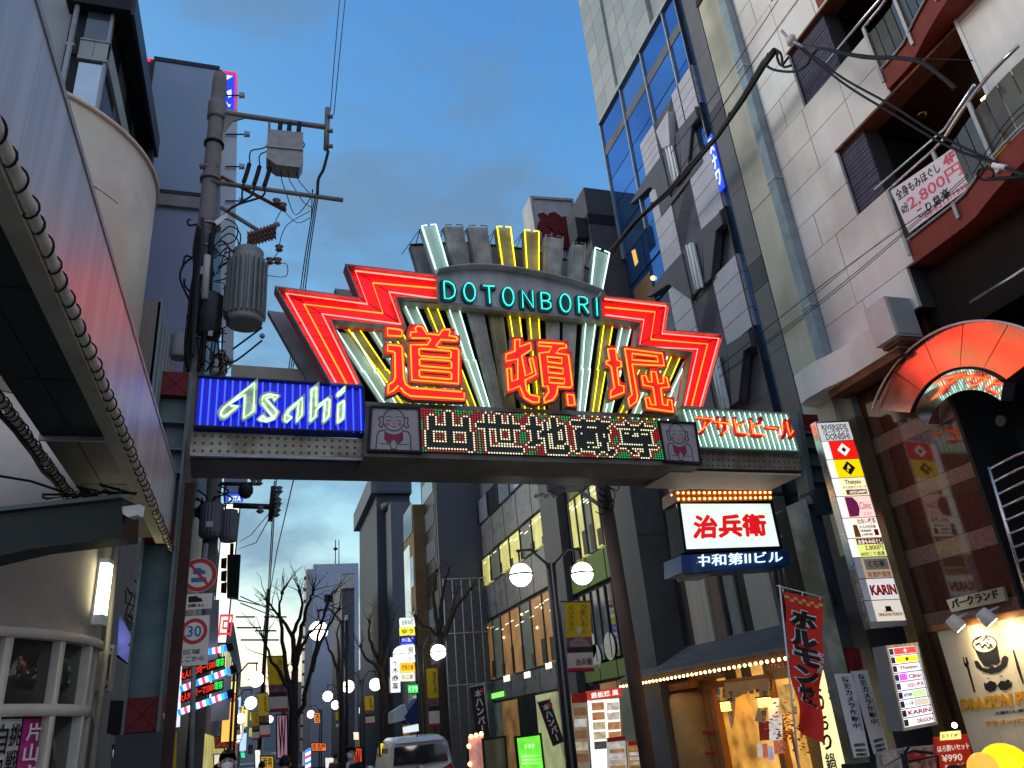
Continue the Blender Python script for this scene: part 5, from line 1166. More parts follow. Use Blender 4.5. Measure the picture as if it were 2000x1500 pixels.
# ================================================================= beyond the gate, right-hand side
LITY = em("lit_window_yellow_green", (.55, .52, .16), .62, var=.5, scale=1.5); LITO = em("lit_window_amber", (.40, .20, .07), .30, var=.8, scale=1.4); LITD = em("dim_window", (.09, .11, .09), .3, var=.7, scale=1.5)
GSK = mat("sky_reflecting_glass", (.30, .36, .43), .08, .6, var=.15)
OLV = mat("olive_green_panel", (.10, .15, .035), .5, var=.15); MARB = mat("grey_marble_cladding", (.11, .115, .12), .3, var=.4, scale=2.5)
grn = thing("building", "grey marble and olive green shop building with bands of lit windows", "building", (11.5, 26, -.4))
GF = FX(10.5)
def band(name, tl, tr, br, bl, n, m_, par, d0=-.15, d1=0.0, gap=.04, fr=None, fm=None):
    fr = fr or GF
    c = [Vector((*fr.uv(*p, d1), 0)) for p in (tl, tr, br, bl)]
    us = sorted((c[0].x, c[1].x)); v1 = (c[0].y + c[1].y) / 2; v0 = (c[2].y + c[3].y) / 2; w_ = (us[1] - us[0]) / n
    for k in range(n): P(name, MB().rect(fr, us[0] + k * w_ + gap, us[0] + (k + 1) * w_ - gap, v0 + .01, v1 - .01, d0, d1), m_[k % len(m_)] if isinstance(m_, list) else m_, par)
    if fm:
        for k in range(n + 1): P("mullion", MB().rect(fr, us[0] + k * w_ - gap * .9, us[0] + k * w_ + gap * .9, v0, v1, d0, d1 + .05), fm, par)
    return us, v0, v1
P("wall_core", MB().box(10.66, 18, 20.6, 37.8, -.6, 13.9), FRAME, grn)
kw = dict(par=grn)
band("window_pane", (932, 968), (1070, 845), (1062, 905), (940, 1015), 6, [GSK, GLASSD, GSK], grn, fm=BLACK)
band("marble_panel", (938, 1017), (1064, 918), (1067, 988), (941, 1085), 5, MARB, grn)
band("window_pane", (941, 1090), (1062, 1000), (1066, 1060), (945, 1145), 6, [LITY, LITD, LITY], grn, fm=BLACK)
band("marble_panel", (945, 1149), (1066, 1066), (1075, 1140), (946, 1215), 5, MARB, grn)
band("window_pane", (946, 1222), (1082, 1146), (1084, 1293), (951, 1330), 7, [LITO, LITD, LITO], grn, fm=BROWN)
band("marble_panel", (951, 1334), (1085, 1297), (1090, 1345), (952, 1372), 5, MARB, grn)
P("green_neon_sign", MB().rect(GF, *sorted((GF.uv(962, 1366)[0], GF.uv(985, 1361)[0])), GF.uv(970, 1363)[1], GF.uv(970, 1353)[1], .01, .04), em("green_tube_sign", (.25, 1, .15), 1.0), grn)
for x, y in ((990, 1325), (1030, 1318), (1072, 1300)): P("ceiling_lamp", MB().rect(GF, *sorted((GF.uv(x - 6, y)[0], GF.uv(x + 6, y)[0])), GF.uv(x, y + 6)[1], GF.uv(x, y - 6)[1], .002, .012), em("square_lamp", (1, .95, .7), 1.2), grn)
for x, y in ((1060, 1187), (1020, 1200), (985, 1245), (1050, 1226), (1110, 1187)): P("ceiling_lamp", MB().sphere(GF.pt(*GF.uv(x, y), .02), .06, 6, 4), em("small_warm_lamp", (1, .8, .4), 2), grn)
# fittings and furniture inside the lit storeys
rnd = random.Random(19)
for tl_, tr_, br_, bl_, n in (((941, 1090), (1062, 1000), (1066, 1060), (945, 1145), 12), ((1110, 985), (1212, 900), (1215, 1040), (1118, 1105), 14), ((946, 1222), (1082, 1146), (1084, 1293), (951, 1330), 14)):
    for k in range(n):
        a = (k + .5) / n; tp = Vector(tl_).lerp(Vector(tr_), a); bt_ = Vector(bl_).lerp(Vector(br_), a); w_ = rnd.uniform(2, 5)
        y0 = tp.lerp(bt_, rnd.uniform(.06, .3)); u_ = GF.uv(*y0); P("ceiling_tube", MB().rect(GF, u_[0] - .25, u_[0] + .25, u_[1], u_[1] + .04, .002, .008), em("ceiling_tube", (1, .95, .7), rnd.uniform(.7, 1.3)) if k < 3 else bpy.data.materials["ceiling_tube"], grn)
        if k % 2: u_ = GF.uv(*tp.lerp(bt_, rnd.uniform(.55, .8))); v_ = GF.uv(*tp.lerp(bt_, .97)); P("furniture", MB().rect(GF, u_[0] - rnd.uniform(.1, .3), u_[0] + rnd.uniform(.1, .35), v_[1], u_[1], .002, .01), WBR if 'WBR' in globals() else BROWN, grn)
# corner pillar and the nearer, olive part
u0_, u1_ = sorted((GF.uv(1072, 1050)[0], GF.uv(1107, 1050)[0]))
P("corner_pillar", MB().rect(GF, u0_, u1_, -.5, 14, -.1, .25), BLK, grn)
band("window_pane", (1110, 985), (1212, 900), (1215, 1040), (1118, 1105), 7, [LITY, LITY, LITD], grn, fm=DARK)
band("olive_panel", (1112, 1108), (1216, 1046), (1222, 1108), (1120, 1165), 3, OLV, grn, d1=.06)
band("window_pane", (1128, 1172), (1226, 1118), (1240, 1270), (1140, 1302), 7, [PDK, GLASSD, PDK], grn, fm=DARK)
band("olive_panel", (1140, 1306), (1240, 1276), (1246, 1310), (1138, 1340), 3, OLV, grn, d1=.06)
band("olive_panel", (1108, 940), (1212, 850), (1212, 895), (1110, 980), 3, OLV, grn, d1=.06)
for x, y in ((1157, 1260), (1166, 1284), (1193, 1262)): P("plate_emblem", MB().lathe(GF.pt(*GF.uv(x, y), .03), [(0, .42), (.02, .42)], 18, GF.N), mat("pale_plate", (.4, .4, .34), .5, var=.2), grn)
# ground floor glow and shop fronts
band("shop_window", (952, 1376), (1085, 1350), (1092, 1520), (958, 1520), 4, [LITD, LITO, GLASSD, em("pale_green_shop", (.40, .42, .20), .6, var=.5)], grn, d0=-.3, d1=-.05)
band("shop_window", (1112, 1350), (1240, 1318), (1250, 1520), (1120, 1520), 4, [LITD, GLASSD, LITO], grn, d0=-.3, d1=-.05)
# --- lower storeys of the grey tower: pilasters, dark glass, steel frames
lo = thing("building", "lower storeys of the grey tower with pale pilasters above the tiled restaurant roof", "building", (11, 15, -.3))
LF2 = FX(10.5)
def lp(nm, x0, x1, y0, y1, m_, d1=.03, d0=-.1):
    us = sorted((LF2.uv(x0, 1180)[0], LF2.uv(x1, 1180)[0])); P(nm, MB().rect(LF2, us[0], us[1], LF2.uv((x0 + x1) / 2, y1)[1], LF2.uv((x0 + x1) / 2, y0)[1], d0, d1), m_, lo)
lp("dark_wall", 1258, 1346, 800, 1330, mat("brown_black_cladding", (.06, .052, .052), .5, var=.2), .02); lp("dark_gap", 1346, 1352, 900, 1330, BLACK, 0)
lp("pilaster", 1353, 1392, 900, 1330, mat("pale_stone_pilaster", (.40, .38, .33), .7, var=.25, streak=.5), .12); lp("brown_strip", 1393, 1413, 900, 1330, mat("brown_stone", (.16, .12, .09), .6, var=.2), .05)
lp("window_pane", 1414, 1424, 900, 1330, mat("deep_blue_glass", (.02, .04, .09), .08, .3), -.02); lp("grey_strip", 1425, 1444, 900, 1330, mat("grey_strip", (.22, .23, .22), .6, var=.2), .05)
lp("dark_wall", 1445, 1470, 900, 1330, BLACK, .0); lp("pale_panel", 1471, 1522, 1010, 1330, mat("pale_wall_panel", (.42, .40, .36), .7, var=.2, streak=.5), .1); lp("dark_wall", 1523, 1580, 900, 1330, BLACK, .0)
for x in (1530, 1542, 1553): P("steel_post", MB().tube([LF2.pt(*LF2.uv(x - 22, 1000), .25), LF2.pt(*LF2.uv(x + 8, 1160), .25)], .03, 6), GALV, lo)
for y in (1012, 1060, 1110): P("steel_rung", MB().tube([LF2.pt(*LF2.uv(1505, y + 4), .25), LF2.pt(*LF2.uv(1550, y - 14), .25)], .025, 6), GALV, lo)
# --- grey block facing us, with the tan shop and white building behind it
def farbox(name, label, y, x0, x1, ytop, depth, m_, base=-.6, xr=None):
    fr = FY(y); t = thing(name, label, "building", fr.pt((fr.uv(x0, ytop)[0] + fr.uv(x1, ytop)[0]) / 2, base))
    u0, u1 = fr.uv(x0, ytop)[0], fr.uv(x1, ytop)[0]; zt = fr.uv((x0 + x1) / 2, ytop)[1]
    P("wall", MB().box(u0, u1, y, y + depth, base, zt), m_, t); return t, fr, u0, u1, zt
GREYW = mat("blank_grey_wall", (.075, .083, .10), .7, var=.12, scale=.8, streak=.5)
b1, f1, u0, u1, zt = farbox("building", "blank grey sided building with scaffold netting at its foot", 38, 848, 944, 880, 4, GREYW)
P("side_strip", MB().box(u0 - .03, u0 - .004, 38.3, 41.9, -.5, zt - .4), DARK, b1)
for k in range(8): P("side_window", MB().box(u0 - .06, u0 - .035, 38.6, 41.4, 3 + k * 1.7, 4.0 + k * 1.7), GSK if k % 3 else GLASSD, b1)
for k in range(7): P("scaffold_pole", MB().tube([f1.pt(u0 + (u1 - u0) * k / 6, -.4, .6), f1.pt(u0 + (u1 - u0) * k / 6, f1.uv(890, 1135)[1], .6)], .03, 5), GALV, b1)
for y in (1135, 1240, 1340): P("scaffold_rail", MB().tube([f1.pt(u0, f1.uv(890, y)[1], .62), f1.pt(u1, f1.uv(890, y)[1], .62)], .03, 5), GALV, b1)
P("netting", MB().box(u0, u1, 37.6, 37.62, -.4, f1.uv(890, 1140)[1]), mat("grey_netting", (.10, .105, .115), .8, var=.3, scale=5), b1)
b2, f2, u0, u1, zt = farbox("building", "tan fronted shop building beside the blank grey wall", 41, 806, 838, 985, 3.2, mat("tan_brick", (.14, .09, .045), .7, var=.2))
for k in range(4): P("window_pane", MB().box(u0 - .04, u0 - .005, 41.2, 43.9, 3 + k * 2.9, 4.6 + k * 2.9), GLASSD if k % 2 else GSK, b2)
P("glass_edge", MB().box(u0 - .05, u0 - .01, 42.2, 44.0, 5.2, 11.2), em("pale_lit_glass", (.45, .55, .55), .5, var=.7, scale=.8), b2)
b3, f3, u0, u1, zt = farbox("building", "dark slab tower with a ribbed grey cap", 62, 735, 800, 966, 12, mat("dark_tower", (.045, .055, .072), .6, var=.1))
zc0 = f3.uv(760, 928)[1]
CAPM = mat("ribbed_grey_cap", (.09, .105, .13), .6, var=.1)
P("cap", MB().box(u0 - .5, u1 + .1, 61.5, 74.5, zt, zc0), CAPM, b3)
for k in range(22): P("cap_rib", MB().box(u0 + (u1 - u0) * k / 22, u0 + (u1 - u0) * k / 22 + .08, 61.42, 61.5, zt + .1, zc0 - .2), CAPM, b3)
P("lower_block", MB().box(f3.uv(752, 1010)[0], f3.uv(790, 1010)[0], 59, 61.6, -.5, f3.uv(750, 1000)[1]), mat("grey_concrete_far", (.09, .10, .12), .7, var=.1, streak=.5), b3)
P("drum_tank", MB().lathe(f3.pt(f3.uv(768, 990)[0], f3.uv(768, 1004)[1], 1.0), [(0, 1.0), (.5, 1.2), (.6, .9)], 16), DARK, b3)
b4, f4, u0, u1, zt = farbox("building", "pale blue white office building low in the distance with a rooftop mast", 85, 612, 700, 1101, 14, mat("pale_blue_office", (.34, .40, .50), .6, var=.08))
P("stair_lattice", MB().box(u0 - .7, u0 - .02, 85, 90, 1, zt - .5), GALV, b4)
for k in range(14): P("stair_flight", MB().box(u0 - .9, u0 - .7, 85, 86, 2 + k * 1.2, 2.2 + k * 1.2), DARK, b4)
P("window_pane", MB().box(u0 + 1.2, u0 + 2.2, 84.95, 85, zt - 4, zt - 3.2), GLASSD, b4)
P("mast", MB().tube([f4.pt(f4.uv(662, 1100)[0], zt), f4.pt(f4.uv(662, 1052)[0], f4.uv(662, 1055)[1])], .05, 5), BLACK, b4); P("antenna", MB().lathe(f4.pt(f4.uv(655, 1098)[0], zt), [(0, .05), (1.4, .05), (1.6, .3), (1.8, .05), (2.6, .05)], 8), BLACK, b4)
b5, f5, u0, u1, zt = farbox("building", "narrow dark building with stacked window signs left of the dark slab tower", 58, 668, 692, 1120, 8, mat("dark_front", (.07, .08, .10), .6, var=.2))
P("white_sign", MB().box(u0, u1, 57.8, 57.95, zt - 1.1, zt - .1), mat("dull_white_sign", (.35, .35, .37), .6, var=.2), b5)
for k in range(5): P("window_sign", MB().box(u0 + .2, u1 - .5, 57.9, 57.99, 1.8 + k * 1.7, 3.0 + k * 1.7), mat("sign_grey", (.2, .2, .21), .5) if k % 2 else WHITE, b5)
# small lit signs far down both rows
rnd = random.Random(41)
for k in range(34):
    Y = rnd.uniform(37, 95); sd_ = rnd.random() < .55 or Y < 42; x = (-1.55 if sd_ else 9.1) + rnd.uniform(-.2, .5) * (1 if sd_ else -1); z = rnd.uniform(1.3, 4.6); h = rnd.choice([.5, .8, 1.6]); w_ = rnd.choice([.4, .6])
    cn, cc = rnd.choice([("cream", (1, .95, .8)), ("yellow", (1, .8, .2)), ("red", (1, .15, .05)), ("green", (.3, .9, .4)), ("blue", (.4, .6, 1)), ("orange", (1, .5, .1)), ("white", (.95, 1, 1))])
    t = thing("lit_sign", "tiny %s %s sign %s in the far %s row" % ({.5: "square", .8: "oblong", 1.6: "tall upright"}[h], cn, "at head height" if z < 2 else "above the shop doors" if z < 3.2 else "at first floor height", "left" if sd_ else "right"), "sign", (x, Y, z), "tiny lit signs far down the street"); P("face", MB().box(x - w_ / 2, x + w_ / 2, Y - .1, Y, z, z + h), em("tiny_sign", cc, rnd.uniform(.7, 1.2)), t); P("case", MB().box(x - w_ / 2 - .04, x + w_ / 2 + .04, Y - .08, Y + .06, z - .04, z + h + .04), BLACK, t)
# hills closing the street
hl = MB(); rnd = random.Random(2); pr = None
for k in range(41):
    a = -700 + 35 * k; h = 34 + 9 * math.sin(k * .7) + 6 * math.sin(k * 1.9 + 1)
    c = (Vector((a, 800, -5)), Vector((a, 800, h)), Vector((a, 1000, h * 1.15)))
    if pr: hl.quad(pr[0], c[0], c[1], pr[1]); hl.quad(pr[1], c[1], c[2], pr[2])
    pr = c
struct("hills", hl, mat("hazy_wooded_hill", (.11, .15, .20), .9, var=.15, scale=.02))
far = [("pale grey block at the far end of the street, left of the hills", 150, 455, 520, 1340, (.20, .22, .25)), ("brown grey block far along the right side of the street", 120, 560, 660, 1330, (.13, .13, .14)), ("dark block in the far right street row", 95, 640, 700, 1290, (.08, .09, .10)), ("low dark block far along the left side of the street", 110, 395, 470, 1350, (.10, .10, .11))]
for lab, y, a, b, yt, c_ in far:
    t, fr, u0, u1, zt = farbox("building", lab, y, a, b, yt, 20, mat("far_wall", c_, .8, var=.15, scale=.5))
    for k in range(4):
        for j in range(3): P("window", MB().box(u0 + (u1 - u0) * (k + .2) / 4, u0 + (u1 - u0) * (k + .7) / 4, y - .1, y - .02, 1 + j * 2.6, 2.4 + j * 2.6), random.choice([GLASSD, LITD, LITY]), t)
# ================================================================= left-hand row beyond the gate
lb = thing("building", "brown grey building with pipes on the left, just past the gate", "building", (-3, 17, -.4))
P("wall", MB().box(-9, -1.75, 16.2, 22, -.6, 9.0), mat("brown_grey_wall", (.13, .115, .105), .8, var=.3, scale=1.5, streak=.5), lb)
for k in range(3): P("pipe", MB().tube([(-1.68, 16.3 + .4 * k, -.3), (-1.68, 16.3 + .4 * k, 9)], .04, 6), GALV, lb)
for k in range(4): P("window_pane", MB().box(-1.75, -1.72, 17 + k * 1.2, 17.9 + k * 1.2, 3.6, 5.6), GLASSD, lb)
P("shop_window", MB().box(-1.75, -1.7, 17, 21.5, .2, 2.6), LITO, lb)
lb2 = thing("building", "dark left hand shop row continuing down the street", "building", (-4, 34, -.5))
for a, b, h, c_ in ((22.1, 30, 7.5, (.10, .10, .11)), (30.2, 41, 9.5, (.13, .12, .12)), (41.2, 60, 8, (.09, .09, .10)), (60.2, 95, 10, (.11, .11, .12))):
    P("wall", MB().box(-10, -1.9, a, b, -.6, h), mat("row_wall", c_, .8, var=.25), lb2)
    P("shop_window", MB().box(-1.9, -1.84, a + .6, b - .6, .1, 2.3), random.choice([LITO, LITY, LITD]), lb2)
    for k in range(int((b - a) / 2.2)):
        for z in (3.4, 6.0): P("window_pane", MB().box(-1.9, -1.86, a + .5 + k * 2.2, a + 1.9 + k * 2.2, z, z + 1.4), random.choice([GLASSD, GLASSD, LITD, LITY]), lb2)
rb2 = thing("building", "right hand row of small shop buildings far down the street", "building", (11, 75, -.5))
for a, b, h in ((50, 58, 9), (66, 82, 10), (82.2, 110, 8)):
    P("wall", MB().box(9.6, 18, a, b, -.6, h), mat("row_wall", (.10, .10, .11), .8, var=.25), rb2)
    P("shop_window", MB().box(9.54, 9.6, a + .6, b - .6, .1, 2.3), random.choice([LITO, LITY]), rb2)
# ---- traffic signs on their pole
sp_ = thing("traffic_sign", "round no trucks sign, thirty limit sign and plates on one pole beside the gate column", "traffic sign", onY(385, 1500, 12.6))
SF = FY(12.55)
P("pole", MB().tube([SF.pt(*SF.uv(402, 1060), -.06), SF.pt(*SF.uv(378, 1300), -.06), SF.pt(*SF.uv(372, 1520), -.06)], .038, 10), GALV, sp_)
SW = mat("sign_white", (.62, .63, .64), .4, var=.05); SR = mat("sign_red", (.42, .02, .03), .4, var=.08); SB = mat("sign_blue", (.02, .13, .42), .4, var=.08)
def disc(fr, cx_, cy_, rpx, d, m_, par, nm="disc", r1=None):
    u, v = fr.uv(cx_, cy_); r = fr.uv(cx_ + rpx, cy_)[0] - u; r2 = (fr.uv(cx_ + r1, cy_)[0] - u) if r1 else None
    n = 28
    if r2 is None: return P(nm, MB().prism(fr, [(u + r * math.cos(2 * math.pi * k / n), v + r * math.sin(2 * math.pi * k / n)) for k in range(n)], d - .006, d), m_, par)
    mb = MB()
    for k in range(n):
        a, b = 2 * math.pi * k / n, 2 * math.pi * (k + 1) / n
        mb.prism(fr, [(u + r * math.cos(a), v + r * math.sin(a)), (u + r * math.cos(b), v + r * math.sin(b)), (u + r2 * math.cos(b), v + r2 * math.sin(b)), (u + r2 * math.cos(a), v + r2 * math.sin(a))], d - .004, d)
    return P(nm, mb, m_, par)
d1 = disc(SF, 389, 1123, 35, 0, SW, sp_); disc(SF, 389, 1123, 34, .004, SR, sp_, "red_ring", 25.5)
P("truck_pictogram", MB().prism(SF, SF.px([(377, 1110), (393, 1109), (394, 1113), (400, 1114), (402, 1121), (377, 1122)]), 0, .003), SB, sp_); P("bus_pictogram", MB().prism(SF, SF.px([(373, 1129), (402, 1127), (404, 1136), (374, 1138)]), 0, .003), SB, sp_)
P("bar", MB().prism(SF, SF.px([(368, 1102), (372, 1099), (410, 1142), (406, 1146)]), 0.003, .006), SR, sp_)
P("load_plate", MB().prism(SF, SF.px([(353, 1162), (416, 1158), (413, 1188), (350, 1192)]), -.006, 0), SW, sp_)
P("lorry_pictogram", MB().prism(SF, SF.px([(368, 1165), (386, 1164), (386, 1167), (393, 1168), (396, 1175), (368, 1177)]), 0, .003), INK, sp_); txtpx("積3t", SF, [(366, 1187), (399, 1185), (399, 1178), (366, 1180)], .001, INK, sp_, bold=.02, thick=.003)
P("zone_plate", MB().prism(SF, SF.px([(348, 1205), (410, 1201), (406, 1298), (338, 1302)]), -.006, 0), SW, sp_)
disc(SF, 379, 1233, 26, .004, SR, sp_, "red_ring", 18.5); txtpx("30", SF, [(364, 1245), (393, 1244), (394, 1221), (366, 1222)], .001, SB, sp_, bold=.02, thick=.003)
txtpx("区域", SF, [(358, 1279), (390, 1277), (391, 1267), (359, 1269)], .001, INK, sp_, bold=.015, thick=.003); txtpx("ここから", SF, [(348, 1294), (398, 1290), (399, 1280), (349, 1283)], .001, INK, sp_, bold=.015, thick=.003)
# red hydrant disc and yellow sign on the gate column
hy = thing("hydrant_sign", "round red fire hydrant sign at the left gate column", "sign", onY(329, 1420, 11.9))
HF = FY(11.9)
P("disc", MB().prism(HF, HF.px([(343, 1345), (332, 1350), (322, 1365), (317, 1385), (318, 1405), (326, 1420), (335, 1424), (340, 1424)]), -.02, 0), SR, hy)
vtxt("消", HF, [(HF.uv(323, 1382)), (HF.uv(339, 1380)), (HF.uv(341, 1362)), (HF.uv(325, 1364))], .002, WHITE, hy, bold=.02, thick=.004); P("number_band", MB().prism(HF, HF.px([(318, 1393), (339, 1391), (338, 1404), (320, 1406)]), 0, .004), SW, hy)
ys_ = thing("yellow_sign", "yellow upright sign with purple hiragana at the left gate column", "sign", onY(328, 1500, 11.8))
P("board", MB().prism(HF, HF.px([(314, 1430), (345, 1429), (342, 1560), (306, 1560)], .05), .0, .05), mat("yellow_board", (.62, .36, .015), .5, var=.1), ys_)
vtxt("ひつ", HF, [HF.uv(318, 1500, .05), HF.uv(338, 1500, .05), HF.uv(340, 1437, .05), HF.uv(321, 1437, .05)], .052, mat("purple_ink", (.16, .02, .06), .5), ys_, bold=.03, thick=.004)
# barber lights and LED tickers on a bracketed sign
bs = thing("barber_sign", "barber shop sign of slanting striped light tubes and red LED price strips", "sign", onY(400, 1400, 16))
BF = FY(15.6)
STR = [em("barber_blue", (.03, .25, 1.0), 1.3), em("barber_white", (.9, .97, 1), 1.3), em("barber_red", (1, .06, .3), 1.1), em("barber_white2", (.85, .95, 1), 1.2), em("barber_cyan", (.05, .55, 1.0), 1.2)]
P("pale_side_board", MB().prism(BF, BF.px([(402, 1172), (428, 1170), (424, 1300), (398, 1300)]), -.1, -.05), mat("blank_pale_board", (.30, .30, .33), .5, var=.1), bs); P("pale_lower_board", MB().prism(BF, BF.px([(413, 1325), (452, 1318), (447, 1405), (411, 1409)]), -.2, -.12), mat("blank_pale_board2", (.36, .35, .34), .5, var=.1), bs)
for x0_, y0_, x1_, y1_ in ((352, 1283, 455, 1262), (352, 1346, 462, 1305), (348, 1392, 456, 1353)):
    a, b = Vector((x0_, y0_)), Vector((x1_ - 12, y1_ + 4)); n = 16
    for k in range(n):
        p, q = a.lerp(b, k / n), a.lerp(b, (k + .97) / n); P("light_stripe", pxtube(MB(), BF, [tuple(p), tuple(q)], .055, .05, 7), STR[k % 5], bs)
    P("end_cap", pxtube(MB(), BF, [tuple(b), (x1_, y1_)], .075, .05, 8), BLACK, bs)
LR = em("led_red", (1, .03, .01), 1.2); LG = em("led_green", (.05, 1, .1), 1.0)
for (x0_, y0_, x1_, y1_), s_, g_ in (((350, 1325, 440, 1285), "大人1500均一1500", "理容"), ((348, 1369, 437, 1330), "大人900パーマ3300", "理容")):
    P("led_back", MB().prism(BF, BF.px([(x0_, y0_ - 15), (x1_, y1_ - 4), (x1_ - 1, y1_ + 17), (x0_, y0_ + 6)]), -.03, .02), BLACK, bs)
    xm = x0_ + (x1_ - x0_) * .78; ym = y0_ + (y1_ - y0_) * .78
    txtpx(s_, BF, [(x0_ + 2, y0_ + 4), (xm, ym + 10), (xm, ym - 6), (x0_ + 2, y0_ - 12)], .022, LR, bs, bold=.02, thick=.004); txtpx(g_, BF, [(xm + 1, ym + 9), (x1_ - 2, y1_ + 14), (x1_ - 2, y1_ - 1), (xm + 1, ym - 6)], .022, LG, bs, bold=.02, thick=.004)
P("post", MB().tube([BF.pt(*BF.uv(351, 1300), 0), BF.pt(*BF.uv(347, 1420), 0)], .04, 6), em("white_tube_post", (.9, .95, 1), .8), bs)
# lit vertical signs further on
def vsign(label, y, px, m_, word=None, ink=None, th=.25, kind="vertical_sign"):
    fr = FY(y); q = fr.px(px); t = thing(kind, label, "sign", fr.pt((q[2][0] + q[3][0]) / 2, min(p[1] for p in q)))
    P("panel", MB().prism(fr, q, -th, 0), m_, t); fm_ = MB(); iq = inset(q, -.03)
    for i in range(len(q)): j = (i + 1) % len(q); fm_.prism(fr, [iq[i], iq[j], q[j], q[i]], -th, .012)
    P("frame", fm_, DARK, t)
    if word:
        tl, tr, br, bl = [Vector((*p, 0)) for p in q]; i = lambda a, b: tuple(((tl * (1 - a) + tr * a) * (1 - b) + (bl * (1 - a) + br * a) * b)[:2])
        vtxt(word, fr, [i(.15, .95), i(.85, .95), i(.85, .05), i(.15, .05)], .003, ink or INK, t, bold=.03, thick=.006)
    return t, fr, q
SGW = em("sign_glow_white", (1, .97, .86), .95)
t, fr, q = vsign("tall white lit sign strip on the left with blue top panel", 24, [(438, 985), (468, 985), (441, 1255), (414, 1255)][0:4], em("sign_glow_cream", (1, .98, .80), 1.1))
P("blue_panel", MB().prism(fr, fr.px([(440, 967), (478, 966), (474, 981), (438, 981)]), 0, .1), em("blue_kita", (.03, .10, .62), .9), t); txtpx("KITA", fr, [(447, 979), (470, 979), (471, 969), (448, 969)], .11, em("white_letters", (.9, .95, 1), 1), t, bold=.02, thick=.01)
P("grey_top", MB().prism(fr, fr.px([(438, 928), (484, 928), (481, 962), (436, 962)]), -.2, .05), BG, t)
vtxt("回", fr, [fr.uv(425, 1250), fr.uv(450, 1250), fr.uv(456, 1200), fr.uv(430, 1200)], .01, em("red_mark", (1, .05, .08), .9), t, bold=.02, thick=.01)
tl = thing("traffic_light", "black back of a traffic light hanging in front of the white lit sign", "traffic light", onY(455, 1165, 20))
TL = FY(20)
P("housing", MB().prism(TL, TL.px([(444, 1083), (470, 1083), (465, 1168), (443, 1165)]), -.3, 0), BLACK, tl)
for y in (1100, 1125, 1148): P("hood", MB().lathe(TL.pt(TL.uv(444, y)[0] - .02, TL.uv(444, y)[1], .0), [(0, .14), (.12, .12)], 10, Vector((-1, 0, 0))), BLACK, tl)
P("bracket", MB().tube([TL.pt(*TL.uv(452, 1083), -.1), TL.pt(*TL.uv(453, 1060), -.1)], .05, 6), BLACK, tl)
# second utility pole with a pair of transformers
p2 = thing("utility_pole", "second utility pole with two ribbed transformers, seen under the gate beam", "utility pole", onY(400, 1500, 19))
PF2 = FY(19.0)
P("shaft", MB().tube([PF2.pt(PF2.uv(420, 930)[0], -.5, 0), PF2.pt(PF2.uv(420, 930)[0], PF2.uv(420, 880)[1], 0)], .17, 12), mat("pole_grey", (.16, .15, .15), .8, var=.2), p2)
for (x0_, x1_, y0_, y1_) in ((388, 433, 990, 1056), (428, 464, 1002, 1062)):
    uc = PF2.uv((x0_ + x1_) / 2, y1_)[0]; zb_ = PF2.uv(x0_, y1_)[1]; h = PF2.uv(x0_, y0_)[1] - zb_; r = (PF2.uv(x1_, y1_)[0] - PF2.uv(x0_, y1_)[0]) / 2
    P("transformer", MB().lathe(PF2.pt(uc, zb_, .3 if x0_ < 400 else .2), [(0, r * .85), (.08, r), (h * .9, r), (h * .95, r * .85), (h, r * .9)], 40, smooth=False, ribs=-.06), TR2 if 'TR2' in globals() else mat("blue_grey_transformer", (.17, .18, .22), .5, .2, var=.15), p2)
P("plate", MB().prism(PF2, PF2.px([(403, 1018), (417, 1018), (416, 1029), (402, 1029)], .7), .68, .7), WHITE, p2)
P("arm", pxtube(MB(), PF2, [(455, 987), (532, 990)], .07, .1, 8), DARK, p2); P("arm_post", pxtube(MB(), PF2, [(534, 950), (528, 1018)], .06, .1, 8), DARK, p2)
P("arm", pxtube(MB(), PF2, [(430, 945), (505, 945)], .05, .1, 8), DARK, p2)
rnd = random.Random(8)
for x, y in ((495, 944), (506, 944), (540, 973), (543, 983), (541, 996), (539, 1005), (545, 960), (508, 998)): P("insulator", MB().lathe(PF2.pt(*PF2.uv(x, y), .15), [(-.1, .04), (-.05, .1), (0, .05), (.06, .09), (.09, .03)], 8), mat("grey_porcelain", (.16, .16, .17), .4), p2)
P("transformer_cluster", MB().sphere(PF2.pt(*PF2.uv(480, 960), .1), .18, 8, 5, 1.2), DARK, p2)
for k in range(12):
    x, y = rnd.uniform(370, 440), rnd.uniform(930, 990); P("cable", pxtube(MB(), PF2, [(x + rnd.uniform(-20, 20), y + i * 14) for i in range(4)], .02, .3, 4), BLACK, p2)
for k, pts in enumerate(([(540, 930), (527, 1150), (516, 1230)], [(575, 930), (541, 1075), (520, 1200)], [(528, 1000), (490, 1045), (468, 1058)], [(530, 1005), (500, 1060), (466, 1072)], [(536, 940), (522, 1190)], [(470, 1165), (545, 1198)], [(470, 1178), (545, 1208)], [(465, 1172), (520, 1185), (545, 1214)])):
    a = thing("power_line", ["overhead wire under the gate, nearest the twin transformers", "straight overhead wire crossing the evening sky left of the bare tree", "slack service wire from the arm of the second pole", "lower slack service wire from the arm of the second pole", "thin overhead wire beside the second pole's arm post", "upper wire leading to the far crossarm", "middle wire leading to the far crossarm", "lowest sagging wire to the far crossarm"][k], "power line", onY(*pts[0], 19))
    P("wire", MB().tube([onY(x, y, 19 + 8 * i) for i, (x, y) in enumerate(pts)], .016, 4), BLACK, a)
p3 = thing("utility_pole", "distant wooden utility pole with crossarms at the end of the wires", "utility pole", onY(517, 1480, 45))
PF3 = FY(45); P("shaft", pxtube(MB(), PF3, [(525, 1150), (505, 1480)], .12, 0, 6), BLACK, p3)
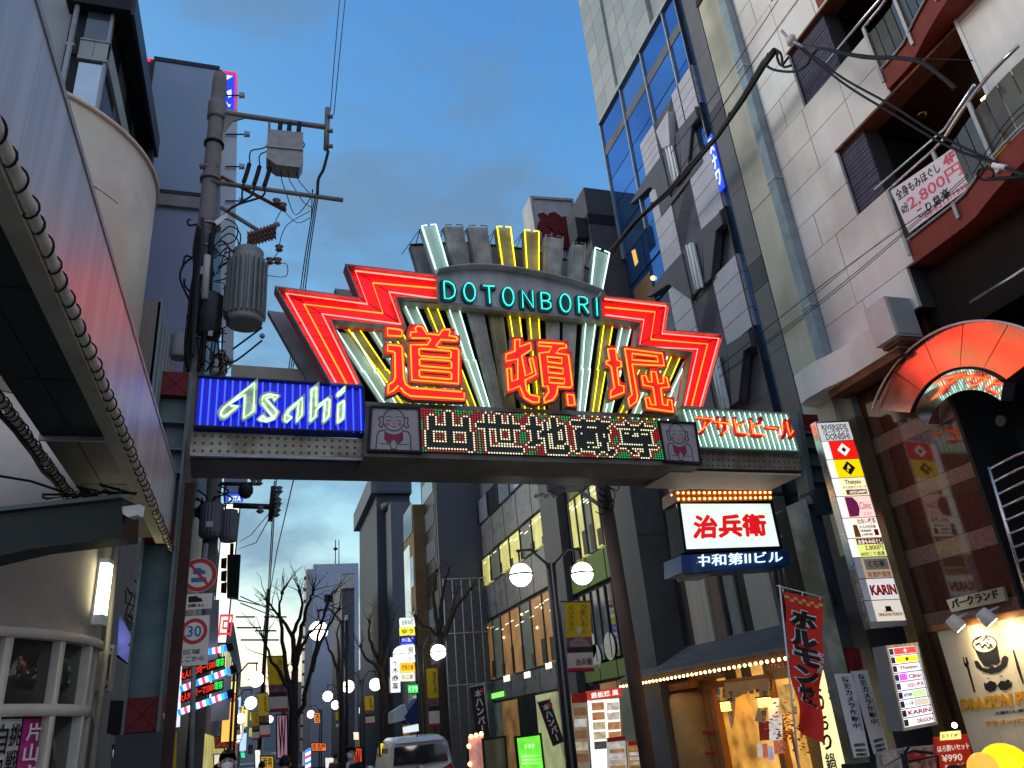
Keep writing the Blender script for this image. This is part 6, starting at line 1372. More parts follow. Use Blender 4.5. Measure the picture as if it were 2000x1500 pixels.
for y, x0_, x1_ in ((1205, 460, 498), (1226, 462, 510), (1232, 498, 540), (1250, 470, 545), (1205, 515, 560)): P("crossarm", pxtube(MB(), PF3, [(x0_, y), (x1_, y)], .045, .1, 5), BLACK, p3)
# ================================================================= box sign over the restaurant
SG = FY(12.9)
def sx(x, y): return SG.uv(x, y)
jb = thing("box_sign", "white box sign with red characters, a bulb crown and a blue band below", "sign", SG.pt(*sx(1430, 1120)))
LITW = em("box_sign_white", (.80, 1.0, .86), .92, var=.12, scale=2)
ff = SG.px([(1328, 984), (1504, 984), (1522, 1067), (1340, 1073)])
P("face", MB().prism(SG, ff, -.06, 0), LITW, jb)
fm_ = MB(); o_ = inset(ff, -.06)
for i in range(4): j = (i + 1) % 4; fm_.prism(SG, [o_[i], o_[j], ff[j], ff[i]], -.5, .02)
P("frame", fm_, BLACK, jb)
fatpx("治兵衛", SG, [(1354, 1051), (1498, 1045), (1492, 1005), (1357, 1008)], .003, em("sign_red", (.75, .008, .012), .75), jb, fat=.022)
# the narrow side face is turned towards the street
zA_, zB_ = ff[0][1], ff[3][1]
xl_ = onY(1307, 996, 13.7).x
SD = Fr((ff[0][0] - .075, 12.9, 0), (ff[0][0] - .075 - xl_, -.8, 0))
wS = ((ff[0][0] - .075 - xl_) ** 2 + .64) ** .5
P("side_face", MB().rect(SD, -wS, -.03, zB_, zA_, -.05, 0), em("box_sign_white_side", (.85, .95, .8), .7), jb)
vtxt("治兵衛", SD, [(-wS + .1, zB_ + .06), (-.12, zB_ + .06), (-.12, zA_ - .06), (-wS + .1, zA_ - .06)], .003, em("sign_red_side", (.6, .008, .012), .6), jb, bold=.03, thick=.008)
# bulb crown
bq = SG.px([(1318, 957), (1508, 957), (1509, 977), (1320, 981)], .05)
ORG = mat("orange_enamel_band", (.55, .14, .02), .4, var=.2)
P("bulb_band", MB().prism(SG, bq, -.5, .05), ORG, jb); P("side_band", MB().rect(SD, -wS - .03, 0, bq[3][1], bq[0][1], -.1, .03), ORG, jb)
BLB = em("warm_bulb", (1, .55, .16), 7)
def bulbs(fr, quad, cols, rows, d, par, r=.022, nm="bulb", m_=None):
    c = [Vector((*p, 0)) for p in quad]; first = None
    for j in range(rows):
        for i in range(cols):
            a, b = (i + .5) / cols, (j + .5) / rows; p = (c[0] * (1 - a) + c[1] * a) * (1 - b) + (c[3] * (1 - a) + c[2] * a) * b; w_ = fr.pt(p.x, p.y, d) - root_loc(par)
            if first is None:
                first = P(nm, MB().sphere(root_loc(par), r, 8, 5), m_ or BLB, par); first.location = w_
            else:
                o = first.copy(); COL.objects.link(o); o.parent = par; o.location = w_
bulbs(SG, bq, 19, 2, .06, jb); bulbs(SD, [(-wS, bq[0][1]), (0, bq[0][1]), (0, bq[3][1]), (-wS, bq[3][1])], 5, 2, .04, jb)
BLU = mat("sign_blue_band", (.005, .055, .22), .4, var=.1)
lq = SG.px([(1330, 1084), (1541, 1074), (1543, 1104), (1332, 1118)], .1)
P("blue_band", MB().prism(SG, lq, -.6, .1), BLU, jb); P("blue_end", MB().rect(SD, -wS - .1, .08, lq[3][1], lq[0][1], -.2, .06), BLU, jb)
tq = SG.px([(1360, 1107), (1528, 1098), (1527, 1076), (1359, 1084)], .11)
txt("中和第Ⅱビル", SG, tq, .11, em("neon_white_blue", (.75, .95, 1.0), 1.25), jb, bold=.0, thick=.02)
P("under_lamp", MB().prism(SG, SG.px([(1334, 1121), (1392, 1118), (1380, 1128), (1345, 1129)], -.1), -.4, -.1), GALV, jb)
P("hanger", MB().box(9.6, 10.5, 13.0, 13.06, zA_ + .2, zA_ + .26), DARK, jb)
# ================================================================= restaurant with a tiled eave hung with bulbs
XE = 9.3; EF = FX(XE)
y0e, y1e = onX(1556, 1277, XE).y, onX(1212, 1340, XE).y; ze = onX(1380, 1308, XE).z
rst = thing("restaurant", "ochre plaster restaurant front under a grey slatted eave hung with warm bulbs", "restaurant", (10, (y0e + y1e) / 2, -.3))
zr_ = onX(1400, 1258, 10.45).z
SLATM = mat("grey_roof_batten", (.12, .125, .13), .6, var=.25, scale=5)
nb = 8
for k in range(nb):
    x0_, x1_ = XE + (10.5 - XE) * k / nb, XE + (10.5 - XE) * (k + 1.12) / nb; z0_, z1_ = ze + .1 + (zr_ - ze) * k / nb, ze + .1 + (zr_ - ze) * (k + 1) / nb
    P("roof_batten", MB()._add([(x0_, y0e, z0_ + .045), (x0_, y1e, z0_ + .045), (x1_, y1e, z1_ + .03), (x1_, y0e, z1_ + .03), (x0_, y0e, z0_), (x0_, y1e, z0_), (x1_, y1e, z1_ - .02), (x1_, y0e, z1_ - .02)], [(0, 3, 2, 1), (4, 5, 6, 7), (0, 1, 5, 4), (2, 3, 7, 6), (0, 4, 7, 3), (1, 2, 6, 5)]), SLATM, rst)
P("fascia_board", MB().box(XE, XE + .05, y0e, y1e, ze, ze + .1), mat("brown_board", (.10, .05, .025), .5), rst)
P("eave_soffit", MB().box(XE + .05, 10.5, y0e, y1e, ze + .02, ze + .06), mat("warm_wood_soffit", (.40, .22, .09), .5, var=.25), rst)
bulbs(EF, [(-y1e, ze), (-y0e, ze), (-y0e, ze - .1), (-y1e, ze - .1)], 40, 1, .05, rst, .032, "eave_bulb", em("eave_bulb", (1, .62, .22), 9))
PLS = mat("ochre_plaster", (.46, .30, .12), .8, var=.2, bump=.3); WOOD = mat("varnished_wood", (.30, .12, .035), .4, var=.35, scale=6, streak=.5); WD2 = mat("dark_wood", (.07, .03, .014), .5, var=.3)
RF = FX(10.4)
def rp(nm, x0, x1, y0, y1, m_, d1=.0, d0=-.12, par=None):
    us = sorted((RF.uv(x0, 1420)[0], RF.uv(x1, 1420)[0])); v = sorted((RF.uv((x0 + x1) / 2, y1)[1], RF.uv((x0 + x1) / 2, y0)[1])); return P(nm, MB().rect(RF, us[0], us[1], v[0], v[1], d0, d1), m_, par or rst)
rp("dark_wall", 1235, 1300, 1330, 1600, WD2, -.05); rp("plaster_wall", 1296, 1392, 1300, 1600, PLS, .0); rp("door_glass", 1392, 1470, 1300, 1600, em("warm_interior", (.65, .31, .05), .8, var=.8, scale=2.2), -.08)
rp("plaster_wall", 1470, 1560, 1290, 1600, em("warm_counter_glow", (.85, .45, .10), .8, var=.7, scale=2.5), -.06)  # counter light: this stretch of wall glows from its own material
us = [RF.uv(x, 1400)[0] for x in (1334, 1384)]
P("plaster_bulge", MB().lathe(RF.pt((us[0] + us[1]) / 2, -.3, .0), [(0, abs(us[1] - us[0]) / 2), (2.1, abs(us[1] - us[0]) / 2), (2.25, abs(us[1] - us[0]) / 2 * .9), (2.35, .1)], 18), PLS, rst)
P("log_beam", MB().tube([RF.pt(*RF.uv(1322, 1344), .5), RF.pt(*RF.uv(1392, 1332), .5)], .1, 10), WOOD, rst)
for x in (1300, 1396, 1408, 1524): rp("wood_post", x - 5, x + 5, 1320, 1600, WOOD, .12, -.05)
rp("wood_lintel", 1392, 1530, 1322, 1336, WOOD, .14, -.05)
for y in (1430, 1470): P("red_shelf", MB().tube([RF.pt(*RF.uv(1386, y), .2), RF.pt(*RF.uv(1408, y - 3), .2)], .03, 5), RED, rst)
def rthing(name, label, cat, x0, y0, x1, y1, m_, d=.25, th=.05, fr=None):
    fr = fr or RF; q = fr.px([(x0, y0), (x1, y0 - (x1 - x0) * .1), (x1 + 3, y1 - (x1 - x0) * .1), (x0 + 3, y1)], d); t = thing(name, label, cat, fr.pt((q[0][0] + q[1][0]) / 2, min(p[1] for p in q), d)); P("body", MB().prism(fr, q, d - th, d), m_, t); return t, fr, q
LAN = em("lantern_glow", (1, .58, .10), 3.5)
for x, y, lab in ((1295, 1367, "small square amber wall lantern at the left end of the plaster front"), (1414, 1381, "small amber lantern beside the tattered cloth"), (1487, 1373, "small amber lantern behind the cloth strip")):
    t, fr, q = rthing("wall_lantern", lab, "lantern", x - 8, y - 9, x + 8, y + 9, LAN, .35, .12); c = [Vector((*p, 0)) for p in q]
    P("cap", MB().prism(fr, [(q[0][0] - .03, q[0][1]), (q[1][0] + .03, q[1][1]), (q[1][0] + .03, q[1][1] + .03), (q[0][0] - .03, q[0][1] + .03)], .2, .38), WD2, t); P("bracket", MB().tube([fr.pt(q[0][0], q[0][1], .2), fr.pt(q[0][0], q[0][1] + .05, .0)], .012, 4), BLACK, t)
clo = thing("shop_curtain", "tattered white cloth hanging over the restaurant doorway", "curtain", RF.pt(*RF.uv(1460, 1425), .3)); CLT = mat("unbleached_cloth", (.60, .48, .30), .8, var=.15)
for q in ([(1415, 1334), (1500, 1324), (1502, 1345), (1470, 1346), (1440, 1362), (1418, 1358)], [(1416, 1352), (1436, 1358), (1432, 1410), (1428, 1422), (1424, 1405)], [(1482, 1338), (1503, 1330), (1498, 1380), (1494, 1412), (1474, 1408), (1484, 1370)]): P("cloth_strip", MB().prism(RF, RF.px(q, .3), .28, .3 + random.random() * .01), CLT, clo)
for x in (1426, 1492): vtxt("てっちり", RF, [RF.uv(x - 4, 1400, .32), RF.uv(x + 4, 1399, .32), RF.uv(x + 5, 1350, .32), RF.uv(x - 3, 1351, .32)], .32, INK, clo, bold=.02, thick=.004)
rthing("poster", "red bordered poster with a black brush mark inside the doorway", "poster", 1481, 1410, 1505, 1447, RED, .1); t, fr, q = rthing("poster", "food photo poster lit warmly behind the red flag", "poster", 1520, 1338, 1550, 1395, em("food_poster", (.75, .45, .12), .6, var=.8, scale=7), .2)
t, fr, q = rthing("notice_board", "white notice sheets pinned in a strip right of the doorway", "notice", 1500, 1365, 1522, 1450, em("notice_white", (.8, .78, .75), .55, var=.5, scale=5), .15)
t, fr, q = rthing("signboard", "white signboard with black and red brush marks under the eave", "sign", 1497, 1280, 1542, 1306, WHITE, .45); txt("治兵衛", fr, [Vector(p) for p in [q[3], q[2], q[1], q[0]]], .455, REDINK, t, bold=.02, thick=.005)
ft = MB(); rnd = random.Random(5); fc_ = RF.pt(*RF.uv(1545, 1425, .8), .8)
for k in range(160):
    p = fc_ + Vector((rnd.gauss(0, .14), rnd.gauss(0, .3), rnd.gauss(0, .22))); a = rnd.random() * 6.28; e = Vector((math.cos(a), math.sin(a), rnd.uniform(-.5, .5))) * .05; n_ = Vector((-e.y, e.x, .03)); ft._add([p - e, p + n_ * .5, p + e, p - n_ * .5], [(0, 1, 2, 3)])
ft.tube([fc_ - Vector((0, 0, 1.3)), fc_], .03, 5)
tag(obj("autumn_branch_display", ft, mat("dry_orange_leaves", (.60, .20, .03), .7, var=.5)), "sprays of dry orange leaves displayed beside the red flag", "plant display", kind="stuff")
rnd = random.Random(12)
for k in range(9):
    x, y = 1398 + 13 * k, 1345 - 2.2 * k + rnd.uniform(-2, 2); us_ = RF.px([(x, y), (x + 8, y - 1), (x + 9, y + 21), (x + 1, y + 22)], .1)
    P("menu_slip", MB().prism(RF, us_, .09, .1 + .002 * k), CLT if k % 3 else WHITE, rst); vtxt(["たこ", "ふぐ", "鍋物", "刺身"][k % 4], RF, [us_[3], us_[2], us_[1], us_[0]], .105 + .002 * k, INK, rst, bold=.01, thick=.003)
for k in range(5):
    x, y = 1478 + 11 * k, 1452 + rnd.uniform(-8, 6); us_ = RF.px([(x, y), (x + 9, y - 1), (x + 11, y + 26), (x + 2, y + 27)], .18); P("notice_slip", MB().prism(RF, us_, .17, .18 + .002 * k), em("notice_slip", rnd.choice([(.8, .75, .6), (.7, .2, .1), (.5, .55, .8), (.8, .6, .2)]), .45, var=.5, scale=12), rst)
# yellow lit panels with big black characters
YL = em("lit_cream_panel", (1, .86, .42), .95)
for lab, px_, word in (("lit cream panel with large black characters, between the red flag and the gate leg", [(1608, 1340), (1634, 1336), (1700, 1520), (1652, 1520)], "治兵衛"), ("lit cream panel with small vertical writing just right of the red flag", [(1580, 1312), (1603, 1309), (1646, 1520), (1612, 1520)], "てっちり鍋")):
    qv = RF.px(px_, .3); t = thing("illuminated_sign", lab, "sign", RF.pt((qv[2][0] + qv[3][0]) / 2, qv[2][1], .3)); P("panel", MB().prism(RF, qv, .1, .3), YL, t)
    tl, tr, br, bl = [Vector((*p, 0)) for p in qv]; i = lambda a, b: tuple(((tl * (1 - a) + tr * a) * (1 - b) + (bl * (1 - a) + br * a) * b)[:2])
    vtxt(word, RF, [i(.2, .95), i(.8, .95), i(.8, .05), i(.2, .05)], .302, INK, t, bold=.03, thick=.006)
# red flag on a pole
NF = FY(10.9)
nob = thing("advertising_flag", "tall red flag with black brush lettering on a white pole beside the gate leg", "flag", NF.pt(*NF.uv(1560, 1500)))
P("pole", MB().tube([NF.pt(*NF.uv(1521, 1143), .02), NF.pt(*NF.uv(1560, 1510), .02)], .014, 6), WHITE, nob); P("cross_rod", MB().tube([NF.pt(*NF.uv(1515, 1144), .02), NF.pt(*NF.uv(1610, 1168), .02)], .008, 5), WHITE, nob)
tl_, tr_, br_, bl_ = [Vector((*NF.uv(*p), 0)) for p in ((1528, 1155), (1606, 1172), (1606, 1452), (1560, 1425))]
def fl(a, b): v = (tl_ * (1 - a) + tr_ * a) * (1 - b) + (bl_ * (1 - a) + br_ * a) * b; return NF.pt(v.x, v.y, .05 * math.sin(a * 5 + b * 9) * (.3 + b) + .03 * math.sin(b * 17))
cm = MB(); nu, nv = 8, 24
cm._add([fl(i / nu, j / nv) for j in range(nv + 1) for i in range(nu + 1)], [(j * (nu + 1) + i, (j + 1) * (nu + 1) + i, (j + 1) * (nu + 1) + i + 1, j * (nu + 1) + i + 1) for j in range(nv) for i in range(nu)], True)
P("cloth", cm, mat("red_flag_cloth", (.60, .03, .022), .7, var=.15), nob)
for a in (0.02, .5, .97): P("tie", MB().tube([fl(a, 0), fl(a, 0) + Vector((0, 0, .06))], .012, 4), WHITE, nob)
ck = MB()
for i in range(9):
    for j in range(2):
        if (i + j) % 2 == 0:
            a, b = i / 9, .03 + j * .022; ck._add([fl(a, b) + NF.N * .012, fl(a, b + .022) + NF.N * .012, fl(a + .11, b + .022) + NF.N * .012, fl(a + .11, b) + NF.N * .012], [(0, 1, 2, 3)])
P("check_band", ck, mat("gold_print", (.55, .36, .12), .6), nob)
def flagtext(s_, a0, a1, b0, b1, m_, off, bold):
    n = len(s_); mb = MB()
    for i, chh in enumerate(s_):
        vs, fs = text_mesh(chh, bold, .0); x0 = min(v.x for v in vs); x1 = max(v.x for v in vs); y0 = min(v.y for v in vs); y1 = max(v.y for v in vs)
        mb._add([fl(a0 + (a1 - a0) * (v.x - x0) / (x1 - x0), b0 + (b1 - b0) * (i + .94 * (y1 - v.y) / (y1 - y0)) / n) + NF.N * off for v in vs], fs)
    return P("lettering", mb, m_, nob)
flagtext("ホルモン焼", .07, .87, .115, .805, WHITE, .016, .085); [flagtext("ホルモン焼", .12 + .02 * k, .80 + .02 * k, .123 + .004 * (k % 2), .797 + .004 * (k % 2), INK, .022 + .002 * k, .04) for k in range(3)]; flagtext("名物", .74, .96, .40, .55, WHITE, .02, .02)
# camera warning signs on the gate leg
for q, lab in (([(1630, 1316), (1665, 1315), (1699, 1477), (1669, 1480)], "white camera warning sign on the gate leg, left of its pair"), ([(1662, 1311), (1694, 1309), (1735, 1465), (1708, 1473)], "white camera warning sign on the gate leg, the right of a pair")):
    fr = FY(11.35); qv = fr.px(q); t = thing("warning_sign", lab, "sign", fr.pt((qv[2][0] + qv[3][0]) / 2, qv[2][1])); P("plate", MB().prism(fr, qv, -.02, 0), SW, t)
    tl, tr, br, bl = [Vector((*p, 0)) for p in qv]; i = lambda a, b: tuple(((tl * (1 - a) + tr * a) * (1 - b) + (bl * (1 - a) + br * a) * b)[:2])
    vtxt("防犯カメラ作動中", fr, [i(.36, .68), i(.74, .68), i(.74, .04), i(.36, .04)], .002, INK, t, bold=.02, thick=.004); vtxt("防犯カメラ作動中設置区域", fr, [i(.78, .7), i(.9, .7), i(.9, .35), i(.78, .35)], .002, GALV, t, bold=0, thick=.003)
    for b in (.84, .90, .95): txt("南警察署管内" if b < .88 else "道頓堀商店会", fr, [i(.15, b + .04), i(.85, b + .04), i(.85, b), i(.15, b)], .002, INK, t, bold=.02, thick=.003)
# ================================================================= tall shop directory
DF = FY(10.8)
dr_ = thing("directory_sign", "tall narrow lit directory of ten shop panels beside the brass pillar", "directory sign", DF.pt(*DF.uv(1736, 1220)))
ys2 = [826, 862, 898, 934, 970, 1012, 1052, 1089, 1131, 1173, 1215]
def dl(y): return 1596 + (y - 826) * (1702 - 1596) / (1222 - 826)
def drr(y): return 1657 + (y - 826) * (1770 - 1657) / (1215 - 826)
P("case", MB().prism(DF, DF.px([(1593, 823), (1660, 820), (1775, 1221), (1702, 1228)]), -.16, -.012), STEEL, dr_)
E = lambda n_, c, s_=.9: em("directory_" + n_, c, s_)
W1 = E("white", (.95, .93, .86), .85); cells = [("title", E("title", (.55, .56, .56), .8)), ("red", E("red", (.85, .01, .005))), ("yellow", E("yellow", (.9, .66, .0))), ("cream", E("cream", (1, .86, .50))), ("pink", E("pink", (1, .62, .55))), ("pale", E("pale", (1, .90, .74))), ("lime", E("lime", (.72, .80, .22))), ("tan", E("tan", (.5, .38, .25), .55)), ("white2", E("grey_white", (.75, .72, .72), .7)), ("white3", E("cream_white", (.80, .74, .62), .65))]
def dq(a0, a1, y0, y1, g=1.0): return [(dl(y0) + (drr(y0) - dl(y0)) * a0 + g * .5, y0 + g - a0 * 3), (dl(y0) + (drr(y0) - dl(y0)) * a1 - g * .5, y0 + g - a1 * 3), (dl(y1) + (drr(y1) - dl(y1)) * a1 - g * .5, y1 - g - a1 * 3), (dl(y1) + (drr(y1) - dl(y1)) * a0 + g * .5, y1 - g - a0 * 3)]
RI = mat("print_red", (.5, .01, .02), .5); OI = mat("print_orange", (.6, .2, .02), .5); PI_ = mat("print_pink", (.7, .05, .22), .5); BI = mat("print_brown", (.2, .1, .04), .5)
for k, (nm, m_) in enumerate(cells):
    y0, y1 = ys2[k], ys2[k + 1]; a = 0.0 if k == 0 else .2
    c_ = P("shop_panel", MB().prism(DF, DF.px(dq(a, 1, y0, y1)), -.012, 0), m_, dr_)
    if k: P("floor_tab", MB().prism(DF, DF.px(dq(0, a, y0, y1)), -.012, 0), W1 if k < 7 else WHITE, c_)
    def t_(s_, a0, a1, f0, f1, ink, b=.02):
        h = y1 - y0; q = dq(a0, a1, y0 + h * f0, y0 + h * f1, 0); txtpx(s_, DF, [q[3], q[2], q[1], q[0]], .002, ink, c_, bold=b, thick=.003)
    def shape(pts, m2, d=.003): P("emblem", MB().prism(DF, DF.px([tuple(Vector(dq(x, x, y0 + (y1 - y0) * y, y0 + (y1 - y0) * y + .01, 0)[0])) for x, y in pts]), 0, d), m2, c_)
    if k == 0: t_("RIVERSIDE", .1, .9, .12, .4, GALV); t_("パークランド", .1, .92, .38, .66, INK); t_("DONISHI", .15, .9, .62, .95, GALV)
    if k == 1: shape([(.6, .15), (.8, .5), (.6, .85), (.4, .5)], W1); shape([(.6, .35), (.68, .5), (.6, .65), (.52, .5)], RI, .005)
    if k == 2: shape([(.6, .12), (.8, .5), (.6, .88), (.4, .5)], INK); shape([(.6, .3), (.66, .5), (.6, .55), (.54, .5)], cells[2][1], .005); shape([(.5, .55), (.58, .6), (.55, .7)], cells[2][1], .005)
    if k == 3: t_("Thaiyao", .35, .85, .12, .42, BI); t_("タイ古式マッサージ", .25, .97, .46, .60, BI); shape([(.32, .66), (.95, .66), (.95, .93), (.32, .93)], OI); t_("60分3,000円", .42, .92, .70, .9, W1)
    if k == 4: shape([(.22, .04), (.45, .06), (.56, .3), (.58, .6), (.5, .94), (.22, .96)], PI_); t_("Clinic", .6, .95, .3, .62, PI_, 0); t_("エステ", .66, .9, .78, .92, PI_, 0)
    if k == 5: t_("出会い喫茶", .4, .95, .05, .32, RI, .04); t_("大人の社交場", .42, .9, .38, .55, INK); t_("1時間無料", .42, .75, .6, .72, INK); t_("24時間", .42, .75, .78, .9, INK); shape([(.82, .6), (.94, .6), (.94, .9), (.82, .9)], RI); shape([(.24, .35), (.36, .35), (.4, .95), (.22, .95)], OI)
    if k == 6: shape([(.22, .04), (.98, .04), (.98, .34), (.22, .34)], RI); t_("全身もみほぐし", .25, .96, .08, .31, W1, .03); t_("2,800円", .42, .95, .38, .68, RI, .03); t_("60分こり怠楽", .25, .95, .72, .95, INK, .03)
    if k == 7: shape([(.28, .1), (.95, .1), (.95, .6), (.28, .6)], mat("menu_cream", (.5, .42, .3), .5)); t_("くら亭", .38, .85, .18, .5, INK, .02); t_("居酒屋個室", .28, .95, .68, .95, OI, .03)
    if k == 8: t_("KARIN", .24, .97, .3, .78, REDINK, .05)
    if k == 9: shape([(.52, .3), (.68, .3), (.68, .5), (.76, .55), (.44, .55), (.52, .5)], INK); t_("DRAGON PUNCH", .28, .95, .6, .76, OI, .03)
# second, smaller lit directory
D2 = FY(10.4)
d2 = thing("directory_sign", "small white lit directory box of nine rows on the granite front", "directory sign", D2.pt(*D2.uv(1800, 1420)))
P("case", MB().prism(D2, D2.px([(1729, 1261), (1790, 1255), (1831, 1415), (1763, 1428)]), -.3, -.01), mat("grey_case", (.22, .23, .24), .4, .3), d2)
fm_ = MB(); oq = D2.px([(1729, 1261), (1790, 1255), (1831, 1415), (1763, 1428)]); iq = inset(oq, .035)
for i in range(4): j = (i + 1) % 4; fm_.prism(D2, [oq[i], oq[j], iq[j], iq[i]], -.01, .02)
P("frame", fm_, STEEL, d2)
tl, tr, br, bl = [Vector((*p, 0)) for p in iq]
i2 = lambda a, b: tuple(((tl * (1 - a) + tr * a) * (1 - b) + (bl * (1 - a) + br * a) * b)[:2])
WL = em("cool_white_row", (.86, .88, 1), 1.0); TABM = mat("navy_tab", (.02, .025, .06), .4)
cols_ = [em("row_red", (.9, .06, .04), .9), em("row_yellow", (.8, .75, .02), .95), None, em("row_magenta", (1, .1, .7), .95), None, em("row_green", (.55, .8, .35), .9), em("row_tan", (.7, .62, .5), .8), None, None]
for k in range(9):
    b0, b1 = (k + .06) / 9, (k + .94) / 9
    rw = P("row", MB().prism(D2, [i2(.02, b0), i2(.98, b0), i2(.98, b1), i2(.02, b1)], -.01, 0), WL, d2)
    P("floor_tab", MB().prism(D2, [i2(.04, b0 + .01), i2(.17, b0 + .01), i2(.17, b1 - .01), i2(.04, b1 - .01)], 0, .004), TABM, rw)
    if cols_[k]: a0_, a1_ = {0: (.2, .97), 1: (.2, .97), 3: (.2, .45), 5: (.5, .95), 6: (.5, .95)}[k]; P("colour_block", MB().prism(D2, [i2(a0_, b0 + .008), i2(a1_, b0 + .008), i2(a1_, b1 - .008), i2(a0_, b1 - .008)], 0, .003), cols_[k], rw)
    s_, ink, a0_, a1_ = [("◆", W1, .52, .64), ("◆", INK, .52, .64), ("Thaiyao", OI, .25, .9), ("Clinic", PI_, .5, .95), ("出会い喫茶", RI, .4, .95), ("60分2,800", INK, .2, .48), ("くら亭", BI, .22, .46), ("KARIN", REDINK, .22, .95), ("DRAGON", OI, .45, .95)][k]
    txt(s_, D2, [i2(a0_, b1 - .022), i2(a1_, b1 - .022), i2(a1_, b0 + .022), i2(a0_, b0 + .022)], .005, ink, rw, bold=.03, thick=.003)
# ================================================================= cream mural board with the top hat
DB = FX(10.5)
db = thing("mural_board", "large cream board with a top hat and moustache emblem and orange lettering", "board", (10.5, 9.5, -.2))
yl_ = DB.uv(1831, 1236)[0]; zt_ = 2.40
# planks of the board, upright
CB = [mat("cream_board_%d" % k, c, .6, var=.08, scale=2) for k, c in enumerate(((.62, .55, .42), (.60, .53, .40), (.64, .57, .44)))]
k = 0; u = yl_
while u < -7.2:
    P("plank", MB().rect(DB, u + .002, min(u + .30, -7.2) - .002, -.2, zt_, -.06, random.uniform(0, .002)), CB[k % 3], db); u += .30; k += 1
P("trim", MB().rect(DB, yl_ - .05, -7.2, zt_ + .003, zt_ + .09, -.08, .04), WOOD, db)
def dpx(pts): return DB.px(pts, .008)
def dsh(nm, pts, m_=INK, d=.01): return P(nm, MB().prism(DB, dpx(pts), .003, d), m_, db)
def C5(pts): return [(1680 + x / 3.75, 1100 + y / 3.75) for x, y in pts]
dsh("hat_body", C5([(822, 592), (850, 640), (905, 660), (960, 650), (1000, 605), (1022, 720), (1000, 745), (960, 740), (940, 760), (905, 750), (870, 700)]))
dsh("hat_brim", C5([(835, 715), (860, 715), (895, 765), (940, 775), (960, 745), (990, 765), (1030, 740), (1040, 690), (1060, 675), (1082, 690), (1070, 750), (1020, 795), (960, 812), (900, 795), (850, 765)]))
hc = MB(); cc = [C5([(912 + 88 * math.cos(a * .2618), 592 + 62 * math.sin(a * .2618))])[0] for a in range(24)]
hc.tube([DB.pt(*DB.uv(x, y, .01), .012) for x, y in cc], .008, 4, True); P("hat_top_ring", hc, INK, db)
sw_ = MB()
for pts in ([(850, 560), (880, 535), (900, 570), (920, 540), (945, 565)], [(845, 600), (875, 580), (890, 620), (915, 590), (940, 625), (960, 590)], [(925, 580), (955, 600), (970, 620)]): sw_.tube([DB.pt(*DB.uv(*p, .01), .012) for p in C5(pts)], .010, 4)
P("hat_scribble", sw_, INK, db)
dsh("moustache", C5([(1003, 900), (985, 870), (950, 860), (920, 885), (912, 870), (905, 885), (915, 925), (950, 945), (985, 935)])); dsh("moustache", C5([(1005, 895), (1030, 860), (1060, 865), (1080, 850), (1095, 860), (1090, 885), (1108, 870), (1105, 905), (1070, 930), (1030, 930)]))
for x, y in ((938, 842), (1035, 828)): P("eye_dot", MB().lathe(DB.pt(*DB.uv(*C5([(x, y)])[0], .01), .004), [(0, .012), (.006, .012)], 8, DB.N), INK, db)
dsh("fork", C5([(775, 745), (790, 742), (845, 945), (833, 948)])); dsh("fork", C5([(752, 690), (758, 690), (768, 730), (778, 730), (772, 690), (780, 688), (795, 740), (775, 765), (762, 745)]))
dsh("knife", C5([(1115, 630), (1125, 640), (1165, 760), (1200, 880), (1190, 885), (1150, 775)]))
txtpx("DRAGON PUNCH", DB, [tuple(C5([p])[0]) for p in ((750, 1088), (1490, 1005), (1470, 900), (735, 995))], .004, mat("orange_lettering", (.62, .30, .02), .5), db, bold=.05, thick=.02)
txtpx("大阪むん酒場", DB, [tuple(C5([p])[0]) for p in ((990, 1115), (1240, 1085), (1235, 1060), (985, 1090))], .004, INK, db, bold=.01, thick=.006)
txtpx("ドラゴンパンチ", DB, [tuple(C5([p])[0]) for p in ((930, 1195), (1290, 1160), (1280, 1125), (920, 1155))], .004, mat("orange_lettering_small", (.62, .30, .02), .5), db, bold=.04, thick=.012)
SPH = mat("white_spot_housing", (.55, .53, .50), .4, var=.08)
for x, y, lab in ((1865, 1216, "white spotlight over the cream board, the left of two"), (1925, 1204, "white spotlight over the cream board, the right of two")):
    p = onX(x, y, 10.2); t = thing("spotlight", lab, "spotlight", p); d_ = Vector((.45, -.35, -.82)).normalized()
    P("housing", MB().lathe(p - d_ * .10, [(0, .075), (.02, .10), (.2, .115), (.21, .10)], 12, d_), SPH, t); P("lens", MB().lathe(p + d_ * .10, [(.012, .085), (.016, .085)], 12, d_), em("spot_lens", (1, .80, .45), 40), t)
    P("arm", MB().tube([p - d_ * .05, Vector((10.5, p.y, p.z + .12))], .018, 6), SPH, t)
    L_ = bpy.data.lights.new("spot_beam", 'SPOT'); L_.energy = 26; L_.color = (1, .78, .45); L_.spot_size = math.radians(110); L_.spot_blend = .6; L_.shadow_soft_size = .08
    lo_ = bpy.data.objects.new("spot_beam", L_); COL.objects.link(lo_); lo_.parent = t; lo_.location = d_ * .14; lo_.rotation_euler = d_.to_track_quat('-Z', 'Y').to_euler()
pk = thing("name_plate", "brushed plate reading パークランド on the granite above the spotlights", "sign", onX(1905, 1180, 10.62)); PK = FX(10.66)
P("plate", MB().prism(PK, PK.px([(1848, 1172), (1957, 1146), (1965, 1173), (1858, 1196)]), -.06, 0), mat("brushed_pale_metal", (.45, .43, .33), .35, .6, var=.2, streak=.5), pk)
txtpx("パークランド", PK, [(1861, 1189), (1952, 1167), (1947, 1150), (1856, 1172)], .001, INK, pk, bold=.02, thick=.01)
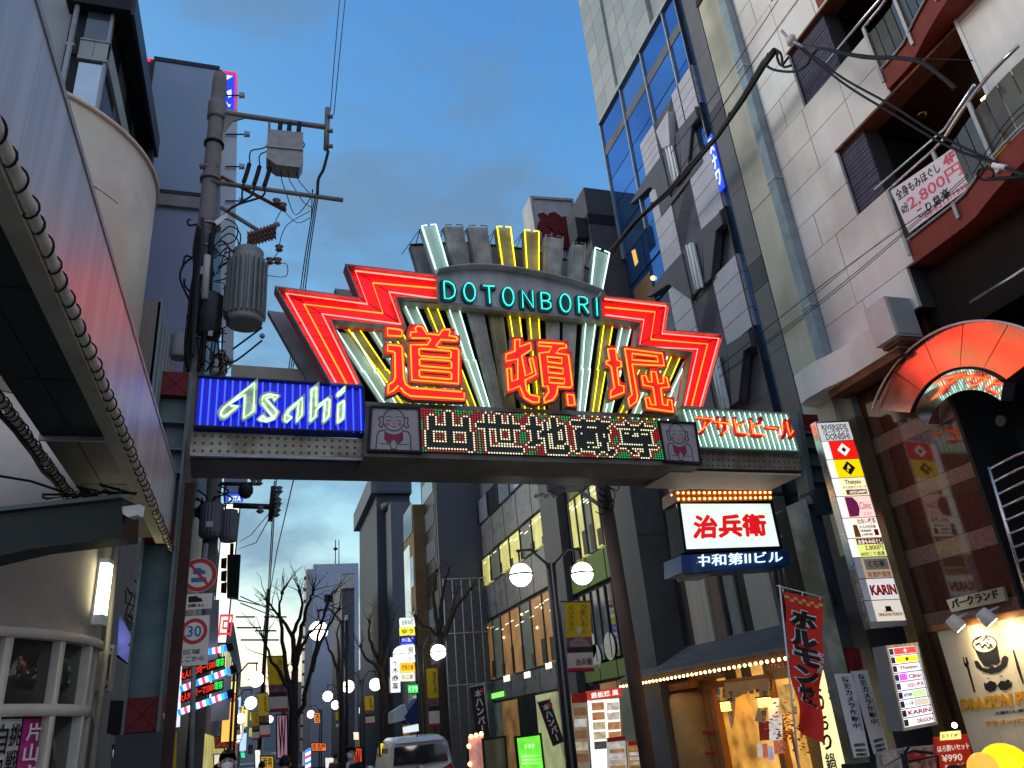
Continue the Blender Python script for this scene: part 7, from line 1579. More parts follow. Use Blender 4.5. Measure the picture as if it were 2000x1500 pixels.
# red menu board, yellow globes, bicycle and poster frames at the foot of the front
RB = FY(9.3)
rbd = thing("menu_board", "red standing menu board with white handwriting and a small lit header", "menu board", RB.pt(*RB.uv(1865, 1510)))
P("board", MB().prism(RB, RB.px([(1824, 1440), (1890, 1433), (1910, 1540), (1838, 1545)]), -.03, 0), mat("red_board", (.48, .02, .015), .5, var=.1), rbd); WI = em("chalk_glow", (.8, .75, .7), .35)
txtpx("ほろ酔いセット", RB, [(1832, 1470), (1894, 1462), (1891, 1450), (1830, 1457)], .001, WI, rbd, bold=.01, thick=.004); txtpx("¥990", RB, [(1841, 1489), (1880, 1485), (1878, 1471), (1838, 1475)], .001, WI, rbd, bold=.01, thick=.004); txtpx("お一人様", RB, [(1846, 1500), (1890, 1495), (1888, 1490), (1844, 1494)], .001, WI, rbd, bold=.01, thick=.004)
P("header", MB().prism(RB, RB.px([(1836, 1430), (1873, 1427), (1874, 1443), (1836, 1446)]), 0, .03), em("header_glow", (1, .80, .25), .9), rbd); txtpx("おすすめ", RB, [(1840, 1442), (1870, 1439), (1870, 1431), (1839, 1434)], .031, BI, rbd, bold=.01, thick=.003)
P("clip_lamp", MB().sphere(RB.pt(*RB.uv(1853, 1417), .1), .035, 8, 5), em("clip_lamp", (1, .85, .5), 14), rbd); P("lamp_wire", MB().tube([RB.pt(*RB.uv(1853, 1420), .1), RB.pt(*RB.uv(1868, 1430), .08), RB.pt(*RB.uv(1860, 1440), .02)], .005, 4), GALV, rbd)
for x, y, r, m_, lab in ((1922, 1502, 28, em("amber_globe", (.95, .48, .06), .85), "amber globe lamp at the foot of the cream board"), (1966, 1506, 46, em("yellow_globe", (1, .72, .0), .95), "large bright yellow globe lamp at the foot of the cream board")):
    c_ = onY(x, y, 8.6); rr = (onY(x + r, y, 8.6) - c_).length * .85; t = thing("globe_lamp", lab, "lamp", c_ - Vector((0, 0, rr))); P("globe", MB().sphere(c_, rr, 18, 12), m_, t); P("stand", MB().tube([c_ - Vector((0, 0, rr)), Vector((c_.x, c_.y, 0))], .03, 6), BLACK, t)
PFX = FY(9.9)
for q, lab in (([(1713, 1470), (1762, 1461), (1772, 1520), (1720, 1525)], "framed menu poster with grey fish drawings, left of the bicycle"), ([(1766, 1460), (1826, 1455), (1836, 1520), (1776, 1522)], "framed menu poster with red dishes behind the bicycle")):
    t = thing("framed_poster", lab, "poster", PFX.pt(*PFX.uv(*q[2]))); qv = PFX.px(q); P("frame", MB().prism(PFX, qv, -.04, 0), GALV, t); P("sheet", MB().prism(PFX, inset(qv, .02), 0, .004), mat("poster_print", (.32, .30, .28) if "fish" in lab else (.36, .22, .19), .4, var=.9, scale=9), t)
    for j in range(3): c_ = qv[0]; P("dish", MB().lathe(PFX.pt(c_[0] + .1 + .09 * j, c_[1] - .12 - .05 * (j % 2), .005), [(0, .05), (.004, .05)], 12, PFX.N), RI if "red" in lab else GALV, t)
BKY = 8.9; BK = FY(BKY)
bk = thing("bicycle", "black bicycle parked by the posters, its handlebar in view", "bicycle", onY(1775, 1600, BKY))
def bpt(x, y, dx=0): return BK.pt(*BK.uv(x, y), dx)
P("handlebar", MB().tube([bpt(1748, 1456, .2), bpt(1764, 1459, .1), bpt(1767, 1470), bpt(1790, 1467, -.05), bpt(1805, 1471, .15)], .014, 6), BLACK, bk); P("stem", MB().tube([bpt(1768, 1466), bpt(1776, 1530)], .018, 6), BLACK, bk); P("grip", MB().tube([bpt(1790, 1467, -.05), bpt(1806, 1471, .15)], .02, 6), BLACK, bk)
P("brake_cable", MB().tube([bpt(1768, 1470, .1), bpt(1745, 1480, .1), bpt(1718, 1496, .1), bpt(1730, 1530, .1)], .006, 4), BLACK, bk)
P("saddle", MB().sphere(bpt(1865, 1500), .1, 10, 6, .45), BLACK, bk)
gw = bpt(1776, 1530); gx, gz_ = gw.x, 0.33
for cx_ in (gx - .05, gx + 1.0):
    wh = P("wheel", MB().tube([(cx_ + .31 * math.cos(a * .2618), BKY, gz_ + .31 * math.sin(a * .2618)) for a in range(24)], .02, 6, True), BLACK, bk)
    for k in range(8): P("spoke", MB().tube([(cx_, BKY, gz_), (cx_ + .31 * math.cos(k * .785), BKY, gz_ + .31 * math.sin(k * .785))], .004, 4), GALV, wh)
P("frame", MB().tube([(gx, BKY, .85), (gx + .08, BKY, .55), (gx + .42, BKY, .3), (gx + .95, BKY, gz_)], .018, 6), BLACK, bk); P("frame", MB().tube([(gx + .06, BKY, .75), (gx + .55, BKY, .78), (gx + .42, BKY, .3)], .018, 6), BLACK, bk); P("fork", MB().tube([(gx, BKY, .85), (gx - .05, BKY, gz_)], .018, 6), BLACK, bk)
# massage banner on the balcony
MF = FX(10.36)
mbn = thing("banner", "white massage banner with black and pink lettering tied along the balcony rail", "banner", onX(1820, 440, 10.36)); mq = MF.px([(1740, 372), (1867, 285), (1898, 362), (1775, 455)])
P("sheet", MB().prism(MF, mq, -.015, 0), mat("white_banner_vinyl", (.70, .62, .66), .6, var=.08), mbn); tl, tr, br, bl = [Vector((*p, 0)) for p in mq]
i3 = lambda a, b: tuple(((tl * (1 - a) + tr * a) * (1 - b) + (bl * (1 - a) + br * a) * b)[:2])
PKI = mat("banner_pink_ink", (.62, .10, .16), .5)
for s_, a0_, a1_, b0, b1, ink, bo in (("全身もみほぐし", .04, .72, .06, .30, INK, .03), ("4F", .78, .95, .04, .28, PKI, .05), ("2,800円", .15, .97, .34, .66, PKI, .05), ("こり怠楽", .22, .72, .68, .9, INK, .05), ("06-6213-1332", .3, .96, .86, .97, PKI, .01), ("60分", .03, .14, .4, .62, INK, .02)): txt(s_, MF, [i3(a0_, b1), i3(a1_, b1), i3(a1_, b0), i3(a0_, b0)], .001, ink, mbn, bold=bo, thick=.004)
for a, b in ((0, 0), (1, 0), (0, 1), (1, 1)): v = i3(a, b); P("tie", MB().tube([MF.pt(*v, .0), MF.pt(v[0], v[1] + .15, -.02)], .006, 4), BLACK, mbn)
# ================================================================= street lamps with white globes
GLB = em("white_globe", (1.0, .97, .88), 5.5)
def lamp(label, gpx, r_px, Y, post_dx=None, grp="white globe street lamps along the shopping street"):
    """gpx: photo pixels of the globes; all hang from one forked post"""
    pts = [onY(x, y, Y) for x, y in gpx]; r = .26
    c = sum(pts, Vector()) / len(pts)
    if len(pts) == 1: c = pts[0] + Vector((.62 if post_dx is None else post_dx, 0, 0))
    g = -.45 if Y > 24 else -.3
    t = thing("street_lamp", label, "street lamp", (c.x, Y, g), grp); zt = max(p.z for p in pts) + .45
    P("post", MB().tube([(c.x - .07, Y, g), (c.x - .05, Y, zt - .2)], .045, 8).tube([(c.x + .09, Y, g), (c.x + .07, Y, zt - .2)], .045, 8), DARK, t)
    for p in pts:
        s_ = -1 if p.x < c.x else 1
        P("arm", MB().tube([(c.x + s_ * .06, Y, zt - .35), (c.x + s_ * .12, Y, zt - .2), (p.x - s_ * .3, Y, zt + .12), (p.x + s_ * .05, Y, zt + .1)], .035, 6).tube([(p.x, Y, zt + .1), (p.x, Y, p.z + r)], .025, 6), DARK, t)
        gl = P("globe", MB().sphere(p, r, 20, 12), GLB, t)
        P("ring", MB().tube([p + Vector((math.cos(a * .3142), math.sin(a * .3142), 0)) * (r * 1.05) for a in range(20)], .022, 5, True).tube([p + Vector((math.cos(a * .3142) * r * 1.04, 0, math.sin(a * .3142) * r * 1.04)) for a in range(11)], .012, 5), DARK, gl)
    return t, c
lamp("nearest twin globe street lamp, under the gate in front of the green shop building", [(1017, 1123), (1137, 1120)], 23, 17)
lamp("twin globe street lamp in front of the lit vertical sign stack", [(783, 1278), (856, 1274)], 14, 27)
lamp("twin globe street lamp left of the white van, over a yellow banner", [(680, 1341), (733, 1337)], 11, 37)
for i, (x, y, Y, lab) in enumerate(((622, 1232, 23, "single globe lamp glowing through the bare tree's right branches"), (500, 1327, 31, "globe lamp left of the tall yellow banner"), (490, 1373, 39, "globe lamp just below and left of the nearest left hand one"), (470, 1403, 50, "small globe lamp low on the left, above the red shop board"), (655, 1377, 55, "small globe lamp right of the bare tree trunk"), (607, 1395, 62, "tiny globe lamp directly behind the bare tree's fork"), (460, 1418, 60, "tiny globe lamp beside the coloured signs on the left"), (640, 1360, 46, "globe lamp half hidden by the round blue road sign"), (527, 1405, 70, "far globe lamp between the left hand banners"))):
    lamp(lab, [(x, y)], 12, Y, .7 if x > 560 else -.7)
# ================================================================= bare pollarded trees
BARK = mat("dark_bark", (.05, .038, .032), .9, var=.35, scale=9, bump=.4)
def bare_tree(label, Y, trunk, limbs, r0, seed, twigs=3):
    rnd = random.Random(seed); base = onY(*trunk[0], Y); t = thing("bare_tree", label, "tree", (base.x, Y, -.4), "bare pollarded street trees")
    pts = [onY(x, y, Y) for x, y in trunk]; pts[0].z = -.4
    k = len(pts); mb = MB()
    r0 *= .78; mb.tube(pts, r0, 9, r1=r0 * .62); P("trunk", mb, BARK, t)
    tw = MB()
    for lb_ in limbs:
        dz = rnd.uniform(-.9, .9); n = len(lb_); q = []
        for i, (x, y) in enumerate(lb_): p = onY(x, y, Y + dz * i / (n - 1)); q.append(p)
        qq = []
        for a, b in zip(q, q[1:]):
            for f in (0, .34, .67): qq.append(a.lerp(b, f) + Vector((rnd.uniform(-1, 1), rnd.uniform(-1, 1), rnd.uniform(-1, 1))) * .03)
        qq.append(q[-1]); P("limb", MB().tube(qq, r0 * .5, 7, r1=r0 * .16), BARK, t)
        tw.sphere(q[-1], r0 * .38, 7, 5)
        d0 = (q[-1] - q[-2]).normalized()
        for src, cnt in ((q[-1], twigs + 2), (q[-2].lerp(q[-1], .5), 2), (q[-2], 1)):
            for _ in range(cnt):
                d = (d0 + Vector((rnd.gauss(0, .55), rnd.gauss(0, .55), rnd.gauss(.15, .4)))).normalized(); L0 = rnd.uniform(.35, .95); p = src; pl_ = [p]
                for s_ in range(4): d = (d + Vector((rnd.gauss(0, .22), rnd.gauss(0, .22), rnd.gauss(.03, .2)))).normalized(); p = p + d * L0 / 4; pl_.append(p)
                tw.tube(pl_, .013, 4, r1=.004)
                if rnd.random() < .6: tw.tube([pl_[2], pl_[2] + Vector((rnd.gauss(0, .15), rnd.gauss(0, .15), rnd.uniform(.05, .25)))], .007, 4, r1=.003)
    P("twigs", tw, BARK, t, kind="stuff")
bare_tree("large bare pollarded tree in the middle of the street view, left of the van", 21, [(572, 1500), (573, 1440), (574, 1370), (576, 1310)],
          [[(574, 1400), (562, 1345), (545, 1310), (526, 1284), (516, 1250)], [(576, 1310), (574, 1250), (560, 1222), (540, 1196), (522, 1174)], [(576, 1310), (573, 1240), (584, 1205), (590, 1180), (585, 1155)], [(576, 1315), (586, 1240), (598, 1195), (606, 1172), (612, 1152)],
           [(574, 1420), (592, 1375), (606, 1320), (617, 1262), (632, 1205), (644, 1166)], [(568, 1360), (556, 1300), (549, 1230), (545, 1190), (551, 1158)], [(608, 1310), (620, 1270), (640, 1225), (662, 1190)], [(572, 1300), (590, 1262), (604, 1238), (626, 1216)]], .17, 3, 4)
bare_tree("bare tree in front of the blank grey wall, right of the lit sign stack", 27, [(873, 1480), (868, 1400), (862, 1310), (858, 1240)],
          [[(858, 1240), (848, 1190), (846, 1145), (852, 1115)], [(860, 1260), (875, 1215), (884, 1182), (890, 1160)], [(858, 1245), (838, 1228), (822, 1222), (812, 1205)], [(866, 1250), (888, 1190), (905, 1168), (920, 1150)], [(858, 1240), (862, 1190), (868, 1140), (876, 1110)]], .24, 5)
bare_tree("bare tree rising left of the lit sign stack", 34, [(762, 1470), (755, 1400), (748, 1340), (740, 1290)],
          [[(740, 1290), (728, 1265), (720, 1240), (722, 1215)], [(745, 1310), (755, 1275), (764, 1240), (770, 1200)], [(742, 1300), (742, 1260), (752, 1225), (748, 1190)], [(748, 1330), (735, 1300), (712, 1285), (704, 1262)]], .24, 8)
bare_tree("slender bare tree between the twin lamp and the pale office building", 40, [(672, 1475), (668, 1410), (664, 1350), (660, 1310)],
          [[(660, 1310), (650, 1280), (640, 1262), (634, 1240)], [(662, 1320), (672, 1280), (680, 1250), (678, 1220)], [(660, 1310), (662, 1270), (658, 1240), (664, 1215)]], .22, 13)
bare_tree("far bare tree low on the left, behind the yellow banners", 45, [(558, 1480), (556, 1420), (552, 1370)], [[(552, 1370), (540, 1330), (532, 1300)], [(552, 1370), (556, 1330), (562, 1300)], [(553, 1385), (545, 1350), (528, 1330)]], .2, 17)
# ================================================================= lamp-post banners
YB = mat("yellow_banner_cloth", (.62, .42, .02), .7, var=.12); PB = mat("plum_print", (.16, .09, .10), .7, var=.5, scale=7); WB = mat("banner_white", (.55, .50, .47), .7, var=.1); KB_ = mat("banner_black", (.03, .025, .025), .7)
def lbanner(label, Y, x0, x1, y0, y1, words=False):
    fr = FY(Y); q = fr.px([(x0, y0), (x1, y0 - 1), (x1 + (y1 - y0) * .06, y1 - 2), (x0 + (y1 - y0) * .06, y1)]); t = thing("lamp_post_banner", label, "banner", fr.pt((q[2][0] + q[3][0]) / 2, q[3][1]), "yellow banners on the lamp posts")
    tl, tr, br, bl = [Vector((*p, 0)) for p in q]; i = lambda a, b: tuple(((tl * (1 - a) + tr * a) * (1 - b) + (bl * (1 - a) + br * a) * b)[:2])
    for nm, b0, b1, m_ in (("yellow_field", 0, .52, YB), ("printed_scene", .5205, .66, PB), ("black_strip", .6605, .74, KB_), ("white_field", .7405, .95, WB), ("red_strip", .9505, 1, RI)): P(nm, MB().prism(fr, [i(0, b1), i(1, b1), i(1, b0), i(0, b0)], -.01, 0), m_, t)
    for b in (0, 1): P("rod", MB().tube([fr.pt(*i(-.15, b)), fr.pt(*i(1.02, b))], .014, 5), DARK, t)
    if words:
        vtxt("うまいもん", fr, [i(.6, .48), i(.85, .48), i(.85, .04), i(.6, .04)], .002, BI, t, bold=.0, thick=.004); vtxt("くいだおれ", fr, [i(.15, .44), i(.34, .44), i(.34, .06), i(.15, .06)], .002, BI, t, bold=0, thick=.004)
        txt("治兵衛", fr, [i(.3, .92), i(.95, .92), i(.95, .82), i(.3, .82)], .002, INK, t, bold=.04, thick=.004)
        tm = MB(); tm.prism(fr, [i(.1, .66), i(.15, .58), i(.5, .5), i(.85, .58), i(.92, .66)], 0, .003); P("temple_print", tm, mat("lilac_print", (.30, .20, .24), .7, var=.5, scale=9), t)
        P("crest", MB().lathe(fr.pt(*i(.5, .42), .001), [(0, .07), (.003, .07)], 14, fr.N), WB, t)
    else: vtxt("道頓堀", fr, [i(.55, .46), i(.85, .46), i(.85, .06), i(.55, .06)], .002, BI, t, bold=.02, thick=.004)
lbanner("yellow lamp post banner with a temple print, on the nearest twin lamp", 17, 1102, 1152, 1175, 1312, True)
lbanner("tall yellow banner in front of the bare tree trunk on the left", 25, 521, 556, 1282, 1390)
for lab, Y, a, b, c_, d_ in (("yellow banner left of the tallest left hand banner", 33, 503, 523, 1354, 1440), ("small yellow banner low on the far left row", 44, 490, 504, 1390, 1445), ("yellow banner right of the lit sign stack, beside the bare tree", 27, 832, 854, 1305, 1420), ("yellow banner under the twin lamp left of the van", 37, 711, 729, 1359, 1415), ("tiny yellow banner far down on the right", 50, 655, 668, 1390, 1422), ("faint yellow banner low on the left beside the red board", 55, 455, 468, 1400, 1436)): lbanner(lab, Y, a, b, c_, d_)
# ================================================================= stacked lit signs and small shop lights down the street
stk = thing("sign_stack", "stack of small lit signs, white, yellow, blue and orange, on a post right of centre", "sign", onY(797, 1360, 33)); ST = FY(33)
rows = [(1207, 1225, em("stack_white", (.9, 1, .92), .9), "お好み焼", INK), (1225, 1242, em("stack_yellow", (.95, .80, .05), .9), "ゆう", BI), (1242, 1258, em("stack_blue", (.01, .02, .65), .9), "かに道楽", W1), (1260, 1280, em("stack_white2", (.95, 1, .98), 1.1), "薬局", INK), (1281, 1294, em("stack_white3", (1, 1, 1), 1.1), "処方", INK), (1295, 1313, em("stack_orange", (1, .55, .02), .9), "喫茶食事", REDINK), (1314, 1331, em("stack_cream", (.95, .93, .75), .85), "たこ家", INK)]
for y0, y1, m_, s_, ink in rows:
    c_ = P("panel", MB().prism(ST, ST.px([(782, y0), (809, y0 - 1), (811, y1 - 2), (783, y1 - 1)]), -.3, 0), m_, stk); txtpx(s_, ST, [(785, y1 - 4), (807, y1 - 5), (807, y0 + 3), (785, y0 + 4)], .002, ink, c_, bold=.02, thick=.006)
P("post", MB().tube([ST.pt(*ST.uv(812, 1200), -.2), ST.pt(*ST.uv(822, 1470), -.2)], .07, 6), BLACK, stk)
vsign("tall white pharmacy sign with a green cross left of the sign stack", 35, [(762, 1284), (781, 1284), (782, 1352), (763, 1353)], em("pharmacy_white", (.95, 1, 1), 1.0), "十木商薬", INK, .2)
t, fr, q = vsign("green lit sign reading くすり beneath the sign stack", 33, [(796, 1338), (817, 1337), (818, 1353), (797, 1354)], em("green_sign", (.03, .75, .12), .9), None, None, .2, "lit_sign"); txt("くすり", fr, [(q[3][0] + .04, q[3][1] + .05), (q[2][0] - .04, q[2][1] + .05), (q[1][0] - .04, q[1][1] - .05), (q[0][0] + .04, q[0][1] - .05)], .003, W1, t, bold=.03, thick=.006)
aw = thing("awning", "blue and white shop awning above the van's roof", "awning", onY(795, 1420, 30)); AF = FY(30)
P("blue_cloth", MB().prism(AF, AF.px([(790, 1400), (816, 1362), (818, 1412), (800, 1415)]), -1.2, 0), mat("navy_awning", (.015, .03, .12), .7), aw); P("white_cloth", MB().prism(AF, AF.px([(768, 1390), (792, 1374), (800, 1404), (768, 1412)]), -1.2, -.05), mat("pale_awning", (.42, .50, .55), .7), aw); P("sign_strip", MB().prism(AF, AF.px([(789, 1420), (817, 1414), (818, 1428), (790, 1432)]), -.3, 0), em("awning_sign", (.75, .85, .9), .8), aw)
def glow(name, label, Y, x0, y0, x1, y1, col, st, word=None, ink=None, cat="sign"):
    fr = FY(Y); q = fr.px([(x0, y0), (x1, y0), (x1 + 1, y1), (x0 + 1, y1)]); t = thing(name, label, cat, fr.pt((q[0][0] + q[1][0]) / 2, q[3][1])); P("face", MB().prism(fr, q, -.15, 0), em("face_glow", col, st, var=.35, scale=3), t)
    fm_ = MB(); iq = inset(q, -.04)
    for i in range(4): j = (i + 1) % 4; fm_.prism(fr, [iq[i], iq[j], q[j], q[i]], -.15, .02)
    P("frame", fm_, BLACK, t)
    if word: txt(word, fr, [(q[3][0] + .03, q[3][1] + .03), (q[2][0] - .03, q[2][1] + .03), (q[1][0] - .03, q[1][1] - .03), (q[0][0] + .03, q[0][1] - .03)], .004, ink or INK, t, bold=.03, thick=.006)
for a in (("lit_sign", "small orange sign far right of the bare tree, by the globe lamps", 60, 613, 1393, 624, 1412, (1, .3, .05), .9, "酒"), ("lit_sign", "red dark sign board low on the left row", 40, 420, 1440, 455, 1460, (.25, .03, .03), .5, "喫茶"), ("lit_sign", "blue white sign low on the left, above the red board", 45, 431, 1415, 447, 1440, (.35, .45, 1), .8), ("lit_sign", "red vertical sign behind the man in the suit", 24, 690, 1462, 706, 1510, (.85, .06, .02), .9, "W"), ("lit_sign", "orange red awning sign far right of the bare tree", 48, 608, 1452, 636, 1466, (1, .18, .04), .9, "居酒屋"), ("lit_sign", "purple and gold hanging sign beside the bare tree trunk", 28, 541, 1398, 560, 1480, (.42, .22, .30), .5, "W"), ("lit_sign", "gold lit stall sign at the foot of the bare tree", 30, 510, 1478, 533, 1500, (.7, .4, .05), .7, "酒場"), ("lit_sign", "small white lit sign left of the gold stall sign", 36, 498, 1465, 508, 1500, (.9, .95, .85), .9), ("lit_sign", "green traffic glow far down the street", 70, 470, 1470, 478, 1480, (.05, .9, .5), .9), ("lit_sign", "small yellow lit triangle sign board left of the van", 26, 743, 1452, 756, 1476, (1, .75, .02), .9), ("lit_sign", "white shop window glow far down the right side", 52, 635, 1480, 655, 1500, (.95, .9, .8), .8), ("lit_sign", "pink white shop window glow on the left side of the street", 38, 418, 1474, 440, 1500, (.95, .75, .7), .7), ("lit_sign", "cream lit sign above the red vertical sign", 50, 690, 1430, 700, 1445, (1, .9, .6), .9)): glow(*a)
bpz = thing("barber_pole", "blue, white and red barber pole standing right of the bare tree", "barber pole", onY(602, 1500, 30)); BZ = FY(30)
for k in range(7): y = 1460 + 6 * k; P("stripe", MB().prism(BZ, BZ.px([(597, y + 5), (607, y), (607, y + 6), (597, y + 11)]), -.2, 0), STR[(0, 1, 2, 1)[k % 4]], bpz)
# van-side shop boards and flags on the right pavement
for lab, Y, px_, word in (("black flag with white lettering before the green building, farther from the camera", 24, [(918, 1342), (944, 1336), (957, 1440), (930, 1440)], "本ハンバー"), ("black leaning flag with white lettering beside the lamp post", 18.5, [(1050, 1372), (1073, 1365), (1102, 1448), (1080, 1458)], "本ハンバー")):
    fr = FY(Y); q = fr.px(px_); t = thing("advertising_flag", lab, "flag", fr.pt(q[3][0], q[3][1] - .8)); P("cloth", MB().prism(fr, q, -.01, 0), mat("black_flag_cloth", (.035, .025, .028), .7), t); P("pole", MB().tube([fr.pt(*fr.uv(px_[1][0] + 1, px_[1][1] - 4), -.02), fr.pt(*fr.uv(px_[2][0] + 4, px_[2][1] + 40), -.02)], .014, 5), WHITE, t); P("cross_rod", MB().tube([fr.pt(*fr.uv(px_[0][0] - 2, px_[0][1]), .0), fr.pt(*fr.uv(px_[1][0] + 2, px_[1][1]), .0)], .012, 5), WHITE, t)
    tl, tr, br, bl = [Vector((*p, 0)) for p in q]; i = lambda a, b: tuple(((tl * (1 - a) + tr * a) * (1 - b) + (bl * (1 - a) + br * a) * b)[:2]); vtxt(word, fr, [i(.25, .95), i(.8, .95), i(.8, .08), i(.25, .08)], .003, WHITE, t, bold=.03, thick=.006); P("red_dot", MB().lathe(fr.pt(*i(.85, .12), .004), [(0, .07), (.004, .07)], 10, fr.N), RED, t)
for nm, lab, Y, px_, m_, word in (("standing_sign", "bright green lit standing signboard at the green building", 20, [(1009, 1442), (1054, 1436), (1062, 1510), (1016, 1510)], em("green_board", (.16, .80, .05), .95, var=.35, scale=4), "リラク"), ("standing_sign", "brown slatted standing board left of the green one", 21, [(945, 1446), (985, 1441), (990, 1510), (950, 1510)], mat("brown_board_slats", (.20, .14, .12), .6, var=.5, scale=8, streak=.5), None), ("lit_board", "pale board edged with glowing bulbs beside the van", 22, [(914, 1440), (944, 1432), (950, 1510), (918, 1510)], em("pink_board", (.6, .28, .25), .6, var=.6, scale=5), None)):
    fr = FY(Y); q = fr.px(px_); t = thing(nm, lab, "signboard", fr.pt((q[2][0] + q[3][0]) / 2, q[3][1] - .1)); P("face", MB().prism(fr, q, -.05, 0), m_, t); fm_ = MB(); iq = inset(q, -.05)
    for k in range(4): j = (k + 1) % 4; fm_.prism(fr, [iq[k], iq[j], q[j], q[k]], -.06, .02)
    P("frame", fm_, BLACK, t)
    if word:
        tl, tr, br, bl = [Vector((*p, 0)) for p in q]; i = lambda a, b: tuple(((tl * (1 - a) + tr * a) * (1 - b) + (bl * (1 - a) + br * a) * b)[:2]); txt(word, fr, [i(.3, .32), i(.72, .32), i(.72, .2), i(.3, .2)], .004, W1, t, bold=.02, thick=.006)
        for b in (.5, .6, .7): txt("お得なメニュー", fr, [i(.12, b + .06), i(.88, b + .06), i(.88, b), i(.12, b)], .004, W1, t, bold=.01, thick=.004)
    if "bulbs" in lab:
        for k in range(4): bulbs(fr, [(q[0][0] - .05, q[0][1]), (q[0][0] + .05, q[0][1]), (q[3][0] + .05, q[3][1]), (q[3][0] - .05, q[3][1])], 1, 2, .04, t, .055) if k == 0 else None
        bulbs(fr, [(q[0][0], q[0][1] + .06), (q[1][0], q[1][1] + .06), (q[1][0], q[1][1] - .06), (q[0][0], q[0][1] - .06)], 3, 1, .05, t, .055)
# menu light boxes under the olive wall
mlb = thing("menu_light_box", "brilliant white menu light box of food pictures under a red sign, left of the restaurant", "light box", onY(1185, 1510, 19.0)); ML = FY(19.0)
P("glow", MB().prism(ML, ML.px([(1150, 1368), (1209, 1364), (1217, 1515), (1160, 1515)]), -.1, 0), em("menu_white", (.92, 1, .95), 1.0), mlb)
rnd = random.Random(31)
for j in range(5):
    for k in range(2):
        x, y = 1155 + 29 * k + j * 1.3, 1373 + 19 * j; c_ = rnd.choice([(.45, .2, .08), (.5, .42, .25), (.25, .5, .08), (.55, .5, .45), (.05, .05, .05)]); P("menu_picture", MB().prism(ML, ML.px([(x, y), (x + 24, y - 2), (x + 25, y + 13), (x + 1, y + 15)]), 0, .01), em("menu_print", c_, .8, var=.6, scale=9), mlb)
P("red_header", MB().prism(ML, ML.px([(1149, 1350), (1213, 1342), (1214, 1360), (1151, 1369)]), -.2, .05), em("red_header", (.5, .04, .04), .6), mlb); txtpx("鉄板焼 嵐", ML, [(1155, 1365), (1208, 1357), (1207, 1346), (1154, 1353)], .052, W1, mlb, bold=.03, thick=.01)
for lab, px_, c_, st in (("dim menu board of food pictures left of the white light box", [(1116, 1355), (1146, 1353), (1154, 1515), (1124, 1515)], (.30, .24, .17), .45), ("pale standing price board in front of the white light box", [(1186, 1441), (1221, 1437), (1226, 1515), (1188, 1515)], (.55, .58, .58), .5), ("small dark menu board with red strip by the restaurant post", [(1226, 1449), (1248, 1446), (1253, 1515), (1230, 1515)], (.35, .18, .06), .5)):
    fr = FY(18.4 if "price" in lab else 18.8); q = fr.px(px_); t = thing("menu_board", lab, "menu board", fr.pt((q[2][0] + q[3][0]) / 2, q[3][1])); P("face", MB().prism(fr, q, -.05, 0), em("menu_face", c_, st, var=.4, scale=5), t); P("red_strip", MB().prism(fr, [q[0], q[1], tuple(Vector(q[1]).lerp(Vector(q[2]), .12)), tuple(Vector(q[0]).lerp(Vector(q[3]), .12))], 0, .01), RED, t)
    tl, tr, br, bl = [Vector((*p, 0)) for p in q]; i = lambda a, b: tuple(((tl * (1 - a) + tr * a) * (1 - b) + (bl * (1 - a) + br * a) * b)[:2])
    for j in range(5): P("picture", MB().prism(fr, [i(.1, .28 + .14 * j), i(.9, .28 + .14 * j), i(.9, .18 + .14 * j), i(.1, .18 + .14 * j)], 0, .006), em("menu_print", random.choice([(.4, .2, .08), (.5, .45, .3), (.2, .1, .05), (.6, .6, .55)]), .6, var=.6, scale=9), t)
# ================================================================= third utility pole with a transformer, leaning over the green building
p4_ = thing("utility_pole", "brown utility pole with grey transformers in front of the olive facade", "utility pole", onY(1230, 1330, 17.5)); PG = FY(17.5)
bot = onY(1250, 1400, 17.5); P("shaft", MB().tube([PG.pt(*PG.uv(1170, 900)), PG.pt(*PG.uv(1238, 1320)), PG.pt(*PG.uv(1268, 1510))], .17, 12), mat("brown_pole", (.095, .065, .055), .8, var=.25), p4_)
for x0_, x1_, y0_, y1_, m_ in ((1085, 1134, 900, 962, mat("mauve_grey_transformer", (.26, .23, .25), .5, .1, var=.15)), (1062, 1096, 912, 968, mat("slate_transformer", (.12, .11, .13), .5, .1, var=.15))):
    uc = PG.uv((x0_ + x1_) / 2, y1_)[0]; zb_ = PG.uv(x0_, y1_)[1]; h = PG.uv(x0_, y0_)[1] - zb_; r = (PG.uv(x1_, y1_)[0] - PG.uv(x0_, y1_)[0]) / 2; P("transformer", MB().lathe(PG.pt(uc, zb_, .3), [(0, r * .9), (.06, r), (h, r), (h + .05, r * .9)], 36, smooth=False, ribs=-.07), m_, p4_)
P("bracket", MB().tube([PG.pt(*PG.uv(1125, 962), .2), PG.pt(*PG.uv(1178, 996), .1)], .05, 6), GALV, p4_)
rnd = random.Random(77)
for k in range(12): x, y = rnd.uniform(1168, 1205), rnd.uniform(905, 980); P("cable_loop", pxtube(MB(), PG, [(x, y), (x + 12, y + 12), (x + 8, y + 28), (x - 6, y + 22)], .014, .25, 4), BLACK, p4_)
for k in range(5): P("insulator", MB().lathe(PG.pt(*PG.uv(1040 + 9 * k, 975 - 4 * (k % 2)), .3), [(-.06, .03), (-.02, .07), (.04, .04)], 8), GALV, p4_)
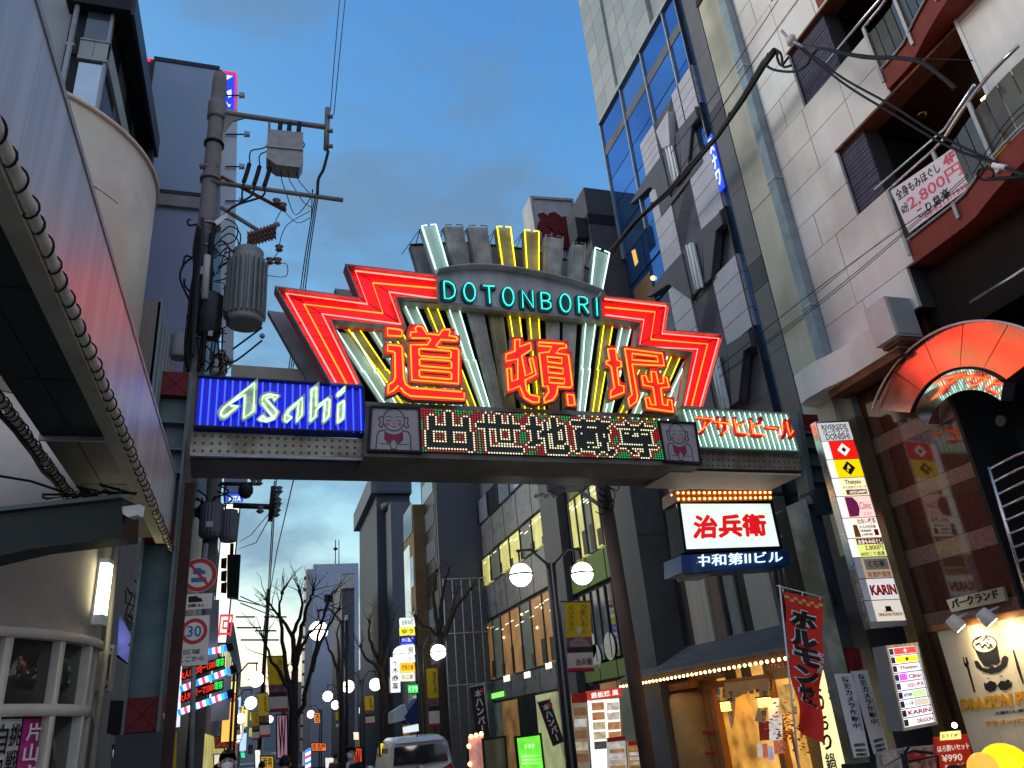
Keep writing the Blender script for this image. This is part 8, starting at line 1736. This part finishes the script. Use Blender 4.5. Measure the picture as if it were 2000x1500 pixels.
# ================================================================= cables over the street, upper right
def cabp(x, y, Y):
    p = EYE + ray(x, y) * (Y / ray(x, y).y)
    return p if p.x < 9.6 else EYE + ray(x, y) * (9.6 / ray(x, y).x)
tc = thing("cable_bundle", "thick wrapped cable bundle sweeping up to the insulator in front of the beige building", "cable", cabp(1520, 100, 10.4))
pth = [(1188, 492, 17), (1240, 430, 15.5), (1305, 372, 14), (1350, 318, 13), (1400, 262, 12.2), (1450, 190, 11.4), (1490, 122, 10.8), (1512, 95, 10.5)]
for k in range(3): P("cable", MB().tube([cabp(x + 2 * k, y + 2 * k + math.sin(i * 2 + k) * 2, Y) for i, (x, y, Y) in enumerate(pth)], .028, 6, r1=.05), BLACK if k else mat("brown_black_cable", (.04, .02, .02), .4), tc)
for i in range(7): a, b = Vector(pth[i][:2]), Vector(pth[i + 1][:2]); p_ = cabp(*(a + (b - a) * .5), (pth[i][2] + pth[i + 1][2]) / 2); q_ = cabp(*(a + (b - a) * .56), pth[i][2] * .44 + pth[i + 1][2] * .56); P("tie_wrap", MB().tube([p_, q_], .06, 6), BLACK, tc)
for pts in ([(1512, 95), (1525, 105), (1530, 130), (1545, 128)], [(1490, 122), (1510, 136), (1548, 140), (1575, 128), (1586, 108), (1600, 95), (1622, 98)], [(1520, 100), (1518, 112), (1526, 128), (1540, 112)]): P("cable_loop", MB().tube(curve([cabp(x, y, 10.4) for x, y in pts]), .028, 5), BLACK, tc)
P("insulator", MB().lathe(cabp(1545, 78, 10.3), [(-.12, .04), (-.08, .1), (.05, .1), (.09, .04)], 10), mat("white_porcelain", (.5, .48, .45), .3), tc); P("hook", MB().tube([cabp(1527, 60, 10.3), cabp(1534, 68, 10.3), cabp(1538, 74, 10.3), cabp(1548, 80, 10.3), cabp(1570, 92, 10.2)], .03, 5), GALV, tc)
for lab, segs, r in (("double black cable running down right from the insulator to the lower balcony clamp", ([(1552, 82, 10.3), (1600, 118, 10), (1650, 155, 9.6), (1740, 205, 9.1), (1830, 262, 8.6), (1960, 325, 7.9), (2010, 350, 7.6)], [(1552, 86, 10.3), (1620, 142, 9.9), (1670, 178, 9.5), (1740, 220, 9.1), (1850, 285, 8.5), (1945, 320, 8), (2010, 345, 7.6)]), .021),
                      ("thick twisted cable curving right in front of the upper loggia", ([(1622, 98, 10.2), (1690, 112, 9.7), (1750, 113, 9.3), (1800, 122, 8.9), (1840, 150, 8.6), (1868, 175, 8.4)],), .036), ("thin wire crossing the upper loggia", ([(1560, 85, 10.3), (1640, 100, 9.8), (1720, 110, 9.4), (1900, 118, 8.4)],), .008),
                      ("thin diagonal wire rising past the mirror glass, left of a pair", ([(1310, 300, 13), (1420, 150, 11.8), (1520, 0, 10.9)],), .010), ("thin diagonal wire rising past the mirror glass, right of a pair", ([(1330, 330, 13), (1440, 165, 11.8), (1565, -10, 10.8)],), .010),
                      ("taut upper wire of three crossing the beige panels", ([(1400, 720, 12), (1575, 580, 10.4), (1760, 445, 9.2), (1890, 360, 8.4)],), .008), ("hooked double wire crossing the beige panels towards the hood", ([(1405, 735, 12), (1600, 590, 10.2), (1780, 440, 9), (1890, 340, 8.4)], [(1405, 738, 12), (1602, 594, 10.2), (1780, 445, 9), (1890, 346, 8.4)]), .007), ("pair of thin wires at the right edge over the balcony glass", ([(1900, 340, 8.2), (1960, 245, 7.6), (2010, 195, 7.2)], [(1905, 350, 8.2), (1965, 255, 7.6), (2010, 210, 7.2)]), .008),
                      ("long thin wire strung across under the gate beam", ([(560, 925, 13), (800, 938, 13), (1100, 940, 13), (1290, 940, 13), (1500, 946, 12.6)],), .010)):
    t = thing("cable", lab, "cable", cabp(*segs[0][0]))
    for sg in segs: P("strand", MB().tube(curve([cabp(*p) for p in sg]), r, 5), BLACK, t)
ck2 = thing("cable_clamp", "white cable clamp and coil at the lower balcony, right edge", "clamp", cabp(1960, 335, 7.9)); P("clamp", MB().tube([cabp(1940, 322, 7.9), cabp(1965, 328, 7.8)], .04, 8), WHITE, ck2); P("coil", MB().tube([cabp(1925 + 16 * math.cos(a * .5), 340 + 12 * math.sin(a * .5), 7.9) for a in range(22)], .016, 5), BLACK, ck2); P("coil_tail", MB().tube([cabp(1930, 350, 7.9), cabp(1970, 348, 7.8), cabp(2010, 345, 7.7)], .03, 5), BLACK, ck2)
# ================================================================= white minivan seen from behind
VY = 24.0; xcv = onY(822, 1450, VY).x; VB = -.45
van = thing("minivan", "white minivan seen from behind, stopped in the street under the lit signs", "van", (xcv, VY, VB))
VW = mat("pearl_white_car_paint", (.66, .65, .63), .22, var=.03, spec=.6); VG = mat("tinted_car_glass", (.02, .024, .026), .05, var=.1, spec=.9); TLR = mat("tail_lamp_red", (.36, .006, .01), .15, var=.05, spec=.8)
sec = [(0, .90, .45), (.0, .93, .70), (.0, .93, 1.02), (.06, .90, 1.24), (.17, .82, 1.74), (.28, .74, 1.88), (.42, .64, 1.95)]     # (y offset, half width, height) up the tailgate
def ring(y, k_w, k_h): return [(xcv + s * w_ * k_w, VY + y + (yo if y == 0 else 0), VB + .02 + h * k_h) for s in (-1,) for yo, w_, h in [(0, .88, .28)] + sec] + [(xcv + w_ * k_w, VY + y + (yo if y == 0 else 0), VB + .02 + h * k_h) for yo, w_, h in reversed([(0, .88, .28)] + sec)]
st_ = [(0, 1, 1), (.9, 1.0, 1.02), (2.2, 1.0, 1.03), (3.2, .98, .98)]
bv_ = MB(); rings = [ring(*s_) for s_ in st_]; n = len(rings[0]); vs = [p for r_ in rings for p in r_]; fs = [(a * n + j, a * n + (j + 1) % n, (a + 1) * n + (j + 1) % n, (a + 1) * n + j) for a in range(len(rings) - 1) for j in range(n)]
bv_._add(vs, fs + [tuple(range(n - 1, -1, -1)), tuple((len(rings) - 1) * n + j for j in range(n))], False)
P("body", bv_, VW, van)
P("bonnet", MB().box(xcv - .86, xcv + .86, VY + 3.2, VY + 4.5, VB + .3, VB + 1.05), VW, van)
CF = lambda y0, z0, y1, z1, hw0, hw1, m_, nm, o=.012: P(nm, MB()._add([(xcv - hw0, VY + y0 - o, VB + z0), (xcv + hw0, VY + y0 - o, VB + z0), (xcv + hw1, VY + y1 - o, VB + z1), (xcv - hw1, VY + y1 - o, VB + z1), (xcv - hw0, VY + y0 + .03, VB + z0), (xcv + hw0, VY + y0 + .03, VB + z0), (xcv + hw1, VY + y1 + .03, VB + z1), (xcv - hw1, VY + y1 + .03, VB + z1)], [(0, 1, 2, 3), (4, 7, 6, 5), (0, 4, 5, 1), (1, 5, 6, 2), (2, 6, 7, 3), (3, 7, 4, 0)]), m_, van)
CF(.07, 1.29, .175, 1.76, .79, .73, VG, "rear_window"); CF(.24, 1.85, .44, 1.985, .70, .60, VW, "roof_spoiler", .05)
for s in (-1, 1):
    P("tail_lamp", MB()._add([(xcv + s * .93, VY - .012, VB + .98), (xcv + s * .62, VY - .015, VB + .98), (xcv + s * .58, VY - .015, VB + 1.1), (xcv + s * .72, VY + .02, VB + 1.16), (xcv + s * .90, VY + .07, VB + 1.24), (xcv + s * .945, VY + .3, VB + 1.2), (xcv + s * .945, VY + .25, VB + .98)], [(0, 1, 2, 3, 4), (0, 4, 5, 6), (4, 3, 2, 1, 0), (6, 5, 4, 0)]), TLR, van)
    P("side_window", MB().box(xcv + s * .80 - .02, xcv + s * .80 + .02 + s * .07, VY + .75, VY + 1.9, VB + 1.28, VB + 1.74), VG, van); P("side_window", MB().box(xcv + s * .80 - .02, xcv + s * .80 + .02 + s * .07, VY + 2.0, VY + 3.0, VB + 1.28, VB + 1.62), VG, van)
    P("wing_mirror", MB().sphere((xcv + s * 1.06, VY + 3.0, VB + 1.18), .12, 8, 6, .8), VW, van)
    for y in (.75, 3.55):
        wh = P("wheel", MB().lathe((xcv + s * .80, VY + y, VB + .33), [(-.11, .31), (-.09, .33), (.09, .33), (.11, .31)], 20, Vector((1, 0, 0))), BLACK, van); P("rim", MB().lathe((xcv + s * .915, VY + y, VB + .33), [(-.01, .2), (.01, .19)], 14, Vector((1, 0, 0))), STEEL, wh)
P("chrome_strip", MB().box(xcv - .5, xcv + .5, VY - .03, VY - .01, VB + 1.03, VB + 1.06), STEEL, van); P("badge", MB().lathe((xcv, VY + .03, VB + 1.18), [(-.012, .065), (.012, .065)], 14, Vector((0, 1, 0))), STEEL, van)
P("number_plate", MB().box(xcv - .17, xcv + .17, VY - .03, VY - .01, VB + .84, VB + .99), SW, van); P("bumper", MB().box(xcv - .90, xcv + .90, VY - .06, VY + .1, VB + .36, VB + .62), VW, van)
P("wiper", MB().tube([(xcv, VY + .05, VB + 1.27), (xcv + .42, VY + .08, VB + 1.33)], .012, 4), BLACK, van); P("roof_aerial", MB().tube([(xcv, VY + .6, VB + 1.98), (xcv, VY + .5, VB + 2.1)], .02, 5), BLACK, van)
# ================================================================= people
def skin_mesh(name, verts, edges, radii, mat_, par, sub=2):
    me = bpy.data.meshes.new(name); me.from_pydata(verts, edges, []); o = bpy.data.objects.new(name, me); COL.objects.link(o)
    o.modifiers.new("s", 'SKIN'); sb_ = o.modifiers.new("u", 'SUBSURF'); sb_.levels = sub
    for v, r in zip(me.skin_vertices[0].data, radii): v.radius = r if isinstance(r, tuple) else (r, r)
    me.skin_vertices[0].data[0].use_root = True
    dg = bpy.context.evaluated_depsgraph_get(); m2 = bpy.data.meshes.new_from_object(o.evaluated_get(dg)); COL.objects.unlink(o); bpy.data.objects.remove(o)
    m2.materials.clear(); m2.materials.append(mat_)
    for p in m2.polygons: p.use_smooth = True
    o2 = bpy.data.objects.new(name, m2); COL.objects.link(o2); o2.parent = par; return o2
SKINM = mat("skin", (.46, .29, .21), .55, var=.06); HAIR = mat("black_hair", (.012, .010, .010), .45, var=.2); MASK = mat("white_face_mask", (.70, .72, .74), .7, var=.04)
def person(label, x, y, z, h, facing, top, trousers, mask=True, shirt=None, stride=.16):
    t = thing("person", label, "person", (x, y, z)); t.rotation_euler = (0, 0, facing); k = h / 1.72
    V = lambda *a: tuple(c * k for c in a)
    j = [V(0, 0, .95), V(0, 0, 1.15), V(0, .01, 1.36), V(0, .01, 1.46), V(0, 0, 1.53), V(0, -.015, 1.60), V(0, -.01, 1.67), V(-.18, .01, 1.39), V(-.23, .02, 1.12), V(-.22, -.06, .88), V(-.22, -.09, .78), V(.18, .01, 1.39), V(.23, .02, 1.12), V(.22, -.06, .88), V(.22, -.09, .78), V(-.1, -stride * .5, .5), V(-.1, -stride * .4, .09), V(-.11, -stride * .4 - .14, .03), V(.1, stride * .5, .5), V(.1, stride, .1), V(.11, stride - .14, .04)]
    e = [(0, 1), (1, 2), (2, 3), (3, 4), (4, 5), (5, 6), (2, 7), (7, 8), (8, 9), (9, 10), (2, 11), (11, 12), (12, 13), (13, 14), (0, 15), (15, 16), (16, 17), (0, 18), (18, 19), (19, 20)]
    r = [.13, .115, .13, .055, .065, .078, .07, .055, .042, .035, .03, .055, .042, .035, .03, .07, .045, .04, .07, .045, .04]
    skin_mesh("body", j, e, [a * k for a in r], SKINM, t)
    b = {0, 1, 2, 7, 8, 9, 11, 12, 13}; ids = [0, 1, 2, 7, 8, 9, 11, 12, 13]; mp_ = {a: i for i, a in enumerate(ids)}
    skin_mesh("jacket", [j[a] for a in ids], [(mp_[a], mp_[c]) for a, c in e if a in b and c in b], [(a * k, a * k) for a in (.165, .155, .165, .078, .062, .055, .078, .062, .055)], top, t)
    ids = [0, 15, 16, 18, 19]; mp_ = {a: i for i, a in enumerate(ids)}; skin_mesh("trousers", [j[a] for a in ids], [(mp_[a], mp_[c]) for a, c in e if a in mp_ and c in mp_], [a * k for a in (.15, .09, .07, .09, .07)], trousers, t)
    off = Vector(t.location)
    def lp_(nm, mb, m_): o = bpy.data.objects.new(nm, mb.mesh(nm, Vector((0, 0, 0)), m_)); COL.objects.link(o); o.parent = t; return o
    hd = Vector(V(0, -.012, 1.61)); hm = MB()
    n, mm = 16, 9
    vs = []; fs = []
    for a in range(mm + 1):
        th = math.pi * .62 * a / mm
        for b_ in range(n):
            ph = 2 * math.pi * b_ / n; R = .105 + .006 * math.sin(5 * ph + a); front = math.sin(ph) < -.3; lim = th if not front else min(th, math.pi * .30)
            vs.append(hd + Vector((R * .92 * math.sin(lim) * math.cos(ph), R * 1.08 * math.sin(lim) * math.sin(ph), R * 1.15 * math.cos(lim) + .02)) * k)
    for a in range(mm):
        for b_ in range(n): fs.append((a * n + b_, (a + 1) * n + b_, (a + 1) * n + (b_ + 1) % n, a * n + (b_ + 1) % n))
    hm._add(vs, fs, True); lp_("hair", hm, HAIR)
    fy = -.094
    if mask:
        mk = MB(); mk._add([hd + Vector(p) * k for p in ((-.062, -.055, -.012), (-.03, fy - .008, .004), (0, fy - .028, .012), (.03, fy - .008, .004), (.062, -.055, -.012), (-.058, -.045, -.07), (-.026, fy + .008, -.092), (0, fy - .012, -.098), (.026, fy + .008, -.092), (.058, -.045, -.07), (0, fy - .036, -.04), (-.035, fy - .016, -.04), (.035, fy - .016, -.04))], [(0, 5, 11), (0, 11, 1), (5, 6, 11), (1, 11, 10, 2), (11, 6, 7, 10), (2, 10, 12, 3), (10, 7, 8, 12), (3, 12, 4), (12, 9, 4), (12, 8, 9)], True); lp_("face_mask", mk, MASK)
    else: lp_("nose", MB().sphere(hd + Vector((0, fy - .005, -.02)) * k, .016 * k, 8, 6, 1.3), SKINM); lp_("mouth", MB().tube([hd + Vector((-.022, fy + .012, -.062)) * k, hd + Vector((0, fy + .004, -.064)) * k, hd + Vector((.022, fy + .012, -.062)) * k], .005 * k, 5), mat("lips", (.3, .1, .08), .5))
    for s in (-1, 1): lp_("eye", MB().sphere(hd + Vector((s * .032, fy + .012, .018)) * k, .012 * k, 8, 6, .7), INK); lp_("ear", MB().sphere(hd + Vector((s * .085, .0, -.012)) * k, .022 * k, 8, 6, 1.5), SKINM); lp_("eyebrow", MB().tube([hd + Vector((s * .018, fy + .008, .040)) * k, hd + Vector((s * .05, fy + .018, .040)) * k], .005 * k, 4), HAIR)
    for s in (-1, 1):
        w_ = Vector(j[10 if s < 0 else 14])
        for f in range(5):
            a = w_ + Vector(((f - 2) * .012 if f < 4 else -s * .03, -.005 if f < 4 else -.02, -.02)) * k; Lf = (.07, .078, .075, .06, .05)[f] * k; lp_("finger", MB().tube([w_, a, a + Vector((0, -.008, -Lf * .5)), a + Vector((-s * .004, .006, -Lf))], .0085 * k, 6, r1=.006 * k), SKINM)
        ft_ = j[17 if s < 0 else 20]; lp_("shoe", MB().sphere(Vector(ft_) + Vector((0, .05, .012)), .10 * k, 10, 6, .5), BLACK)
    if shirt: lp_("shirt_front", MB()._add([Vector(p) * k for p in ((-.035, -.172, 1.40), (.035, -.172, 1.40), (.012, -.185, 1.12), (-.012, -.185, 1.12), (-.03, -.06, 1.47), (.03, -.06, 1.47))], [(0, 3, 2, 1), (4, 0, 1, 5)]), shirt)
    return t
NAVYJ = mat("dark_suit_cloth", (.018, .019, .026), .8, var=.2); GREYJ = mat("grey_coat_cloth", (.10, .10, .11), .85, var=.2); JEAN = mat("dark_trouser_cloth", (.03, .03, .04), .85, var=.2); CAMEL = mat("brown_coat_cloth", (.10, .06, .04), .85, var=.2)
pA = onY(445, 1478, 9.6); person("person in a white mask with black hair walking towards us at the bottom left", pA.x, 9.6, -.02, 1.62, 0, GREYJ, JEAN)
pB = onY(686, 1470, 17.5); person("person in a dark suit and white mask standing left of the van", pB.x, 17.5, -.28, 1.76, math.radians(-30), NAVYJ, JEAN, True, WHITE)
pC = onY(556, 1495, 14); person("person with black hair walking away down the middle of the street", pC.x, 14, -.15, 1.60, math.pi, NAVYJ, JEAN, False)
pD = onY(655, 1480, 30); person("person in a brown coat far behind the man in the suit", pD.x, 30, -.45, 1.68, math.pi * .8, CAMEL, JEAN, False)
pE = onY(512, 1480, 26); person("person in a grey coat far down the left side", pE.x, 26, -.45, 1.7, math.pi, GREYJ, JEAN, False)
pG = onY(425, 1492, 16); person("person in a dark coat behind the masked walker at the bottom left", pG.x, 16, -.2, 1.6, .4, NAVYJ, JEAN, True)
